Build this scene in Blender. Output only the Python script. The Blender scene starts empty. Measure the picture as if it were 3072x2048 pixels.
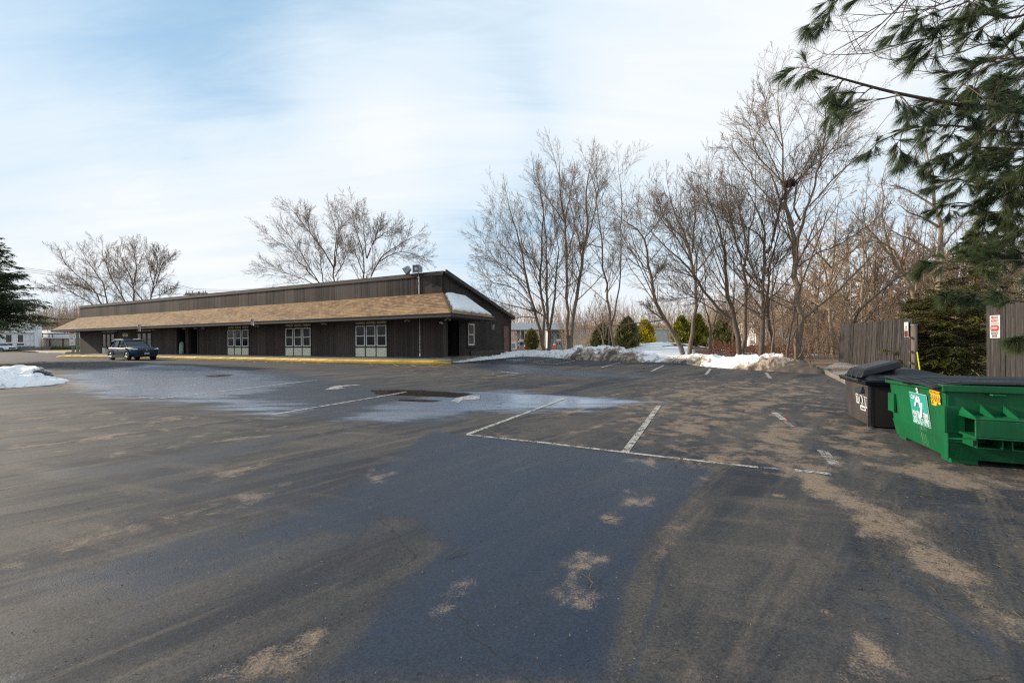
import bpy, bmesh, math, random
import numpy as np
from mathutils import Vector, Matrix, noise as mnoise

# ------------------------------------------------------------------ basics
F = 1200.0; EYE = 1.7; RS = 0.007; RC = math.sqrt(1 - RS * RS)
SC = bpy.context.scene
COL = SC.collection
PI = math.pi

def ray(px, py):
    dx = px - 1536.0; dy = 1024.0 - py
    return ((dx * RC + dy * RS) / F, (-dx * RS + dy * RC) / F)   # x and z for one metre of depth

def sstep(a, b, x):
    t = np.clip((x - a) / (b - a), 0, 1); return t * t * (3 - 2 * t)

def gz(x, y):                                   # height of the paved lot
    return 0.36 * sstep(4, 26, y) - 0.36 * sstep(60, 90, y) * sstep(-30, 0, x) + 0.1 * sstep(60, 90, y) * (1 - sstep(-60, -20, x))

def at(px, py, Y):                              # world point at a known distance
    rx, rz = ray(px, py); return Vector((rx * Y, Y, EYE + rz * Y))

def G(px, py, dz=0.0, f=gz):                    # where a sight line meets the lot
    rx, rz = ray(px, py); lo, hi = 0.5, 400.0
    for _ in range(50):
        m = (lo + hi) / 2
        if EYE + rz * m > float(f(rx * m, m)): lo = m
        else: hi = m
    return Vector((rx * lo, lo, float(f(rx * lo, lo)) + dz))

TH = math.atan2(-0.4215, 0.907)                 # everything man-made here shares this heading
class Frame:
    def __init__(s, x, y, z=0.0, a=TH):
        s.o = Vector((x, y, z)); s.a = a; s.c = math.cos(a); s.s = math.sin(a)
    def w2l(s, p):
        d = Vector(p) - s.o; return Vector((d.x * s.c + d.y * s.s, -d.x * s.s + d.y * s.c, d.z))
    def l2w(s, p):
        return Vector((s.o.x + p[0] * s.c - p[1] * s.s, s.o.y + p[0] * s.s + p[1] * s.c, s.o.z + p[2]))
    def on_y(s, px, py, yl=0.0):                # sight line against plane local y = yl -> (x, z)
        rx, rz = ray(px, py)
        ax = -s.o.x; ay = -s.o.y
        d = (-rx * s.s + 1 * s.c); k = (-ax * s.s + ay * s.c)
        t = (yl - k) / d
        return (rx * t - s.o.x) * s.c + (t - s.o.y) * s.s, EYE + rz * t - s.o.z
    def on_x(s, px, py, xl=0.0):                # plane local x = xl -> (y, z)
        rx, rz = ray(px, py)
        ax = -s.o.x; ay = -s.o.y
        d = rx * s.c + s.s; k = ax * s.c + ay * s.s
        t = (xl - k) / d
        return -(rx * t - s.o.x) * s.s + (t - s.o.y) * s.c, EYE + rz * t - s.o.z

def props(o, label=None, cat=None, group=None, kind=None):
    if label: o['label'] = label
    if cat: o['category'] = cat
    if group: o['group'] = group
    if kind: o['kind'] = kind
    return o

def empty(name, loc=(0, 0, 0), rz=0.0, label=None, cat=None, group=None):
    o = bpy.data.objects.new(name, None); COL.objects.link(o)
    o.location = loc; o.rotation_euler = (0, 0, rz); o.empty_display_size = 0.2
    return props(o, label, cat, group)

def mesh_obj(name, me, mat=None, parent=None):
    if mat:
        me.materials.append(mat)
    o = bpy.data.objects.new(name, me); COL.objects.link(o)
    if parent: o.parent = parent
    return o

class MB:
    def __init__(s): s.v = []; s.f = []
    def add(s, vs, fs):
        n = len(s.v); s.v += [tuple(p) for p in vs]; s.f += [tuple(i + n for i in f) for f in fs]; return s
    def box(s, x0, x1, y0, y1, z0, z1):
        x0, x1 = min(x0, x1), max(x0, x1); y0, y1 = min(y0, y1), max(y0, y1); z0, z1 = min(z0, z1), max(z0, z1)
        return s.add([(x0,y0,z0),(x1,y0,z0),(x1,y1,z0),(x0,y1,z0),(x0,y0,z1),(x1,y0,z1),(x1,y1,z1),(x0,y1,z1)],
                     [(0,3,2,1),(4,5,6,7),(0,1,5,4),(1,2,6,5),(2,3,7,6),(3,0,4,7)])
    def hexa(s, b, t):                          # 4 bottom points, 4 top points (ccw from above)
        return s.add(list(b) + list(t), [(0,3,2,1),(4,5,6,7),(0,1,5,4),(1,2,6,5),(2,3,7,6),(3,0,4,7)])
    def slab(s, pts, d):                        # polygon with thickness along vector d
        n = len(pts); d = Vector(d); a = [Vector(p) for p in pts]
        return s.add(a + [p + d for p in a], [tuple(range(n))[::-1], tuple(range(n, 2 * n))] +
                     [(i, (i + 1) % n, n + (i + 1) % n, n + i) for i in range(n)])
    def tube(s, pts, rs, n=8, caps=True):
        pts = [Vector(p) for p in pts]
        if not hasattr(rs, '__len__'): rs = [rs] * len(pts)
        base = len(s.v); ref = None
        for i, p in enumerate(pts):
            t = (pts[min(i + 1, len(pts) - 1)] - pts[max(i - 1, 0)])
            t = t.normalized() if t.length > 1e-9 else Vector((0, 0, 1))
            if ref is None: ref = Vector((0, 0, 1)) if abs(t.z) < 0.9 else Vector((1, 0, 0))
            a = t.cross(ref).normalized(); b = t.cross(a).normalized(); ref = -b if False else ref
            for k in range(n):
                w = 2 * PI * k / n; s.v.append(tuple(p + (a * math.cos(w) + b * math.sin(w)) * rs[i]))
        for i in range(len(pts) - 1):
            for k in range(n):
                q = base + i * n; s.f.append((q + k, q + (k + 1) % n, q + n + (k + 1) % n, q + n + k))
        if caps:
            s.f.append(tuple(base + k for k in range(n))[::-1]); q = base + (len(pts) - 1) * n
            s.f.append(tuple(q + k for k in range(n)))
        return s
    def disc(s, c, r, axis=(0, 1, 0), t=0.02, n=20):
        a = Vector(axis).normalized() * t / 2; c = Vector(c); return s.tube([c - a, c + a], r, n)
    def build(s, name, mat, parent=None, smooth=False, bevel=0.0, seg=2):
        me = bpy.data.meshes.new(name); me.from_pydata(s.v, [], s.f); me.update()
        bm = bmesh.new(); bm.from_mesh(me)
        bmesh.ops.recalc_face_normals(bm, faces=bm.faces); bm.to_mesh(me); bm.free()
        if smooth: me.polygons.foreach_set('use_smooth', [True] * len(me.polygons))
        o = mesh_obj(name, me, mat, parent)
        if bevel:
            m = o.modifiers.new('bevel', 'BEVEL'); m.width = bevel; m.segments = seg; m.limit_method = 'ANGLE'; m.angle_limit = 0.6
            m.harden_normals = False
        return o

def text_part(name, s, size, loc, rot, mat, parent, extrude=0.002, align='CENTER', sx=1.0, bold=.012):
    cu = bpy.data.curves.new('lettering', 'FONT'); cu.body = s; cu.size = size; cu.extrude = extrude; cu.offset = size * bold
    cu.align_x = align; cu.align_y = 'CENTER'
    t = bpy.data.objects.new('tmp', cu); COL.objects.link(t)
    dg = bpy.context.evaluated_depsgraph_get(); me = bpy.data.meshes.new_from_object(t.evaluated_get(dg))
    bpy.data.objects.remove(t); bpy.data.curves.remove(cu)
    me.materials.clear(); me.name = name
    o = mesh_obj(name, me, mat, parent); o.location = loc; o.rotation_euler = rot; o.scale = (sx, 1, 1)
    return o

# ------------------------------------------------------------------ materials
class NT:
    def __init__(s, name):
        s.m = bpy.data.materials.new(name); s.m.use_nodes = True; s.t = s.m.node_tree; s.t.nodes.clear()
        s.out = s.n('ShaderNodeOutputMaterial'); s.b = s.n('ShaderNodeBsdfPrincipled'); s.l(s.b.outputs[0], s.out.inputs[0])
    def n(s, k, **kw):
        x = s.t.nodes.new(k)
        for a, b in kw.items(): setattr(x, a, b)
        return x
    def l(s, a, b): s.t.links.new(a, b)
    def set(s, sock, v):
        if hasattr(v, 'links') or hasattr(v, 'is_output'): s.l(v, sock)
        else: sock.default_value = v
    def coord(s, kind='Object', scale=(1, 1, 1), loc=(0, 0, 0), rot=(0, 0, 0)):
        c = s.n('ShaderNodeTexCoord'); m = s.n('ShaderNodeMapping'); s.l(c.outputs[kind], m.inputs[0])
        m.inputs['Scale'].default_value = scale; m.inputs['Location'].default_value = loc; m.inputs['Rotation'].default_value = rot
        return m.outputs[0]
    def noise(s, vec, scale=5, detail=4, rough=0.55, dist=0.0):
        x = s.n('ShaderNodeTexNoise'); s.l(vec, x.inputs['Vector']); x.inputs['Scale'].default_value = scale
        x.inputs['Detail'].default_value = detail; x.inputs['Roughness'].default_value = rough; x.inputs['Distortion'].default_value = dist
        return x.outputs['Fac']
    def mr(s, v, a, b, c=0.0, d=1.0, smooth=True):
        x = s.n('ShaderNodeMapRange'); x.interpolation_type = 'SMOOTHSTEP' if smooth else 'LINEAR'
        s.set(x.inputs[0], v)
        for i, q in zip((1, 2, 3, 4), (a, b, c, d)): x.inputs[i].default_value = q
        return x.outputs[0]
    def math(s, op, a, b=0.0, c=0.0, clamp=False):
        x = s.n('ShaderNodeMath', operation=op); x.use_clamp = clamp
        s.set(x.inputs[0], a); s.set(x.inputs[1], b)
        if len(x.inputs) > 2: s.set(x.inputs[2], c)
        return x.outputs[0]
    def mix(s, f, a, b, mode='MIX'):
        x = s.n('ShaderNodeMix', data_type='RGBA', blend_type=mode); x.clamp_factor = True
        s.set(x.inputs[0], f)
        for sk, v in ((x.inputs[6], a), (x.inputs[7], b)):
            if isinstance(v, tuple): sk.default_value = (*v, 1) if len(v) == 3 else v
            else: s.l(v, sk)
        return x.outputs[2]
    def bump(s, h, strength=0.3, dist=0.01, normal=None):
        x = s.n('ShaderNodeBump'); s.l(h, x.inputs['Height']); x.inputs['Strength'].default_value = strength
        x.inputs['Distance'].default_value = dist
        if normal: s.l(normal, x.inputs['Normal'])
        return x.outputs[0]
    def attr(s, name):
        x = s.n('ShaderNodeAttribute'); x.attribute_name = name; return x.outputs['Fac']
    def fin(s, color=None, rough=None, normal=None, metal=None, spec=None, coat=None):
        if color is not None:
            if isinstance(color, tuple): s.b.inputs['Base Color'].default_value = (*color, 1)
            else: s.l(color, s.b.inputs['Base Color'])
        if rough is not None: s.set(s.b.inputs['Roughness'], rough)
        if normal is not None: s.l(normal, s.b.inputs['Normal'])
        if metal is not None: s.b.inputs['Metallic'].default_value = metal
        if spec is not None: s.set(s.b.inputs['Specular IOR Level'], spec)
        if coat is not None: s.b.inputs['Coat Weight'].default_value = coat; s.b.inputs['Coat Roughness'].default_value = 0.08
        return s.m

def pm(name, c1, c2=None, scale=4.0, rough=0.7, bump=0.15, stretch=(1, 1, 1), metal=0.0, bdist=0.01, detail=5, fine=None, lo=0.35, hi=0.65, spec=None, coat=None):
    t = NT(name); c2 = c2 or tuple(x * 0.75 for x in c1); v = t.coord('Object', stretch)
    n1 = t.noise(v, scale, detail, 0.6); n2 = t.noise(v, (fine or scale * 9), 3, 0.6)
    f = t.mr(n1, lo, hi); col = t.mix(f, c1, c2)
    col = t.mix(t.mr(n2, 0.3, 0.7, 0, 0.5), col, t.mix(0.5, col, tuple(x * 0.5 for x in c2)))
    r = t.math('MULTIPLY_ADD', n2, 0.25, rough - 0.12)
    return t.fin(col, r, t.bump(n2, bump, bdist) if bump else None, metal, spec, coat)

def siding_mat(name, axis, base, pale, board=0.2, var=0.5):
    t = NT(name); c = t.n('ShaderNodeTexCoord'); sp = t.n('ShaderNodeSeparateXYZ'); t.l(c.outputs['Object'], sp.inputs[0])
    a = sp.outputs[axis]
    bx = t.math('DIVIDE', a, board); fl = t.math('FLOOR', bx); fr = t.math('FRACT', bx)
    w1 = t.n('ShaderNodeTexWhiteNoise', noise_dimensions='1D'); t.l(fl, w1.inputs['W'])
    pfl = t.math('FLOOR', t.math('DIVIDE', t.math('ADD', a, t.math('MULTIPLY', w1.outputs[0], 0.0)), board * 6.1)); w2 = t.n('ShaderNodeTexWhiteNoise', noise_dimensions='1D'); t.l(pfl, w2.inputs['W'])
    sc = [9, 9, 9]; sc[2] = 0.5
    streak = t.noise(t.coord('Object', tuple(sc)), 3, 5, 0.65)
    big = t.noise(t.coord('Object', (0.25, 0.25, 0.7)), 1.5, 3, 0.6)
    v = t.math('ADD', t.math('MULTIPLY', w1.outputs[0], 0.30), t.math('MULTIPLY', w2.outputs[0], 0.45))
    v = t.math('ADD', v, t.math('MULTIPLY', big, 0.5)); v = t.math('ADD', v, t.math('MULTIPLY', streak, 0.55))
    f = t.mr(v, 0.55, 1.5, 0, var + 0.5, False)
    col = t.mix(f, base, pale)
    groove = t.math('ADD', t.mr(fr, 0.0, 0.09, 1, 0), t.mr(fr, 0.91, 1.0, 0, 1), clamp=True)
    col = t.mix(groove, col, tuple(x * 0.25 for x in base))
    h = t.math('SUBTRACT', t.math('MULTIPLY', streak, 0.25), groove)
    return t.fin(col, 0.75, t.bump(h, 0.5, 0.02), spec=0.2)

M = {}
M['siding_x'] = siding_mat('dark_stained_siding_front', 0, (0.042, 0.033, 0.029), (0.125, 0.098, 0.084), 0.2, 0.45)
M['siding_y'] = siding_mat('dark_stained_siding_gable', 1, (0.034, 0.029, 0.028), (0.080, 0.067, 0.060), 0.2, 0.3)
M['siding_up'] = siding_mat('weathered_upper_siding', 0, (0.024, 0.019, 0.017), (0.120, 0.095, 0.083), 0.2, 1.1)
M['trim'] = pm('dark_brown_trim', (0.030, 0.024, 0.022), (0.058, 0.046, 0.04), 3, 0.6, 0.1, (1, 1, 1))
M['fascia'] = pm('weathered_fascia_board', (0.055, 0.043, 0.038), (0.10, 0.08, 0.072), 2, 0.7, 0.1, (0.4, 1, 3))
M['soffit'] = pm('brown_soffit', (0.035, 0.029, 0.026), None, 3, 0.8, 0.05)
M['void'] = pm('dark_recess_shade', (0.010, 0.009, 0.009), (0.016, 0.014, 0.013), 2, 0.8, 0.05)  # near black: shade inside recesses and on the bin front put into the colour
M['white_vinyl'] = pm('white_window_frame', (0.86, 0.87, 0.87), (0.8, 0.8, 0.8), 3, 0.45, 0.03)
M['cream'] = pm('cream_panel', (0.80, 0.79, 0.62), (0.72, 0.71, 0.56), 1.5, 0.6, 0.05)
M['cream_dim'] = pm('weathered_cream_panel', (0.52, 0.48, 0.29), (0.40, 0.37, 0.22), 3, 0.7, 0.05)
M['brown_door'] = pm('red_brown_door', (0.135, 0.068, 0.050), (0.11, 0.055, 0.042), 1.5, 0.55, 0.05)
M['concrete'] = pm('worn_concrete', (0.26, 0.235, 0.205), (0.17, 0.15, 0.13), 1.2, 0.85, 0.3, fine=30)
M['yellow'] = pm('yellow_kerb_paint', (0.86, 0.50, 0.012), (0.74, 0.40, 0.012), 2.5, 0.6, 0.4, fine=25)
M['galv'] = pm('grey_lamp_housing', (0.36, 0.39, 0.41), (0.27, 0.30, 0.32), 6, 0.45, 0.05)
M['rust'] = pm('rusty_steel', (0.11, 0.045, 0.03), (0.06, 0.035, 0.03), 8, 0.8, 0.2)
M['white'] = pm('white_paint', (0.84, 0.85, 0.85), (0.78, 0.79, 0.80), 2, 0.5, 0.05)
M['black'] = pm('black_plastic', (0.018, 0.019, 0.022), (0.03, 0.03, 0.033), 5, 0.42, 0.05)
M['black_lid'] = pm('weathered_black_lid', (0.007, 0.009, 0.013), (0.014, 0.018, 0.025), 2.5, 0.45, 0.08, spec=0.25)
M['black_steel'] = pm('dusty_black_steel', (0.040, 0.036, 0.034), (0.072, 0.062, 0.056), 2.2, 0.5, 0.1, (1, 1, 0.4))
M['green'] = pm('green_bin_paint', (0.003, 0.125, 0.040), (0.003, 0.092, 0.030), 2.0, 0.36, 0.1, (1, 1, 0.5), spec=0.45)
t = NT('worn_green_bin_paint'); v = t.coord('Object', (1, 1, .55)); a = t.noise(v, 2.2, 5, .6); b = t.noise(t.coord('Object'), 26, 6, .75, .4); c_ = t.noise(t.coord('Object', (1, 1, .12)), 14, 5, .7)
col = t.mix(t.mr(a, .35, .65), (0.003, 0.125, 0.040), (0.003, 0.088, 0.030)); col = t.mix(t.mr(c_, .56, .74, 0, .5), col, (.05, .15, .085)); col = t.mix(t.mr(b, .69, .74, 0, .85), col, (.035, .02, .013))
M['green'] = t.fin(col, t.mr(a, .3, .7, .38, .55), t.bump(a, .25, .02, t.bump(b, .08, .003)), spec=.4)
M['teal'] = pm('teal_sign', (0.03, 0.36, 0.31), (0.03, 0.30, 0.27), 3, 0.45, 0.02)
M['paper'] = pm('white_sticker', (0.72, 0.73, 0.73), (0.62, 0.62, 0.62), 5, 0.5, 0.02)
M['yel_sticker'] = pm('yellow_sticker', (0.85, 0.58, 0.02), (0.75, 0.50, 0.02), 6, 0.45, 0.02)
M['red'] = pm('red_paint', (0.55, 0.03, 0.025), (0.45, 0.025, 0.02), 4, 0.5, 0.02)
M['ink'] = pm('dark_ink', (0.03, 0.03, 0.035), None, 5, 0.6, 0.0)
M['blue'] = pm('blue_print', (0.04, 0.12, 0.40), None, 5, 0.6, 0.0)
M['post'] = pm('grey_brown_round_post', (0.19, 0.145, 0.12), (0.12, 0.092, 0.078), 3, 0.85, 0.3, (6, 6, 0.6))
M['steel'] = pm('galvanised_steel', (0.35, 0.36, 0.37), (0.25, 0.26, 0.27), 6, 0.4, 0.05, metal=0.5)
M['paint_line'] = pm('white_road_paint', (0.50, 0.49, 0.46), (0.36, 0.34, 0.31), 6, 0.7, 0.3, fine=60)
M['orange'] = pm('orange_plastic', (0.85, 0.12, 0.01), (0.7, 0.1, 0.01), 5, 0.5, 0.0)
M['stone'] = pm('grey_stone_wall', (0.22, 0.21, 0.20), (0.10, 0.10, 0.10), 4, 0.8, 0.3)
M['beige'] = pm('beige_panel_wall', (0.52, 0.46, 0.37), (0.46, 0.40, 0.32), 1, 0.7, 0.05)
M['maroon'] = pm('maroon_trim', (0.14, 0.03, 0.035), None, 3, 0.6, 0.05)
M['postgreen'] = pm('grey_green_post', (0.15, 0.19, 0.15), (0.12, 0.15, 0.12), 4, 0.7, 0.1)
M['bark'] = pm('grey_brown_bark', (0.24, 0.178, 0.128), (0.13, 0.098, 0.074), 3, 0.9, 0.5, (6, 6, 1.2), bdist=0.02)
M['bark_dark'] = pm('dark_bark', (0.165, 0.122, 0.092), (0.095, 0.072, 0.056), 3, 0.9, 0.5, (6, 6, 1.2), bdist=0.02)
M['bark_pale'] = pm('pale_mottled_bark', (0.36, 0.28, 0.19), (0.19, 0.145, 0.10), 2.5, 0.9, 0.4, (4, 4, 1.5), bdist=0.02)
M['rust_twig'] = pm('red_brown_twig', (0.30, 0.12, 0.07), (0.2, 0.09, 0.055), 1.5, 0.9, 0)
M['twig'] = pm('brown_twig', (0.32, 0.22, 0.15), (0.22, 0.155, 0.108), 2, 0.9, 0)
M['twig_dark'] = pm('dark_twig', (0.22, 0.160, 0.115), (0.15, 0.11, 0.082), 2, 0.9, 0)
M['twig_tan'] = pm('tan_twig', (0.44, 0.295, 0.18), (0.32, 0.215, 0.135), 1.5, 0.9, 0)
M['twig_far'] = pm('far_twig_brown', (0.42, 0.29, 0.19), (0.31, 0.215, 0.145), 0.6, 0.95, 0)

def leaf_mat(name, a, b, scale=2.0, trans=0.15):
    t = NT(name); v = t.coord('Object'); f = t.mr(t.noise(v, scale, 4, 0.6), 0.35, 0.65)
    g = t.n('ShaderNodeNewGeometry'); f2 = t.mr(g.outputs['Random Per Island'], 0, 1, 0, 0.6, False)
    col = t.mix(f2, t.mix(f, a, b), tuple(x * 0.55 for x in a))
    t.fin(col, 0.6, spec=0.25)
    tr = t.n('ShaderNodeBsdfTranslucent'); t.l(col, tr.inputs[0]); mx = t.n('ShaderNodeMixShader'); mx.inputs[0].default_value = trans
    t.l(t.b.outputs[0], mx.inputs[1]); t.l(tr.outputs[0], mx.inputs[2]); t.l(mx.outputs[0], t.out.inputs[0])
    return t.m
M['pine'] = leaf_mat('pine_needles', (0.14, 0.18, 0.075), (0.085, 0.125, 0.08), 1.5, 0.5)
M['hemlock'] = leaf_mat('hemlock_needles', (0.13, 0.125, 0.018), (0.045, 0.058, 0.014), 1.2)
M['yew'] = leaf_mat('dark_evergreen', (0.15, 0.20, 0.09), (0.09, 0.13, 0.07), 1.2, 0.45)
M['arb'] = leaf_mat('olive_arborvitae', (0.34, 0.31, 0.04), (0.17, 0.17, 0.03), 1.6)
M['arb_dark'] = leaf_mat('dark_arborvitae', (0.24, 0.22, 0.07), (0.12, 0.125, 0.045), 1.6)
M['arb_yel'] = leaf_mat('golden_arborvitae', (0.62, 0.48, 0.02), (0.36, 0.30, 0.02), 1.6)

def glass_mat(name, tint, rough=0.05, sp=0.5):
    t = NT(name); v = t.coord('Object'); n = t.noise(v, 1.2, 2)
    return t.fin(t.mix(t.mr(n, 0.3, 0.7), tint, tuple(x * 1.8 for x in tint)), rough, t.bump(n, 0.03, 0.02), spec=sp)
M['glass'] = glass_mat('dark_window_glass', (0.012, 0.012, 0.012), 0.12, 0.22)
M['glass_dim'] = glass_mat('dim_window_glass', (0.045, 0.042, 0.038), 0.2)
M['carglass'] = glass_mat('car_glass', (0.010, 0.020, 0.024), 0.06, 0.22)
# ------------------------------------------------------------------ camera, light, sky
cam_d = bpy.data.cameras.new('camera'); cam = bpy.data.objects.new('camera', cam_d); COL.objects.link(cam); SC.camera = cam
cam_d.sensor_width = 36.0; cam_d.sensor_fit = 'HORIZONTAL'; cam_d.lens = 36.0 * F / 3072.0; cam_d.clip_start = 0.05; cam_d.clip_end = 6000
cam.matrix_world = Matrix(((RC, RS, 0, 0), (0, 0, -1, 0), (-RS, RC, 0, EYE), (0, 0, 0, 1)))

SUN_EL = math.radians(21); LX, LY = 0.952, -0.306
sd = bpy.data.lights.new('sun', 'SUN'); sun = bpy.data.objects.new('sun', sd); COL.objects.link(sun)
sd.energy = 3.4; sd.angle = math.radians(1.5); sd.color = (1.0, 0.86, 0.68)
Lv = Vector((LX * math.cos(SUN_EL), LY * math.cos(SUN_EL), -math.sin(SUN_EL)))
sun.rotation_euler = Lv.to_track_quat('-Z', 'Y').to_euler(); sun.location = (-20, 0, 20)

W = bpy.data.worlds.new('World'); SC.world = W; W.use_nodes = True; wt = W.node_tree; wt.nodes.clear()
def wn(k, **kw):
    x = wt.nodes.new(k)
    for a, b in kw.items(): setattr(x, a, b)
    return x
wl = wt.links.new
wo = wn('ShaderNodeOutputWorld'); wb = wn('ShaderNodeBackground'); wl(wb.outputs[0], wo.inputs[0]); wb.inputs[1].default_value = 0.10
sky = wn('ShaderNodeTexSky'); sky.sky_type = 'NISHITA'; sky.sun_disc = False; sky.sun_elevation = SUN_EL
sky.sun_rotation = math.atan2(-LX, -LY); sky.air_density = 1.0; sky.dust_density = 0.6; sky.ozone_density = 1.5
tc = wn('ShaderNodeTexCoord'); sp = wn('ShaderNodeSeparateXYZ'); wl(tc.outputs['Generated'], sp.inputs[0])
def wm(op, a, b=0.0, c=0.0, clamp=False):
    x = wn('ShaderNodeMath', operation=op); x.use_clamp = clamp
    for i, v in enumerate((a, b, c)):
        if i >= len(x.inputs): break
        if hasattr(v, 'links'): wl(v, x.inputs[i])
        else: x.inputs[i].default_value = v
    return x.outputs[0]
def wmr(v, a, b, c=0.0, d=1.0):
    x = wn('ShaderNodeMapRange', interpolation_type='SMOOTHSTEP'); wl(v, x.inputs[0])
    for i, q in zip((1, 2, 3, 4), (a, b, c, d)): x.inputs[i].default_value = q
    return x.outputs[0]
zz = wm('ADD', wm('ABSOLUTE', sp.outputs[2]), 0.22)
cb = wn('ShaderNodeCombineXYZ'); wl(wm('DIVIDE', sp.outputs[0], zz), cb.inputs[0]); wl(wm('DIVIDE', sp.outputs[1], zz), cb.inputs[1])
def wnoise(scale, rotz, stretch, detail, dist=0.0, off=(0, 0, 0), rough=0.55):
    m = wn('ShaderNodeMapping'); wl(cb.outputs[0], m.inputs[0]); m.inputs['Rotation'].default_value = (0, 0, rotz); m.inputs['Scale'].default_value = stretch
    m.inputs['Location'].default_value = off
    x = wn('ShaderNodeTexNoise'); wl(m.outputs[0], x.inputs['Vector']); x.inputs['Scale'].default_value = scale
    x.inputs['Detail'].default_value = detail; x.inputs['Roughness'].default_value = rough; x.inputs['Distortion'].default_value = dist
    return x.outputs['Fac']
n1 = wnoise(0.9, 0.35, (0.45, 1.3, 1), 5, 0.4, (3.1, 1.7, 0)); n2 = wnoise(4.5, 0.55, (0.22, 1.3, 1), 9, 0.9, (0, 4, 0), 0.66)
dens = wm('ADD', wm('MULTIPLY', n1, 0.72), wm('MULTIPLY', n2, 0.42))
def blob(px, py, rad, amt, el=None):              # thin or thick places of the cloud veil, by sky direction
    rx, rz = ray(px, py); v = Vector((rx, 1, rz)).normalized()
    d = wn('ShaderNodeVectorMath', operation='DOT_PRODUCT'); nv = wn('ShaderNodeVectorMath', operation='NORMALIZE'); wl(tc.outputs['Generated'], nv.inputs[0])
    wl(nv.outputs[0], d.inputs[0]); d.inputs[1].default_value = v
    return wmr(d.outputs['Value'], math.cos(math.radians(rad)), 1.0, 0, amt)
for args in ((300, 20, 20, -0.11), (600, 230, 13, -0.08), (820, 10, 14, -0.07), (640, 420, 12, -0.08), (60, 760, 10, -0.05), (30, 330, 10, -0.04),
             (1420, 790, 10, -0.12),
             (150, 500, 16, 0.10), (560, 620, 14, 0.10), (980, 420, 15, 0.13), (1330, 470, 15, 0.14), (2150, 160, 22, 0.22), (2700, 500, 25, 0.10), (900, 760, 14, 0.10), (1900, 480, 14, 0.10)):
    dens = wm('ADD', dens, blob(*args))
hz = wmr(sp.outputs[2], 0.0, 0.22, 0.30, 0.0); dens = wm('ADD', dens, hz)
cf = wmr(dens, 0.22, 0.62)
cc = wn('ShaderNodeMix', data_type='RGBA'); wl(wmr(dens, 0.48, 0.98), cc.inputs[0]); cc.inputs[6].default_value = (4.4, 5.2, 5.9, 1); cc.inputs[7].default_value = (5.8, 5.95, 6.1, 1)
mx = wn('ShaderNodeMix', data_type='RGBA'); wl(cf, mx.inputs[0]); wl(cc.outputs[2], mx.inputs[7])
bl = wn('ShaderNodeMix', data_type='RGBA'); bl.inputs[0].default_value = 0.75; wl(sky.outputs[0], bl.inputs[6]); bl.inputs[7].default_value = (2.3, 3.75, 5.05, 1)
wl(bl.outputs[2], mx.inputs[6]); wl(mx.outputs[2], wb.inputs[0])
SC.view_settings.view_transform = 'Standard'; SC.view_settings.look = 'None'; SC.view_settings.exposure = 0.75; SC.view_settings.gamma = 1.0
SC.cycles.max_bounces = 4; SC.cycles.diffuse_bounces = 2; SC.cycles.glossy_bounces = 2; SC.cycles.transmission_bounces = 2;  SC.cycles.transparent_max_bounces = 8; SC.cycles.use_denoising = False; SC.cycles.filter_width = 1.25; SC.cycles.use_adaptive_sampling = False; SC.cycles.sample_clamp_indirect = 4.0

# ------------------------------------------------------------------ ground
def sdf(poly, X, Y):
    P = np.array([(p[0], p[1]) for p in poly]); n = len(P); d = np.full(X.shape, 1e9); ins = np.zeros(X.shape, bool)
    for i in range(n):
        ax, ay = P[i]; bx, by = P[(i + 1) % n]; ex, ey = bx - ax, by - ay; wx, wy = X - ax, Y - ay
        t = np.clip((wx * ex + wy * ey) / (ex * ex + ey * ey + 1e-12), 0, 1)
        d = np.minimum(d, (wx - ex * t) ** 2 + (wy - ey * t) ** 2)
        c = ((ay > Y) != (by > Y)) & (X < (bx - ax) * (Y - ay) / ((by - ay) if abs(by - ay) > 1e-12 else 1e-12) + ax)
        ins ^= c
    d = np.sqrt(d); return np.where(ins, d, -d)

ys = np.concatenate([np.arange(-5, 1.5, 0.5), np.arange(1.5, 12, 0.09), np.arange(12, 30, 0.22), np.arange(30, 60, 0.6), np.arange(60, 96, 2.0)])
s_ = np.linspace(-1, 1, 330); xs_u = np.sinh(s_ * 3.3) / math.sinh(3.3)
XR = [(-6, 18), (10.5, 18), (11.6, 10.6), (12.4, 10.75), (17, 13.3), (17.9, 13.0), (20, 12.4), (24.7, 9.8), (31.4, 6.2), (37, 3.6), (45, 2.4), (96, 2.4)]
yy = []; xx = []
for y in ys:
    xr = float(np.interp(y, [a for a, b in XR], [b for a, b in XR])); X = np.where(xs_u < 0, xs_u * 118, xs_u * xr); xx.append(X); yy.append(np.full(X.shape, y))
XX = np.array(xx); YY = np.array(yy); ZZ = gz(XX, YY)
# low, slow dips so that puddles have a bed
for (a, b, r, h) in ((-3.5, 14, 3, 0.012), (2, 12.5, 3, 0.01)):
    ZZ = ZZ - h * np.exp(-((XX - a) ** 2 + (YY - b) ** 2) / r ** 2)
nr, nc = XX.shape
idx = np.arange(nr * nc).reshape(nr, nc)
fc = np.stack([idx[:-1, :-1], idx[:-1, 1:], idx[1:, 1:], idx[1:, :-1]], -1).reshape(-1, 4)
def np_mesh(name, V, Fq, smooth=False):
    me = bpy.data.meshes.new(name); V = np.ascontiguousarray(V, dtype=np.float32); Fq = np.ascontiguousarray(Fq, dtype=np.int32)
    me.vertices.add(len(V)); me.vertices.foreach_set('co', V.ravel()); k = Fq.shape[1]
    me.loops.add(Fq.size); me.loops.foreach_set('vertex_index', Fq.ravel()); me.polygons.add(len(Fq))
    me.polygons.foreach_set('loop_start', np.arange(0, Fq.size, k, dtype=np.int32))
    me.update(calc_edges=True)
    if smooth: me.polygons.foreach_set('use_smooth', np.ones(len(Fq), bool))
    return me
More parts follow.
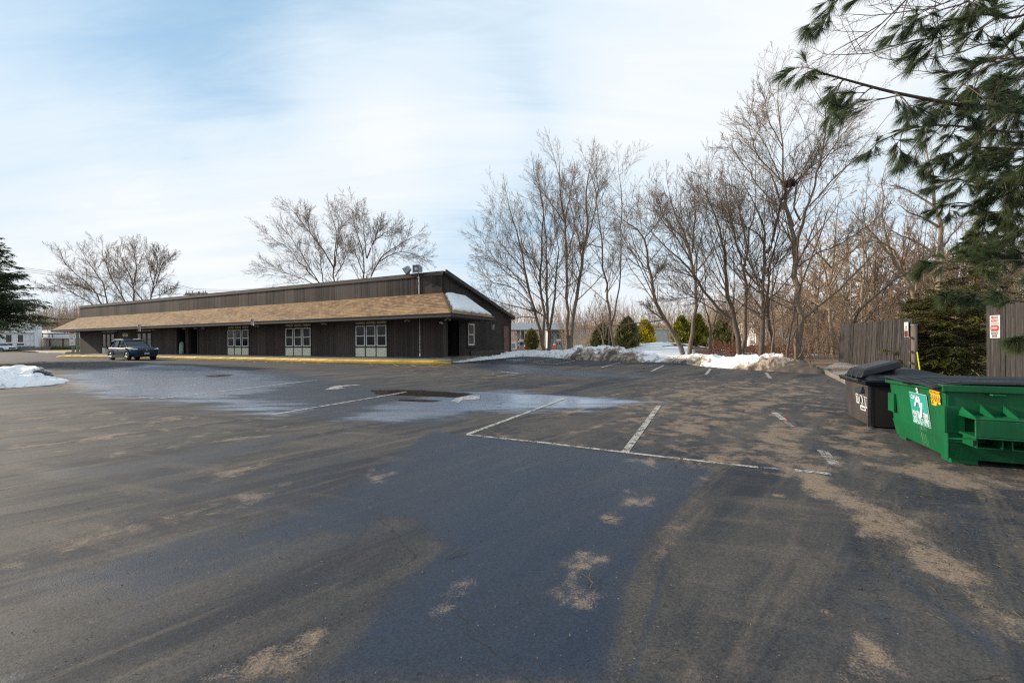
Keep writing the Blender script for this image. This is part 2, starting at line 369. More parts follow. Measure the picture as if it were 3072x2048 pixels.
me = np_mesh('parking_lot', np.stack([XX, YY, ZZ], -1).reshape(-1, 3), fc, True)

def soft(poly, w):
    P = [G(*p) for p in poly]; return np.clip(sdf(P, XX, YY) / w * 0.5 + 0.5, 0, 1)
def ell(px, py, rx, ry, w=0.6):
    c = G(px, py); a = abs(G(px + rx, py).x - c.x); b = abs(G(px, py - ry).y - c.y)
    return np.clip(1.25 - np.sqrt(((XX - c.x) / a) ** 2 + ((YY - c.y) / b) ** 2) * w * 1.25, 0, 1)
wet_shade = np.zeros(XX.shape); sand = np.zeros(XX.shape); ice = np.zeros(XX.shape); dark = np.zeros(XX.shape)
wet_shade = np.maximum(wet_shade, soft([(1290, 1292), (1800, 1352), (2150, 1405), (2060, 1507), (1955, 1601), (1911, 1711), (1866, 1833), (1830, 2046), (950, 2046), (1150, 1800), (1330, 1640), (1250, 1560), (1050, 1480)], 0.13))
wet_shade = np.maximum(wet_shade, 0.44 * soft([(0, 1420), (1300, 1290), (1400, 1500), (1300, 1900), (900, 2046), (0, 2046)], 1.5))  # broad darkening towards the lower left: lens vignette painted into the asphalt
wet_shade = np.maximum(wet_shade, 0.78 * soft([(1300, 1290), (1050, 1420), (700, 1560), (0, 1740), (0, 1900), (500, 1800), (1100, 1640), (1450, 1560)], 0.8))
wet_shade = np.maximum(wet_shade, 0.5 * soft([(0, 1400), (400, 1370), (800, 1290), (1000, 1300), (700, 1400), (0, 1480)], 0.5))
wet_shade = np.maximum(wet_shade, 0.5 * soft([(0, 1900), (500, 1700), (1000, 1650), (900, 1780), (300, 2046), (0, 2046)], 0.7))
wet_shade = np.maximum(wet_shade, 0.9 * soft([(0, 1985), (60, 2020), (110, 2046), (0, 2046)], 0.08))
wet_shade = np.maximum(wet_shade, 0.55 * soft([(2700, 1440), (3072, 1520), (3072, 1780), (2900, 1660), (2720, 1510)], 0.35))
wet_shade = np.maximum(wet_shade, 0.55 * soft([(2480, 1620), (2700, 1740), (2900, 2046), (2700, 2046), (2500, 1800)], 0.3))
wet_shade = np.maximum(wet_shade, 0.75 * soft([(1380, 1100), (1480, 1085), (1700, 1108), (1960, 1126), (2020, 1140), (1800, 1134), (1500, 1120)], 0.9))
wet_shade = np.maximum(wet_shade, 0.8 * soft([(180, 1110), (560, 1095), (900, 1120), (1150, 1160), (1500, 1170), (1990, 1200), (1900, 1222), (1450, 1245), (1300, 1290), (1000, 1270), (700, 1230), (250, 1190)], 1.0))
ice = np.maximum(ice, soft([(190, 1125), (460, 1092), (780, 1120), (880, 1150), (700, 1190), (900, 1215), (820, 1245), (560, 1205), (260, 1180)], 0.9))
ice = np.maximum(ice, soft([(1380, 1178), (1560, 1172), (1800, 1190), (1985, 1205), (1800, 1226), (1600, 1232), (1430, 1240), (1200, 1262), (1000, 1260), (1150, 1215)], 0.5))
dark = np.maximum(dark, soft([(1110, 1168), (1260, 1168), (1420, 1180), (1370, 1192), (1240, 1186), (1130, 1182)], 0.18))
dark = np.maximum(dark, soft([(1190, 1196), (1330, 1200), (1290, 1206), (1200, 1202)], 0.12))
dark = np.maximum(dark, 0.8 * soft([(610, 1126), (700, 1122), (690, 1128), (620, 1132)], 0.3))
for e in ((1352, 1790, 60, 60), (1776, 1682, 120, 60), (1783, 1785, 110, 45), (1894, 1482, 90, 36), (1960, 1391, 70, 26), (1137, 1430, 62, 26), (705, 1404, 90, 30), (1260, 1682, 38, 24), (1830, 1560, 60, 26), (1400, 1745, 40, 50)):
    sand = np.maximum(sand, 0.70 * ell(*e))
sand = np.maximum(sand, 1.1 * soft([(2290, 1370), (2500, 1430), (2720, 1550), (2890, 1690), (3072, 1825), (3072, 1945), (2840, 1790), (2690, 1680), (2550, 1555), (2390, 1460)], 0.24))
sand = np.maximum(sand, 1.15 * soft([(2500, 1850), (2620, 1880), (2800, 2046), (2560, 2046)], 0.16))
sand = np.maximum(sand, 0.85 * soft([(2315, 1480), (2345, 1480), (2410, 1640), (2420, 1700), (2350, 1690), (2370, 1640)], 0.10))
sand = np.maximum(sand, 1.1 * soft([(580, 2046), (800, 1960), (960, 1890), (985, 1895), (900, 2046)], 0.12))
sand = np.maximum(sand, 0.5 * ell(250, 1907, 110, 60))
sand = np.maximum(sand, 0.50 * soft([(0, 1640), (300, 1560), (650, 1490), (860, 1450), (700, 1530), (350, 1610), (0, 1720)], 0.3))
sand = np.maximum(sand, 0.48 * soft([(0, 1400), (250, 1360), (520, 1330), (520, 1345), (250, 1385), (0, 1430)], 0.3))
sand = np.maximum(sand, 0.68 * soft([(1500, 1300), (1980, 1130), (2560, 1140), (2640, 1300), (2700, 1420), (2300, 1400), (1800, 1335)], 1.6))
sand = np.maximum(sand, 0.42 * soft([(1100, 1085), (1350, 1095), (1700, 1130), (1500, 1150), (1100, 1120)], 1.0))
sand = np.maximum(sand, 0.80 * soft([(2500, 1180), (2640, 1300), (3072, 1440), (3072, 1500), (2680, 1430), (2450, 1400)], 0.6))
sand = np.maximum(sand, 0.70 * soft([(150, 1128), (420, 1160), (330, 1168), (120, 1172)], 1.0))
sand = np.maximum(sand, 0.42 * soft([(0, 1210), (600, 1230), (1000, 1290), (800, 1330), (300, 1370), (0, 1390)], 0.8))
sand = np.maximum(sand, 0.72 * soft([(2120, 1412), (2060, 1505), (1965, 1610), (1905, 1750), (1860, 1860), (1800, 2046), (1880, 2046), (1920, 1900), (1970, 1760), (2020, 1640), (2110, 1520)], 0.12))
sand = np.maximum(sand, 0.85 * soft([(2290, 1200), (2360, 1240), (2440, 1340), (2520, 1440), (2440, 1440), (2330, 1385), (2270, 1300)], 0.25))
wet_shade = np.maximum(wet_shade, 1.0 * soft([(2000, 1640), (2012, 1640), (1975, 1800), (1945, 1900), (1900, 2046), (1875, 2046), (1930, 1890), (1962, 1780)], 0.05))
wet_shade = np.maximum(wet_shade, 0.7 * soft([(2540, 1560), (2600, 1600), (2900, 1850), (3072, 1980), (3072, 2046), (2880, 1900), (2700, 1760)], 0.12))
tyre = np.zeros(XX.shape)
for nm, a in (('wet_shade', wet_shade), ('sand', sand), ('ice', ice), ('dark', dark)):
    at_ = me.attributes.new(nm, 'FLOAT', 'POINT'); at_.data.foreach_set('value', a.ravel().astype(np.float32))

t = NT('old_asphalt'); v = t.coord('Object'); vs = t.coord('Object', (0.35, 1.6, 1), rot=(0, 0, -0.25)); vt = t.coord('Object', (1.5, 0.3, 1), rot=(0, 0, -0.6))
big = t.noise(v, 0.35, 5, 0.6, 0.4); mid = t.noise(vs, 1.3, 7, 0.66, 0.5); mid2 = t.noise(vt, 1.6, 6, 0.65, 0.4)
edge = t.noise(v, 2.2, 9, 0.68, 0.3); fine = t.noise(v, 75, 3, 0.7); agg = t.n('ShaderNodeTexVoronoi'); t.l(v, agg.inputs['Vector']); agg.inputs['Scale'].default_value = 95
agc = t.n('ShaderNodeSeparateColor'); t.l(agg.outputs['Color'], agc.inputs[0])
spk = t.n('ShaderNodeTexVoronoi'); t.l(v, spk.inputs['Vector']); spk.inputs['Scale'].default_value = 42
spc = t.n('ShaderNodeSeparateColor'); t.l(spk.outputs['Color'], spc.inputs[0])
def dirn(rot, st, sc, det=6, ro=0.6, di=0.3, off=0.0):
    m1 = t.n('ShaderNodeMapping'); t.l(v, m1.inputs[0]); m1.inputs['Rotation'].default_value = (0, 0, -rot); m1.inputs['Location'].default_value = (off, off * .7, 0)
    m2 = t.n('ShaderNodeMapping'); t.l(m1.outputs[0], m2.inputs[0]); m2.inputs['Scale'].default_value = st
    return t.noise(m2.outputs[0], sc, det, ro, di)
S1 = dirn(0.75, (0.16, 1.0, 1), 1.5, 7, 0.62, 0.5); S2 = dirn(0.80, (0.10, 1.0, 1), 3.2, 6, 0.65, 0.3, 3.0); S3 = dirn(-0.35, (0.14, 1.0, 1), 2.0, 7, 0.65, 0.4, 7.0)
base = t.mix(t.mr(big, 0.35, 0.65), (0.050, 0.050, 0.052), (0.076, 0.072, 0.068))
base = t.mix(t.mr(S1, 0.42, 0.60, 0, 0.9), base, (0.023, 0.028, 0.038))
base = t.mix(t.mr(S2, 0.50, 0.66, 0, 0.62), base, (0.112, 0.095, 0.080))
base = t.mix(t.mr(t.math('MULTIPLY_ADD', S3, 0.6, t.math('MULTIPLY', mid, 0.4)), 0.50, 0.66, 0, 0.5), base, (0.135, 0.112, 0.092))
base = t.mix(t.mr(mid2, 0.52, 0.72, 0, 0.6), base, (0.030, 0.032, 0.038))
def msk(nm, amp, lo, hi):
    x = t.math('ADD', t.attr(nm), t.math('MULTIPLY', t.math('SUBTRACT', edge, 0.5), amp)); return t.mr(x, lo, hi)
a_wet_shade = t.math('MULTIPLY', msk('wet_shade', 0.9, 0.28, 0.72), t.mr(t.attr('wet_shade'), 0.0, 0.25))
a_wet_shade = t.math('MULTIPLY', a_wet_shade, t.mr(t.attr('wet_shade'), 0.2, 1.0, 0.55, 1.0, False))
xs2 = t.math('ADD', t.attr('sand'), t.math('ADD', t.math('MULTIPLY', t.math('SUBTRACT', edge, 0.5), 3.0), t.math('ADD', t.math('MULTIPLY', t.math('SUBTRACT', S1, 0.5), 2.2), t.math('MULTIPLY', t.math('SUBTRACT', fine, 0.5), 0.7))))
a_sand = t.math('MULTIPLY', t.mr(xs2, 0.30, 1.15), t.mr(t.attr('sand'), 0.0, 0.3))
a_sand = t.math('MULTIPLY', t.mr(t.math('ADD', a_sand, t.math('MULTIPLY', t.math('SUBTRACT', fine, 0.5), 1.0)), 0.10, 1.05), t.mr(a_sand, 0.02, 0.3, 0, 0.9))
icex = t.math('ADD', t.attr('ice'), t.math('MULTIPLY', t.math('SUBTRACT', mid, 0.5), 3.0))
a_ice_sheen = t.math('MULTIPLY', t.mr(icex, 0.25, 1.1), t.mr(t.attr('ice'), 0, 0.3))
a_dark = t.math('MULTIPLY', msk('dark', 1.0, 0.35, 0.55), t.mr(t.attr('dark'), 0.0, 0.2))
base = t.mix(t.math('MULTIPLY', a_wet_shade, t.mr(S1, 0.40, 0.60, 0.97, 0.66)), base, (0.0135, 0.024, 0.046))  # damp patches: blue of the reflected sky is put into their colour
base = t.mix(t.math('MULTIPLY', a_ice_sheen, 0.75), base, (0.22, 0.28, 0.38))  # pale sky sheen on thin ice and meltwater, painted into the colour
base = t.mix(t.math('MULTIPLY', a_sand, 0.85), base, (0.245, 0.185, 0.138))
base = t.mix(t.math('MULTIPLY', a_dark, 0.95), base, (0.032, 0.025, 0.020))
ab = t.mix(t.mr(agc.outputs[0], 0.0, 1.0, 0.0, 1.0, False), (0.52, 0.52, 0.52), (1.5, 1.48, 1.45))
base = t.mix(0.62, base, t.mix(1.0, base, ab, 'MULTIPLY'))
chip = t.math('MULTIPLY', t.math('GREATER_THAN', spc.outputs[0], 0.975), t.math('LESS_THAN', spk.outputs['Distance'], 0.18))
base = t.mix(t.math('MULTIPLY', chip, 0.8), base, t.mix(spc.outputs[1], (0.06, 0.035, 0.02), (0.30, 0.27, 0.24)))
# old cracks
cr = t.n('ShaderNodeTexVoronoi', feature='DISTANCE_TO_EDGE'); wv = t.n('ShaderNodeVectorMath', operation='ADD'); nz = t.n('ShaderNodeTexNoise'); t.l(v, nz.inputs[0]); nz.inputs['Scale'].default_value = 1.3; nz.inputs['Detail'].default_value = 6
sv = t.n('ShaderNodeVectorMath', operation='SCALE'); t.l(nz.outputs['Color'], sv.inputs[0]); sv.inputs['Scale'].default_value = 1.0
t.l(v, wv.inputs[0]); t.l(sv.outputs[0], wv.inputs[1]); t.l(wv.outputs[0], cr.inputs['Vector']); cr.inputs['Scale'].default_value = 0.27
crk = t.math('MULTIPLY', t.mr(cr.outputs['Distance'], 0.0, 0.0030, 1, 0), t.mr(big, 0.42, 0.52))
base = t.mix(t.math('MULTIPLY', crk, 0.75), base, (0.018, 0.017, 0.016))
rr = t.math('ADD', 0.80, t.math('MULTIPLY', a_wet_shade, -0.42)); rr = t.math('ADD', rr, t.math('MULTIPLY', a_ice_sheen, -0.26)); rr = t.math('ADD', rr, t.math('MULTIPLY', a_sand, 0.12))
rr = t.math('MAXIMUM', t.math('ADD', rr, t.math('MULTIPLY', a_dark, -0.30)), 0.14)
hh = t.math('ADD', t.math('MULTIPLY', agg.outputs['Distance'], 0.9), t.math('MULTIPLY', fine, 0.5))
hh = t.math('MULTIPLY', hh, t.math('SUBTRACT', 1.0, t.math('MULTIPLY', t.math('MAXIMUM', a_ice_sheen, a_dark), 0.85)))
nb = t.bump(hh, 0.28, 0.005); nb = t.bump(t.noise(v, 6, 4), 0.10, 0.01, nb)
M['asphalt'] = t.fin(base, rr, nb, spec=t.math('ADD', 0.18, t.math('SUBTRACT', t.math('MULTIPLY', a_ice_sheen, 0.25), t.math('MULTIPLY', a_wet_shade, -0.10))))
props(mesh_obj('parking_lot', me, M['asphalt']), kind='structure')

def tz(x, y):                                      # natural ground outside the paving
    z = gz(x, y) - 0.07
    z = z + 1.15 * np.exp(-(((x - 13.6) / 5.0) ** 2 + ((y - 36) / 5.5) ** 2))
    z = z + 0.35 * sstep(14, 22, x) * np.exp(-((y - 16) / 9.0) ** 2)
    z = z - 0.5 * sstep(8, 20, x) * sstep(48, 90, y)
    z = z + 11.0 * sstep(110, 420, y) * sstep(-140, -40, x) + 6.0 * sstep(100, 300, np.hypot(x, y))
    return z
rad = np.concatenate([np.linspace(0.3, 60, 110), np.geomspace(61, 3500, 60)]); ang = np.linspace(0, 2 * PI, 241)[:-1]
RR, AA = np.meshgrid(rad, ang, indexing='ij'); X2 = RR * np.sin(AA); Y2 = RR * np.cos(AA); Z2 = tz(X2, Y2)
i2 = np.arange(X2.size).reshape(X2.shape); j2 = np.roll(i2, -1, axis=1)
f2 = np.stack([i2[:-1], j2[:-1], j2[1:], i2[1:]], -1).reshape(-1, 4)[:, ::-1]
t = NT('leaf_litter_ground'); v = t.coord('Object'); a = t.noise(v, 0.5, 6, 0.65); b = t.noise(v, 9, 5, 0.7)
c = t.mix(t.mr(a, 0.4, 0.6), (0.16, 0.085, 0.05), (0.23, 0.16, 0.10)); c = t.mix(t.mr(b, 0.35, 0.65, 0, 0.7), c, (0.08, 0.048, 0.032))
t.fin(c, 0.95, t.bump(b, 0.8, 0.05)); props(mesh_obj('ground', np_mesh('ground', np.stack([X2, Y2, Z2], -1).reshape(-1, 3), f2, True), t.m), kind='structure')
# ------------------------------------------------------------------ the long dark building
B = Frame(-4.63, 26.8, 0.0); LEN = 53.9; DEP = 10.7; ZB = 0.68; ZT = 6.42; ZJ = 4.99; ZE = 3.46; ZS = 3.24; ZBK = 3.92
bld = empty('commercial_building', B.o, TH, 'long single storey dark brown wood sided commercial building with tan shingled awning roof', 'building')
WH = 0.22   # wall thickness
def X(px, py=1000): return B.on_y(px, py)[0]
def XZ(px, py, y=0.0): return B.on_y(px, py, y)
# openings in the front wall, as x ranges
units = []
for (a, b, t0, t1, w0, w1, p0, p1) in ((306.5, 344, 992, 999, 1001, 1040.5, 1043.5, 1063), (410, 455, 987, 995, 998, 1038, 1042.5, 1064), (683, 747.4, 976.4, 986, 988.3, 1040, 1043, 1067.3),
                                       (856, 934, 967.5, 980, 983, 1039.5, 1042.5, 1069.5), (1066, 1161.9, 958.7, 972.6, 975, 1039, 1041.8, 1071)):
    xa, _ = XZ(a, 1020); xb, _ = XZ(b, 1020); xm = (a + b) / 2
    units.append((xa, xb, [XZ(xm, q)[1] for q in (t0, t1, w0, w1, p0, p1)]))
d1a, d1b, d2a, d2b = X(530), X(558), X(564.5), X(592.7)
ops = sorted([(u[0], u[1]) for u in units] + [(d1a, d1b), (d2a, d2b)])
m = MB(); x = -LEN
for a, b in ops:
    m.box(x, a, 0, WH, ZB - 0.5, ZS); x = b
m.box(x, 0.25, -0.0, WH, ZB - 0.5, ZS)
for (xa, xb, z) in units:
    m.box(xa, xb, 0.001, WH, z[0], ZS)
m.box(d1a, d2b, 0.03, WH, 3.12, ZS + 0.02) if False else None
m.build('front_wall', M['siding_x'], bld)
m = MB(); m.box(-LEN, 0, 0, 0.2, ZS + 0.003, ZT - 0.003); m.build('upper_front_wall', M['siding_up'], bld)
m = MB()
m.box(-LEN - 0.06, 0.08, -0.05, 0.24, ZT, ZT + 0.035); m.box(-LEN - 0.05, 0.07, -0.045, -0.003, ZT - 0.24, ZT - 0.001); m.build('parapet_cap', M['fascia'], bld)
# gable wall with the corner niche behind the front wall
yd0, yd1 = B.on_x(1509.6, 1020)[0], B.on_x(1529.4, 1020)[0]
zdt = B.on_x(1519, 976.4)[1]; zdb = B.on_x(1519, 1057.5)[1]
yw0, yw1 = B.on_x(1403.4, 1000)[0], B.on_x(1422.3, 1000)[0]; zw1 = B.on_x(1412, 970.8)[1]; zw0 = B.on_x(1412, 1035.5)[1]
def zr(y): return ZT + (ZBK - ZT) * y / DEP
m = MB(); YN = 2.0; GX = 0.0
def wallx(y0, y1, z0a, z1a, z1b=None):
    z1b = z1a if z1b is None else z1b
    m.hexa([(GX - 0.2, y0, z0a), (GX, y0, z0a), (GX, y1, z0a), (GX - 0.2, y1, z0a)], [(GX - 0.2, y0, z1a), (GX, y0, z1a), (GX, y1, z1b), (GX - 0.2, y1, z1b)])
wallx(0.003, YN, ZS, zr(0), zr(YN)); wallx(YN, yw0, ZB - 0.6, zr(YN), zr(yw0)); wallx(yw0, yw1, ZB - 0.6, zw0); wallx(yw0, yw1, zw1, zr(yw0), zr(yw1))
wallx(yw1, yd0, ZB - 0.6, zr(yw1), zr(yd0)); wallx(yd0, yd1, zdt, zr(yd0), zr(yd1)); wallx(yd1, DEP, ZB - 0.6, zr(yd1), zr(DEP)); wallx(yd0, yd1, ZB - 0.6, zdb)
m.build('gable_wall', M['siding_y'], bld)
m = MB(); m.box(-LEN, 0, DEP - 0.2, DEP, ZB - 0.6, ZBK - 0.02); m.build('rear_wall', M['siding_x'], bld)
m = MB(); m.hexa([(-LEN, 0, ZB - .6), (-LEN + .2, 0, ZB - .6), (-LEN + .2, DEP, ZB - .6), (-LEN, DEP, ZB - .6)], [(-LEN, 0.01, zr(0) - .03), (-LEN + .2, 0.01, zr(0) - .03), (-LEN + .2, DEP, zr(DEP) - .03), (-LEN, DEP, zr(DEP) - .03)]); m.build('end_wall', M['siding_y'], bld)
# niche interior
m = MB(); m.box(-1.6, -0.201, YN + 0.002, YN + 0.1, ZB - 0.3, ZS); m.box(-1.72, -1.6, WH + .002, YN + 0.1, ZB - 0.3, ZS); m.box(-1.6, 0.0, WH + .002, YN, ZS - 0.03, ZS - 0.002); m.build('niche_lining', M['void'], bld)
m = MB(); m.slab([(-0.35, 0.21, zr(0.2) + 0.0), (0.28, 0.21, zr(0.2) + 0.0), (0.28, DEP + 0.3, zr(DEP + 0.3)), (-LEN - .05, DEP + 0.3, zr(DEP + 0.3)), (-LEN - .05, 0.21, zr(0.2))], (0, 0, 0.10)); m.build('shed_roof', M['trim'], bld)
m = MB(); s = (ZBK - ZT) / DEP
m.hexa([(0.283, -0.05, zr(-0.05) - 0.16), (0.32, -0.05, zr(-0.05) - 0.16), (0.32, DEP + 0.33, zr(DEP + .33) - 0.16), (0.283, DEP + 0.33, zr(DEP + .33) - 0.16)],
       [(0.283, -0.05, zr(-0.05) + 0.12), (0.32, -0.05, zr(-0.05) + 0.12), (0.32, DEP + 0.33, zr(DEP + .33) + 0.12), (0.283, DEP + 0.33, zr(DEP + .33) + 0.12)])
m.hexa([(0.003, 0.01, zr(0) - 0.14), (0.28, 0.01, zr(0) - 0.14), (0.28, DEP + 0.3, zr(DEP + .3) - 0.14), (0.003, DEP + 0.3, zr(DEP + .3) - 0.14)],
       [(0.003, 0.01, zr(0) - 0.11), (0.28, 0.01, zr(0) - 0.11), (0.28, DEP + 0.3, zr(DEP + .3) - 0.11), (0.003, DEP + 0.3, zr(DEP + .3) - 0.11)])
m.build('rake_board', M['trim'], bld)
# gable seam, skirt box, vent
m = MB(); m.box(0.002, 0.035, 3.0, DEP, 3.28, 3.31); m.box(0.002, 0.05, DEP - 0.1, DEP + 0.02, ZB - 0.3, zr(DEP) - 0.15); m.build('wall_batten', M['trim'], bld)
ys0, ys1 = B.on_x(1409, 1050)[0], B.on_x(1508, 1050)[0]
m = MB(); m.box(0.004, 0.14, ys0, ys1, ZB - 0.4, B.on_x(1450, 1050)[1]); m.build('base_skirt', M['trim'], bld)
vy0, vy1 = B.on_x(1433.5, 908)[0], B.on_x(1444.6, 908)[0]; vz1, vz0 = B.on_x(1439, 902.5)[1], B.on_x(1439, 914)[1]
m = MB(); m.box(0.004, 0.05, vy0, vy0 + .05, vz0, vz1); m.box(0.004, 0.05, vy1 - .05, vy1, vz0, vz1); m.box(0.004, 0.05, vy0 + .05, vy1 - .05, vz1 - .05, vz1)
for k in range(5): z = vz0 + (vz1 - vz0 - .05) * k / 5; m.slab([(0.004, vy0 + .05, z), (0.05, vy0 + .05, z + .0), (0.05, vy1 - .05, z), (0.004, vy1 - .05, z)], (0, 0, .012))
m.build('gable_vent', M['trim'], bld)
# awning roof: front slope, hipped right end along the gable, short left hip
OV = 2.0; OL = 1.45; YE = 3.77; YT = 2.75
def roof_quad(name, P, mat, parent):           # P: eave a, eave b, top b, top a  -> uv in metres
    me = bpy.data.meshes.new(name); P = [Vector(p) for p in P]; nrm = (P[1] - P[0]).cross(P[-1] - P[0]).normalized()
    d = -nrm * 0.09; n = len(P)
    me.from_pydata([tuple(p) for p in P] + [tuple(p + d) for p in P], [], [tuple(range(n)), tuple(range(n, 2 * n))[::-1]] + [(i, n + i, n + (i + 1) % n, (i + 1) % n) for i in range(n)])
    uv = me.uv_layers.new(name='UVMap'); ex = (P[1] - P[0]).normalized(); ey = nrm.cross(ex)
    for l in me.loops:
        p = me.vertices[l.vertex_index].co - P[0]; uv.data[l.index].uv = (p.dot(ex), p.dot(ey))
    return mesh_obj(name, me, mat, parent)
t = NT('tan_asphalt_shingles'); uvc = t.n('ShaderNodeTexCoord').outputs['UV']
wob = t.n('ShaderNodeTexNoise'); t.l(uvc, wob.inputs[0]); wob.inputs['Scale'].default_value = 7; wob.inputs['Detail'].default_value = 3
wsc = t.n('ShaderNodeVectorMath', operation='SCALE'); t.l(wob.outputs['Color'], wsc.inputs[0]); wsc.inputs['Scale'].default_value = 0.05
wad = t.n('ShaderNodeVectorMath', operation='ADD'); t.l(uvc, wad.inputs[0]); t.l(wsc.outputs[0], wad.inputs[1])
bk = t.n('ShaderNodeTexBrick'); t.l(wad.outputs[0], bk.inputs[0]); bk.inputs['Scale'].default_value = 1.0; bk.inputs['Brick Width'].default_value = 0.36; bk.inputs['Row Height'].default_value = 0.19
bk.inputs['Mortar Size'].default_value = 0.012; bk.inputs['Mortar Smooth'].default_value = 0.5; bk.inputs['Bias'].default_value = 0.0
bk.inputs['Color1'].default_value = (0.40, 0.25, 0.135, 1); bk.inputs['Color2'].default_value = (0.185, 0.112, 0.062, 1); bk.inputs['Mortar'].default_value = (0.075, 0.05, 0.036, 1)
mp = t.n('ShaderNodeMapping'); t.l(uvc, mp.inputs[0]); mp.inputs['Scale'].default_value = (0.5, 0.9, 1)
st = t.noise(mp.outputs[0], 0.7, 5, 0.6, 0.6); sp2 = t.n('ShaderNodeSeparateXYZ'); t.l(uvc, sp2.inputs[0])
row = t.math('FRACT', t.math('DIVIDE', sp2.outputs[1], 0.19))
c = t.mix(t.mr(st, 0.46, 0.66, 0, 0.45), bk.outputs[0], (0.45, 0.295, 0.145)); c = t.mix(t.mr(t.noise(uvc, 2.2, 6, 0.7), 0.5, 0.75, 0, 0.5), c, (0.14, 0.10, 0.075))
c = t.mix(t.mr(row, 0.0, 0.36, 0.8, 0.0), c, (0.07, 0.045, 0.03))  # shadow line under each shingle course, painted into the colour
hgt = t.math('ADD', t.math('MULTIPLY', row, -0.6), t.math('MULTIPLY', bk.outputs['Fac'], -0.5)); hgt = t.math('ADD', hgt, t.math('MULTIPLY', t.noise(uvc, 40, 3), 0.4))
M['shingle'] = t.fin(c, 0.9, t.bump(hgt, 0.8, 0.015), spec=0.2)
OT = Vector((OV, -OV, ZE)); LT = Vector((-LEN - OL, -OV, ZE))
roof_quad('awning_roof', [LT, OT, (0.02, -0.02, ZJ), (-LEN - 0.02, -0.02, ZJ)], M['shingle'], bld)
roof_quad('hip_roof', [OT, (OV, YE, ZE), (0.02, YT, ZJ), (0.02, -0.02, ZJ)], M['shingle'], bld)
roof_quad('hip_return', [(OV, YE, ZE), (0.02, YE, ZE), (0.02, YT, ZJ)], M['shingle'], bld)
roof_quad('left_hip', [(-LEN - OL, 3.0, ZE), LT, (-LEN - 0.02, -0.02, ZJ), (-LEN - 0.02, 2.0, ZJ)], M['shingle'], bld)
# hip cap shingles, lapped one over the other
m = MB(); A = OT + Vector((0, 0, 0.02)); T = Vector((0.02, -0.02, ZJ + 0.02)); n = 17
for k in range(n):
    p = A.lerp(T, k / n); q = A.lerp(T, min(1, (k + 1.25) / n)); w1 = Vector((-0.15, 0.0, 0.0)); w2 = Vector((0, 0.15, 0.0)); up = Vector((0, 0, 0.05)); lo = Vector((0, 0, -0.055))
    m.add([p + w1 + lo + up * .5, p + up, p + w2 + lo + up * .5, q + w1 + lo, q + up * 0.35, q + w2 + lo], [(0, 1, 4, 3), (1, 2, 5, 4), (0, 3, 5, 2), (0, 2, 1), (3, 4, 5)])
m.build('hip_cap', M['shingle'], bld)
m = MB(); zf0, zf1 = ZE - 0.24, ZE - 0.01
m.box(-LEN - OL - .02, OV + .02, -OV - .035, -OV + .0, zf0, zf1); m.box(OV - .0, OV + .035, -OV + .003, YE, zf0, zf1); m.box(0.05, OV - 0.003, YE - .03, YE, zf0, zf1); m.box(-LEN - OL - .035, -LEN - OL, -OV, 3.0, zf0, zf1)
m.build('eave_board', M['trim'], bld)
m = MB(); m.box(-LEN - OL - .03, OV + .03, -OV - .06, -OV - .037, ZE - 0.05, ZE - 0.004); m.box(OV + .037, OV + .06, -OV, YE, ZE - 0.05, ZE - 0.004); m.build('drip_edge', M['trim'], bld)
m = MB(); m.box(-LEN - OL, OV - .003, -OV + .003, -0.003, ZS - 0.0, ZS + 0.025); m.box(0.253, OV - .003, 0.0, YE - .033, ZS, ZS + 0.025); m.box(-LEN - OL, -LEN - .003, 0, 3, ZS, ZS + .025); m.build('soffit', M['soffit'], bld)
# window units
for ui, (xa, xb, z) in enumerate(units):
    t0, t1, w0, w1, p0, p1 = z; w = (xb - xa) / 3; dim = ui < 2
    u = empty('window_unit', (0, 0, 0)); u.parent = bld
    m = MB(); bw = 0.05
    for k in range(4):
        xx_ = xa + w * k; m.box(xx_ - bw / 2 - .01, xx_ + bw / 2 + .01, -0.05, 0.06, p1 - .02, t0 + .04)
    m.box(xa - .05, xb + .05, -0.056, 0.06, t0, t0 + .05); m.box(xa, xb, -0.045, 0.06, t1 - 0.03, t1 + .0); m.box(xa - .06, xb + .06, -0.075, 0.06, w1 - 0.07, w1 - 0.015); m.box(xa, xb, -0.052, .06, p1 - .05, p1 - .0)
    m.build('mullion', M['trim'], u)
    for k in range(3):
        a, b = xa + w * k + .045, xa + w * (k + 1) - .045
        MB().box(a, b, -0.02, 0.04, t1 + .03, t0 - .01).build('transom_panel', M['cream_dim'], u)
        MB().box(a, b, -0.025, 0.04, p1 + .005, w1 - 0.09).build('cream_panel', M['cream'], u)
        f = MB(); fw = 0.075
        zb_, zt_ = w1 + .02, w0 - .02; zm = (zb_ + zt_) / 2
        a2, b2 = a + .015, b - .015
        f.box(a2, a2 + fw, -.035, .03, zb_, zt_); f.box(b2 - fw, b2, -.035, .03, zb_, zt_); f.box(a2 + fw, b2 - fw, -.035, .03, zb_, zb_ + fw); f.box(a2 + fw, b2 - fw, -.035, .03, zt_ - fw * .8, zt_); f.box(a2 + fw, b2 - fw, -.03, .03, zm - .03, zm + .03)
        fr = f.build('window', M['white_vinyl'] if not dim else M['trim'], u)
        MB().box(a2 + fw - .01, b2 - fw + .01, .0, .015, zb_ + .02, zt_ - .02).build('pane', M['glass'] if not dim else M['glass_dim'], fr)
        if not dim:
            MB().box(a2 + fw + .002, b2 - fw - .002, .03, .04, zm + .25 * (k == 1), zt_ - .03).build('blind', M['soffit'], fr)
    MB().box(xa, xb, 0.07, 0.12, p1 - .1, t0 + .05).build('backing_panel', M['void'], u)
u = empty('window_unit'); u.parent = bld
m = MB(); fw = .1
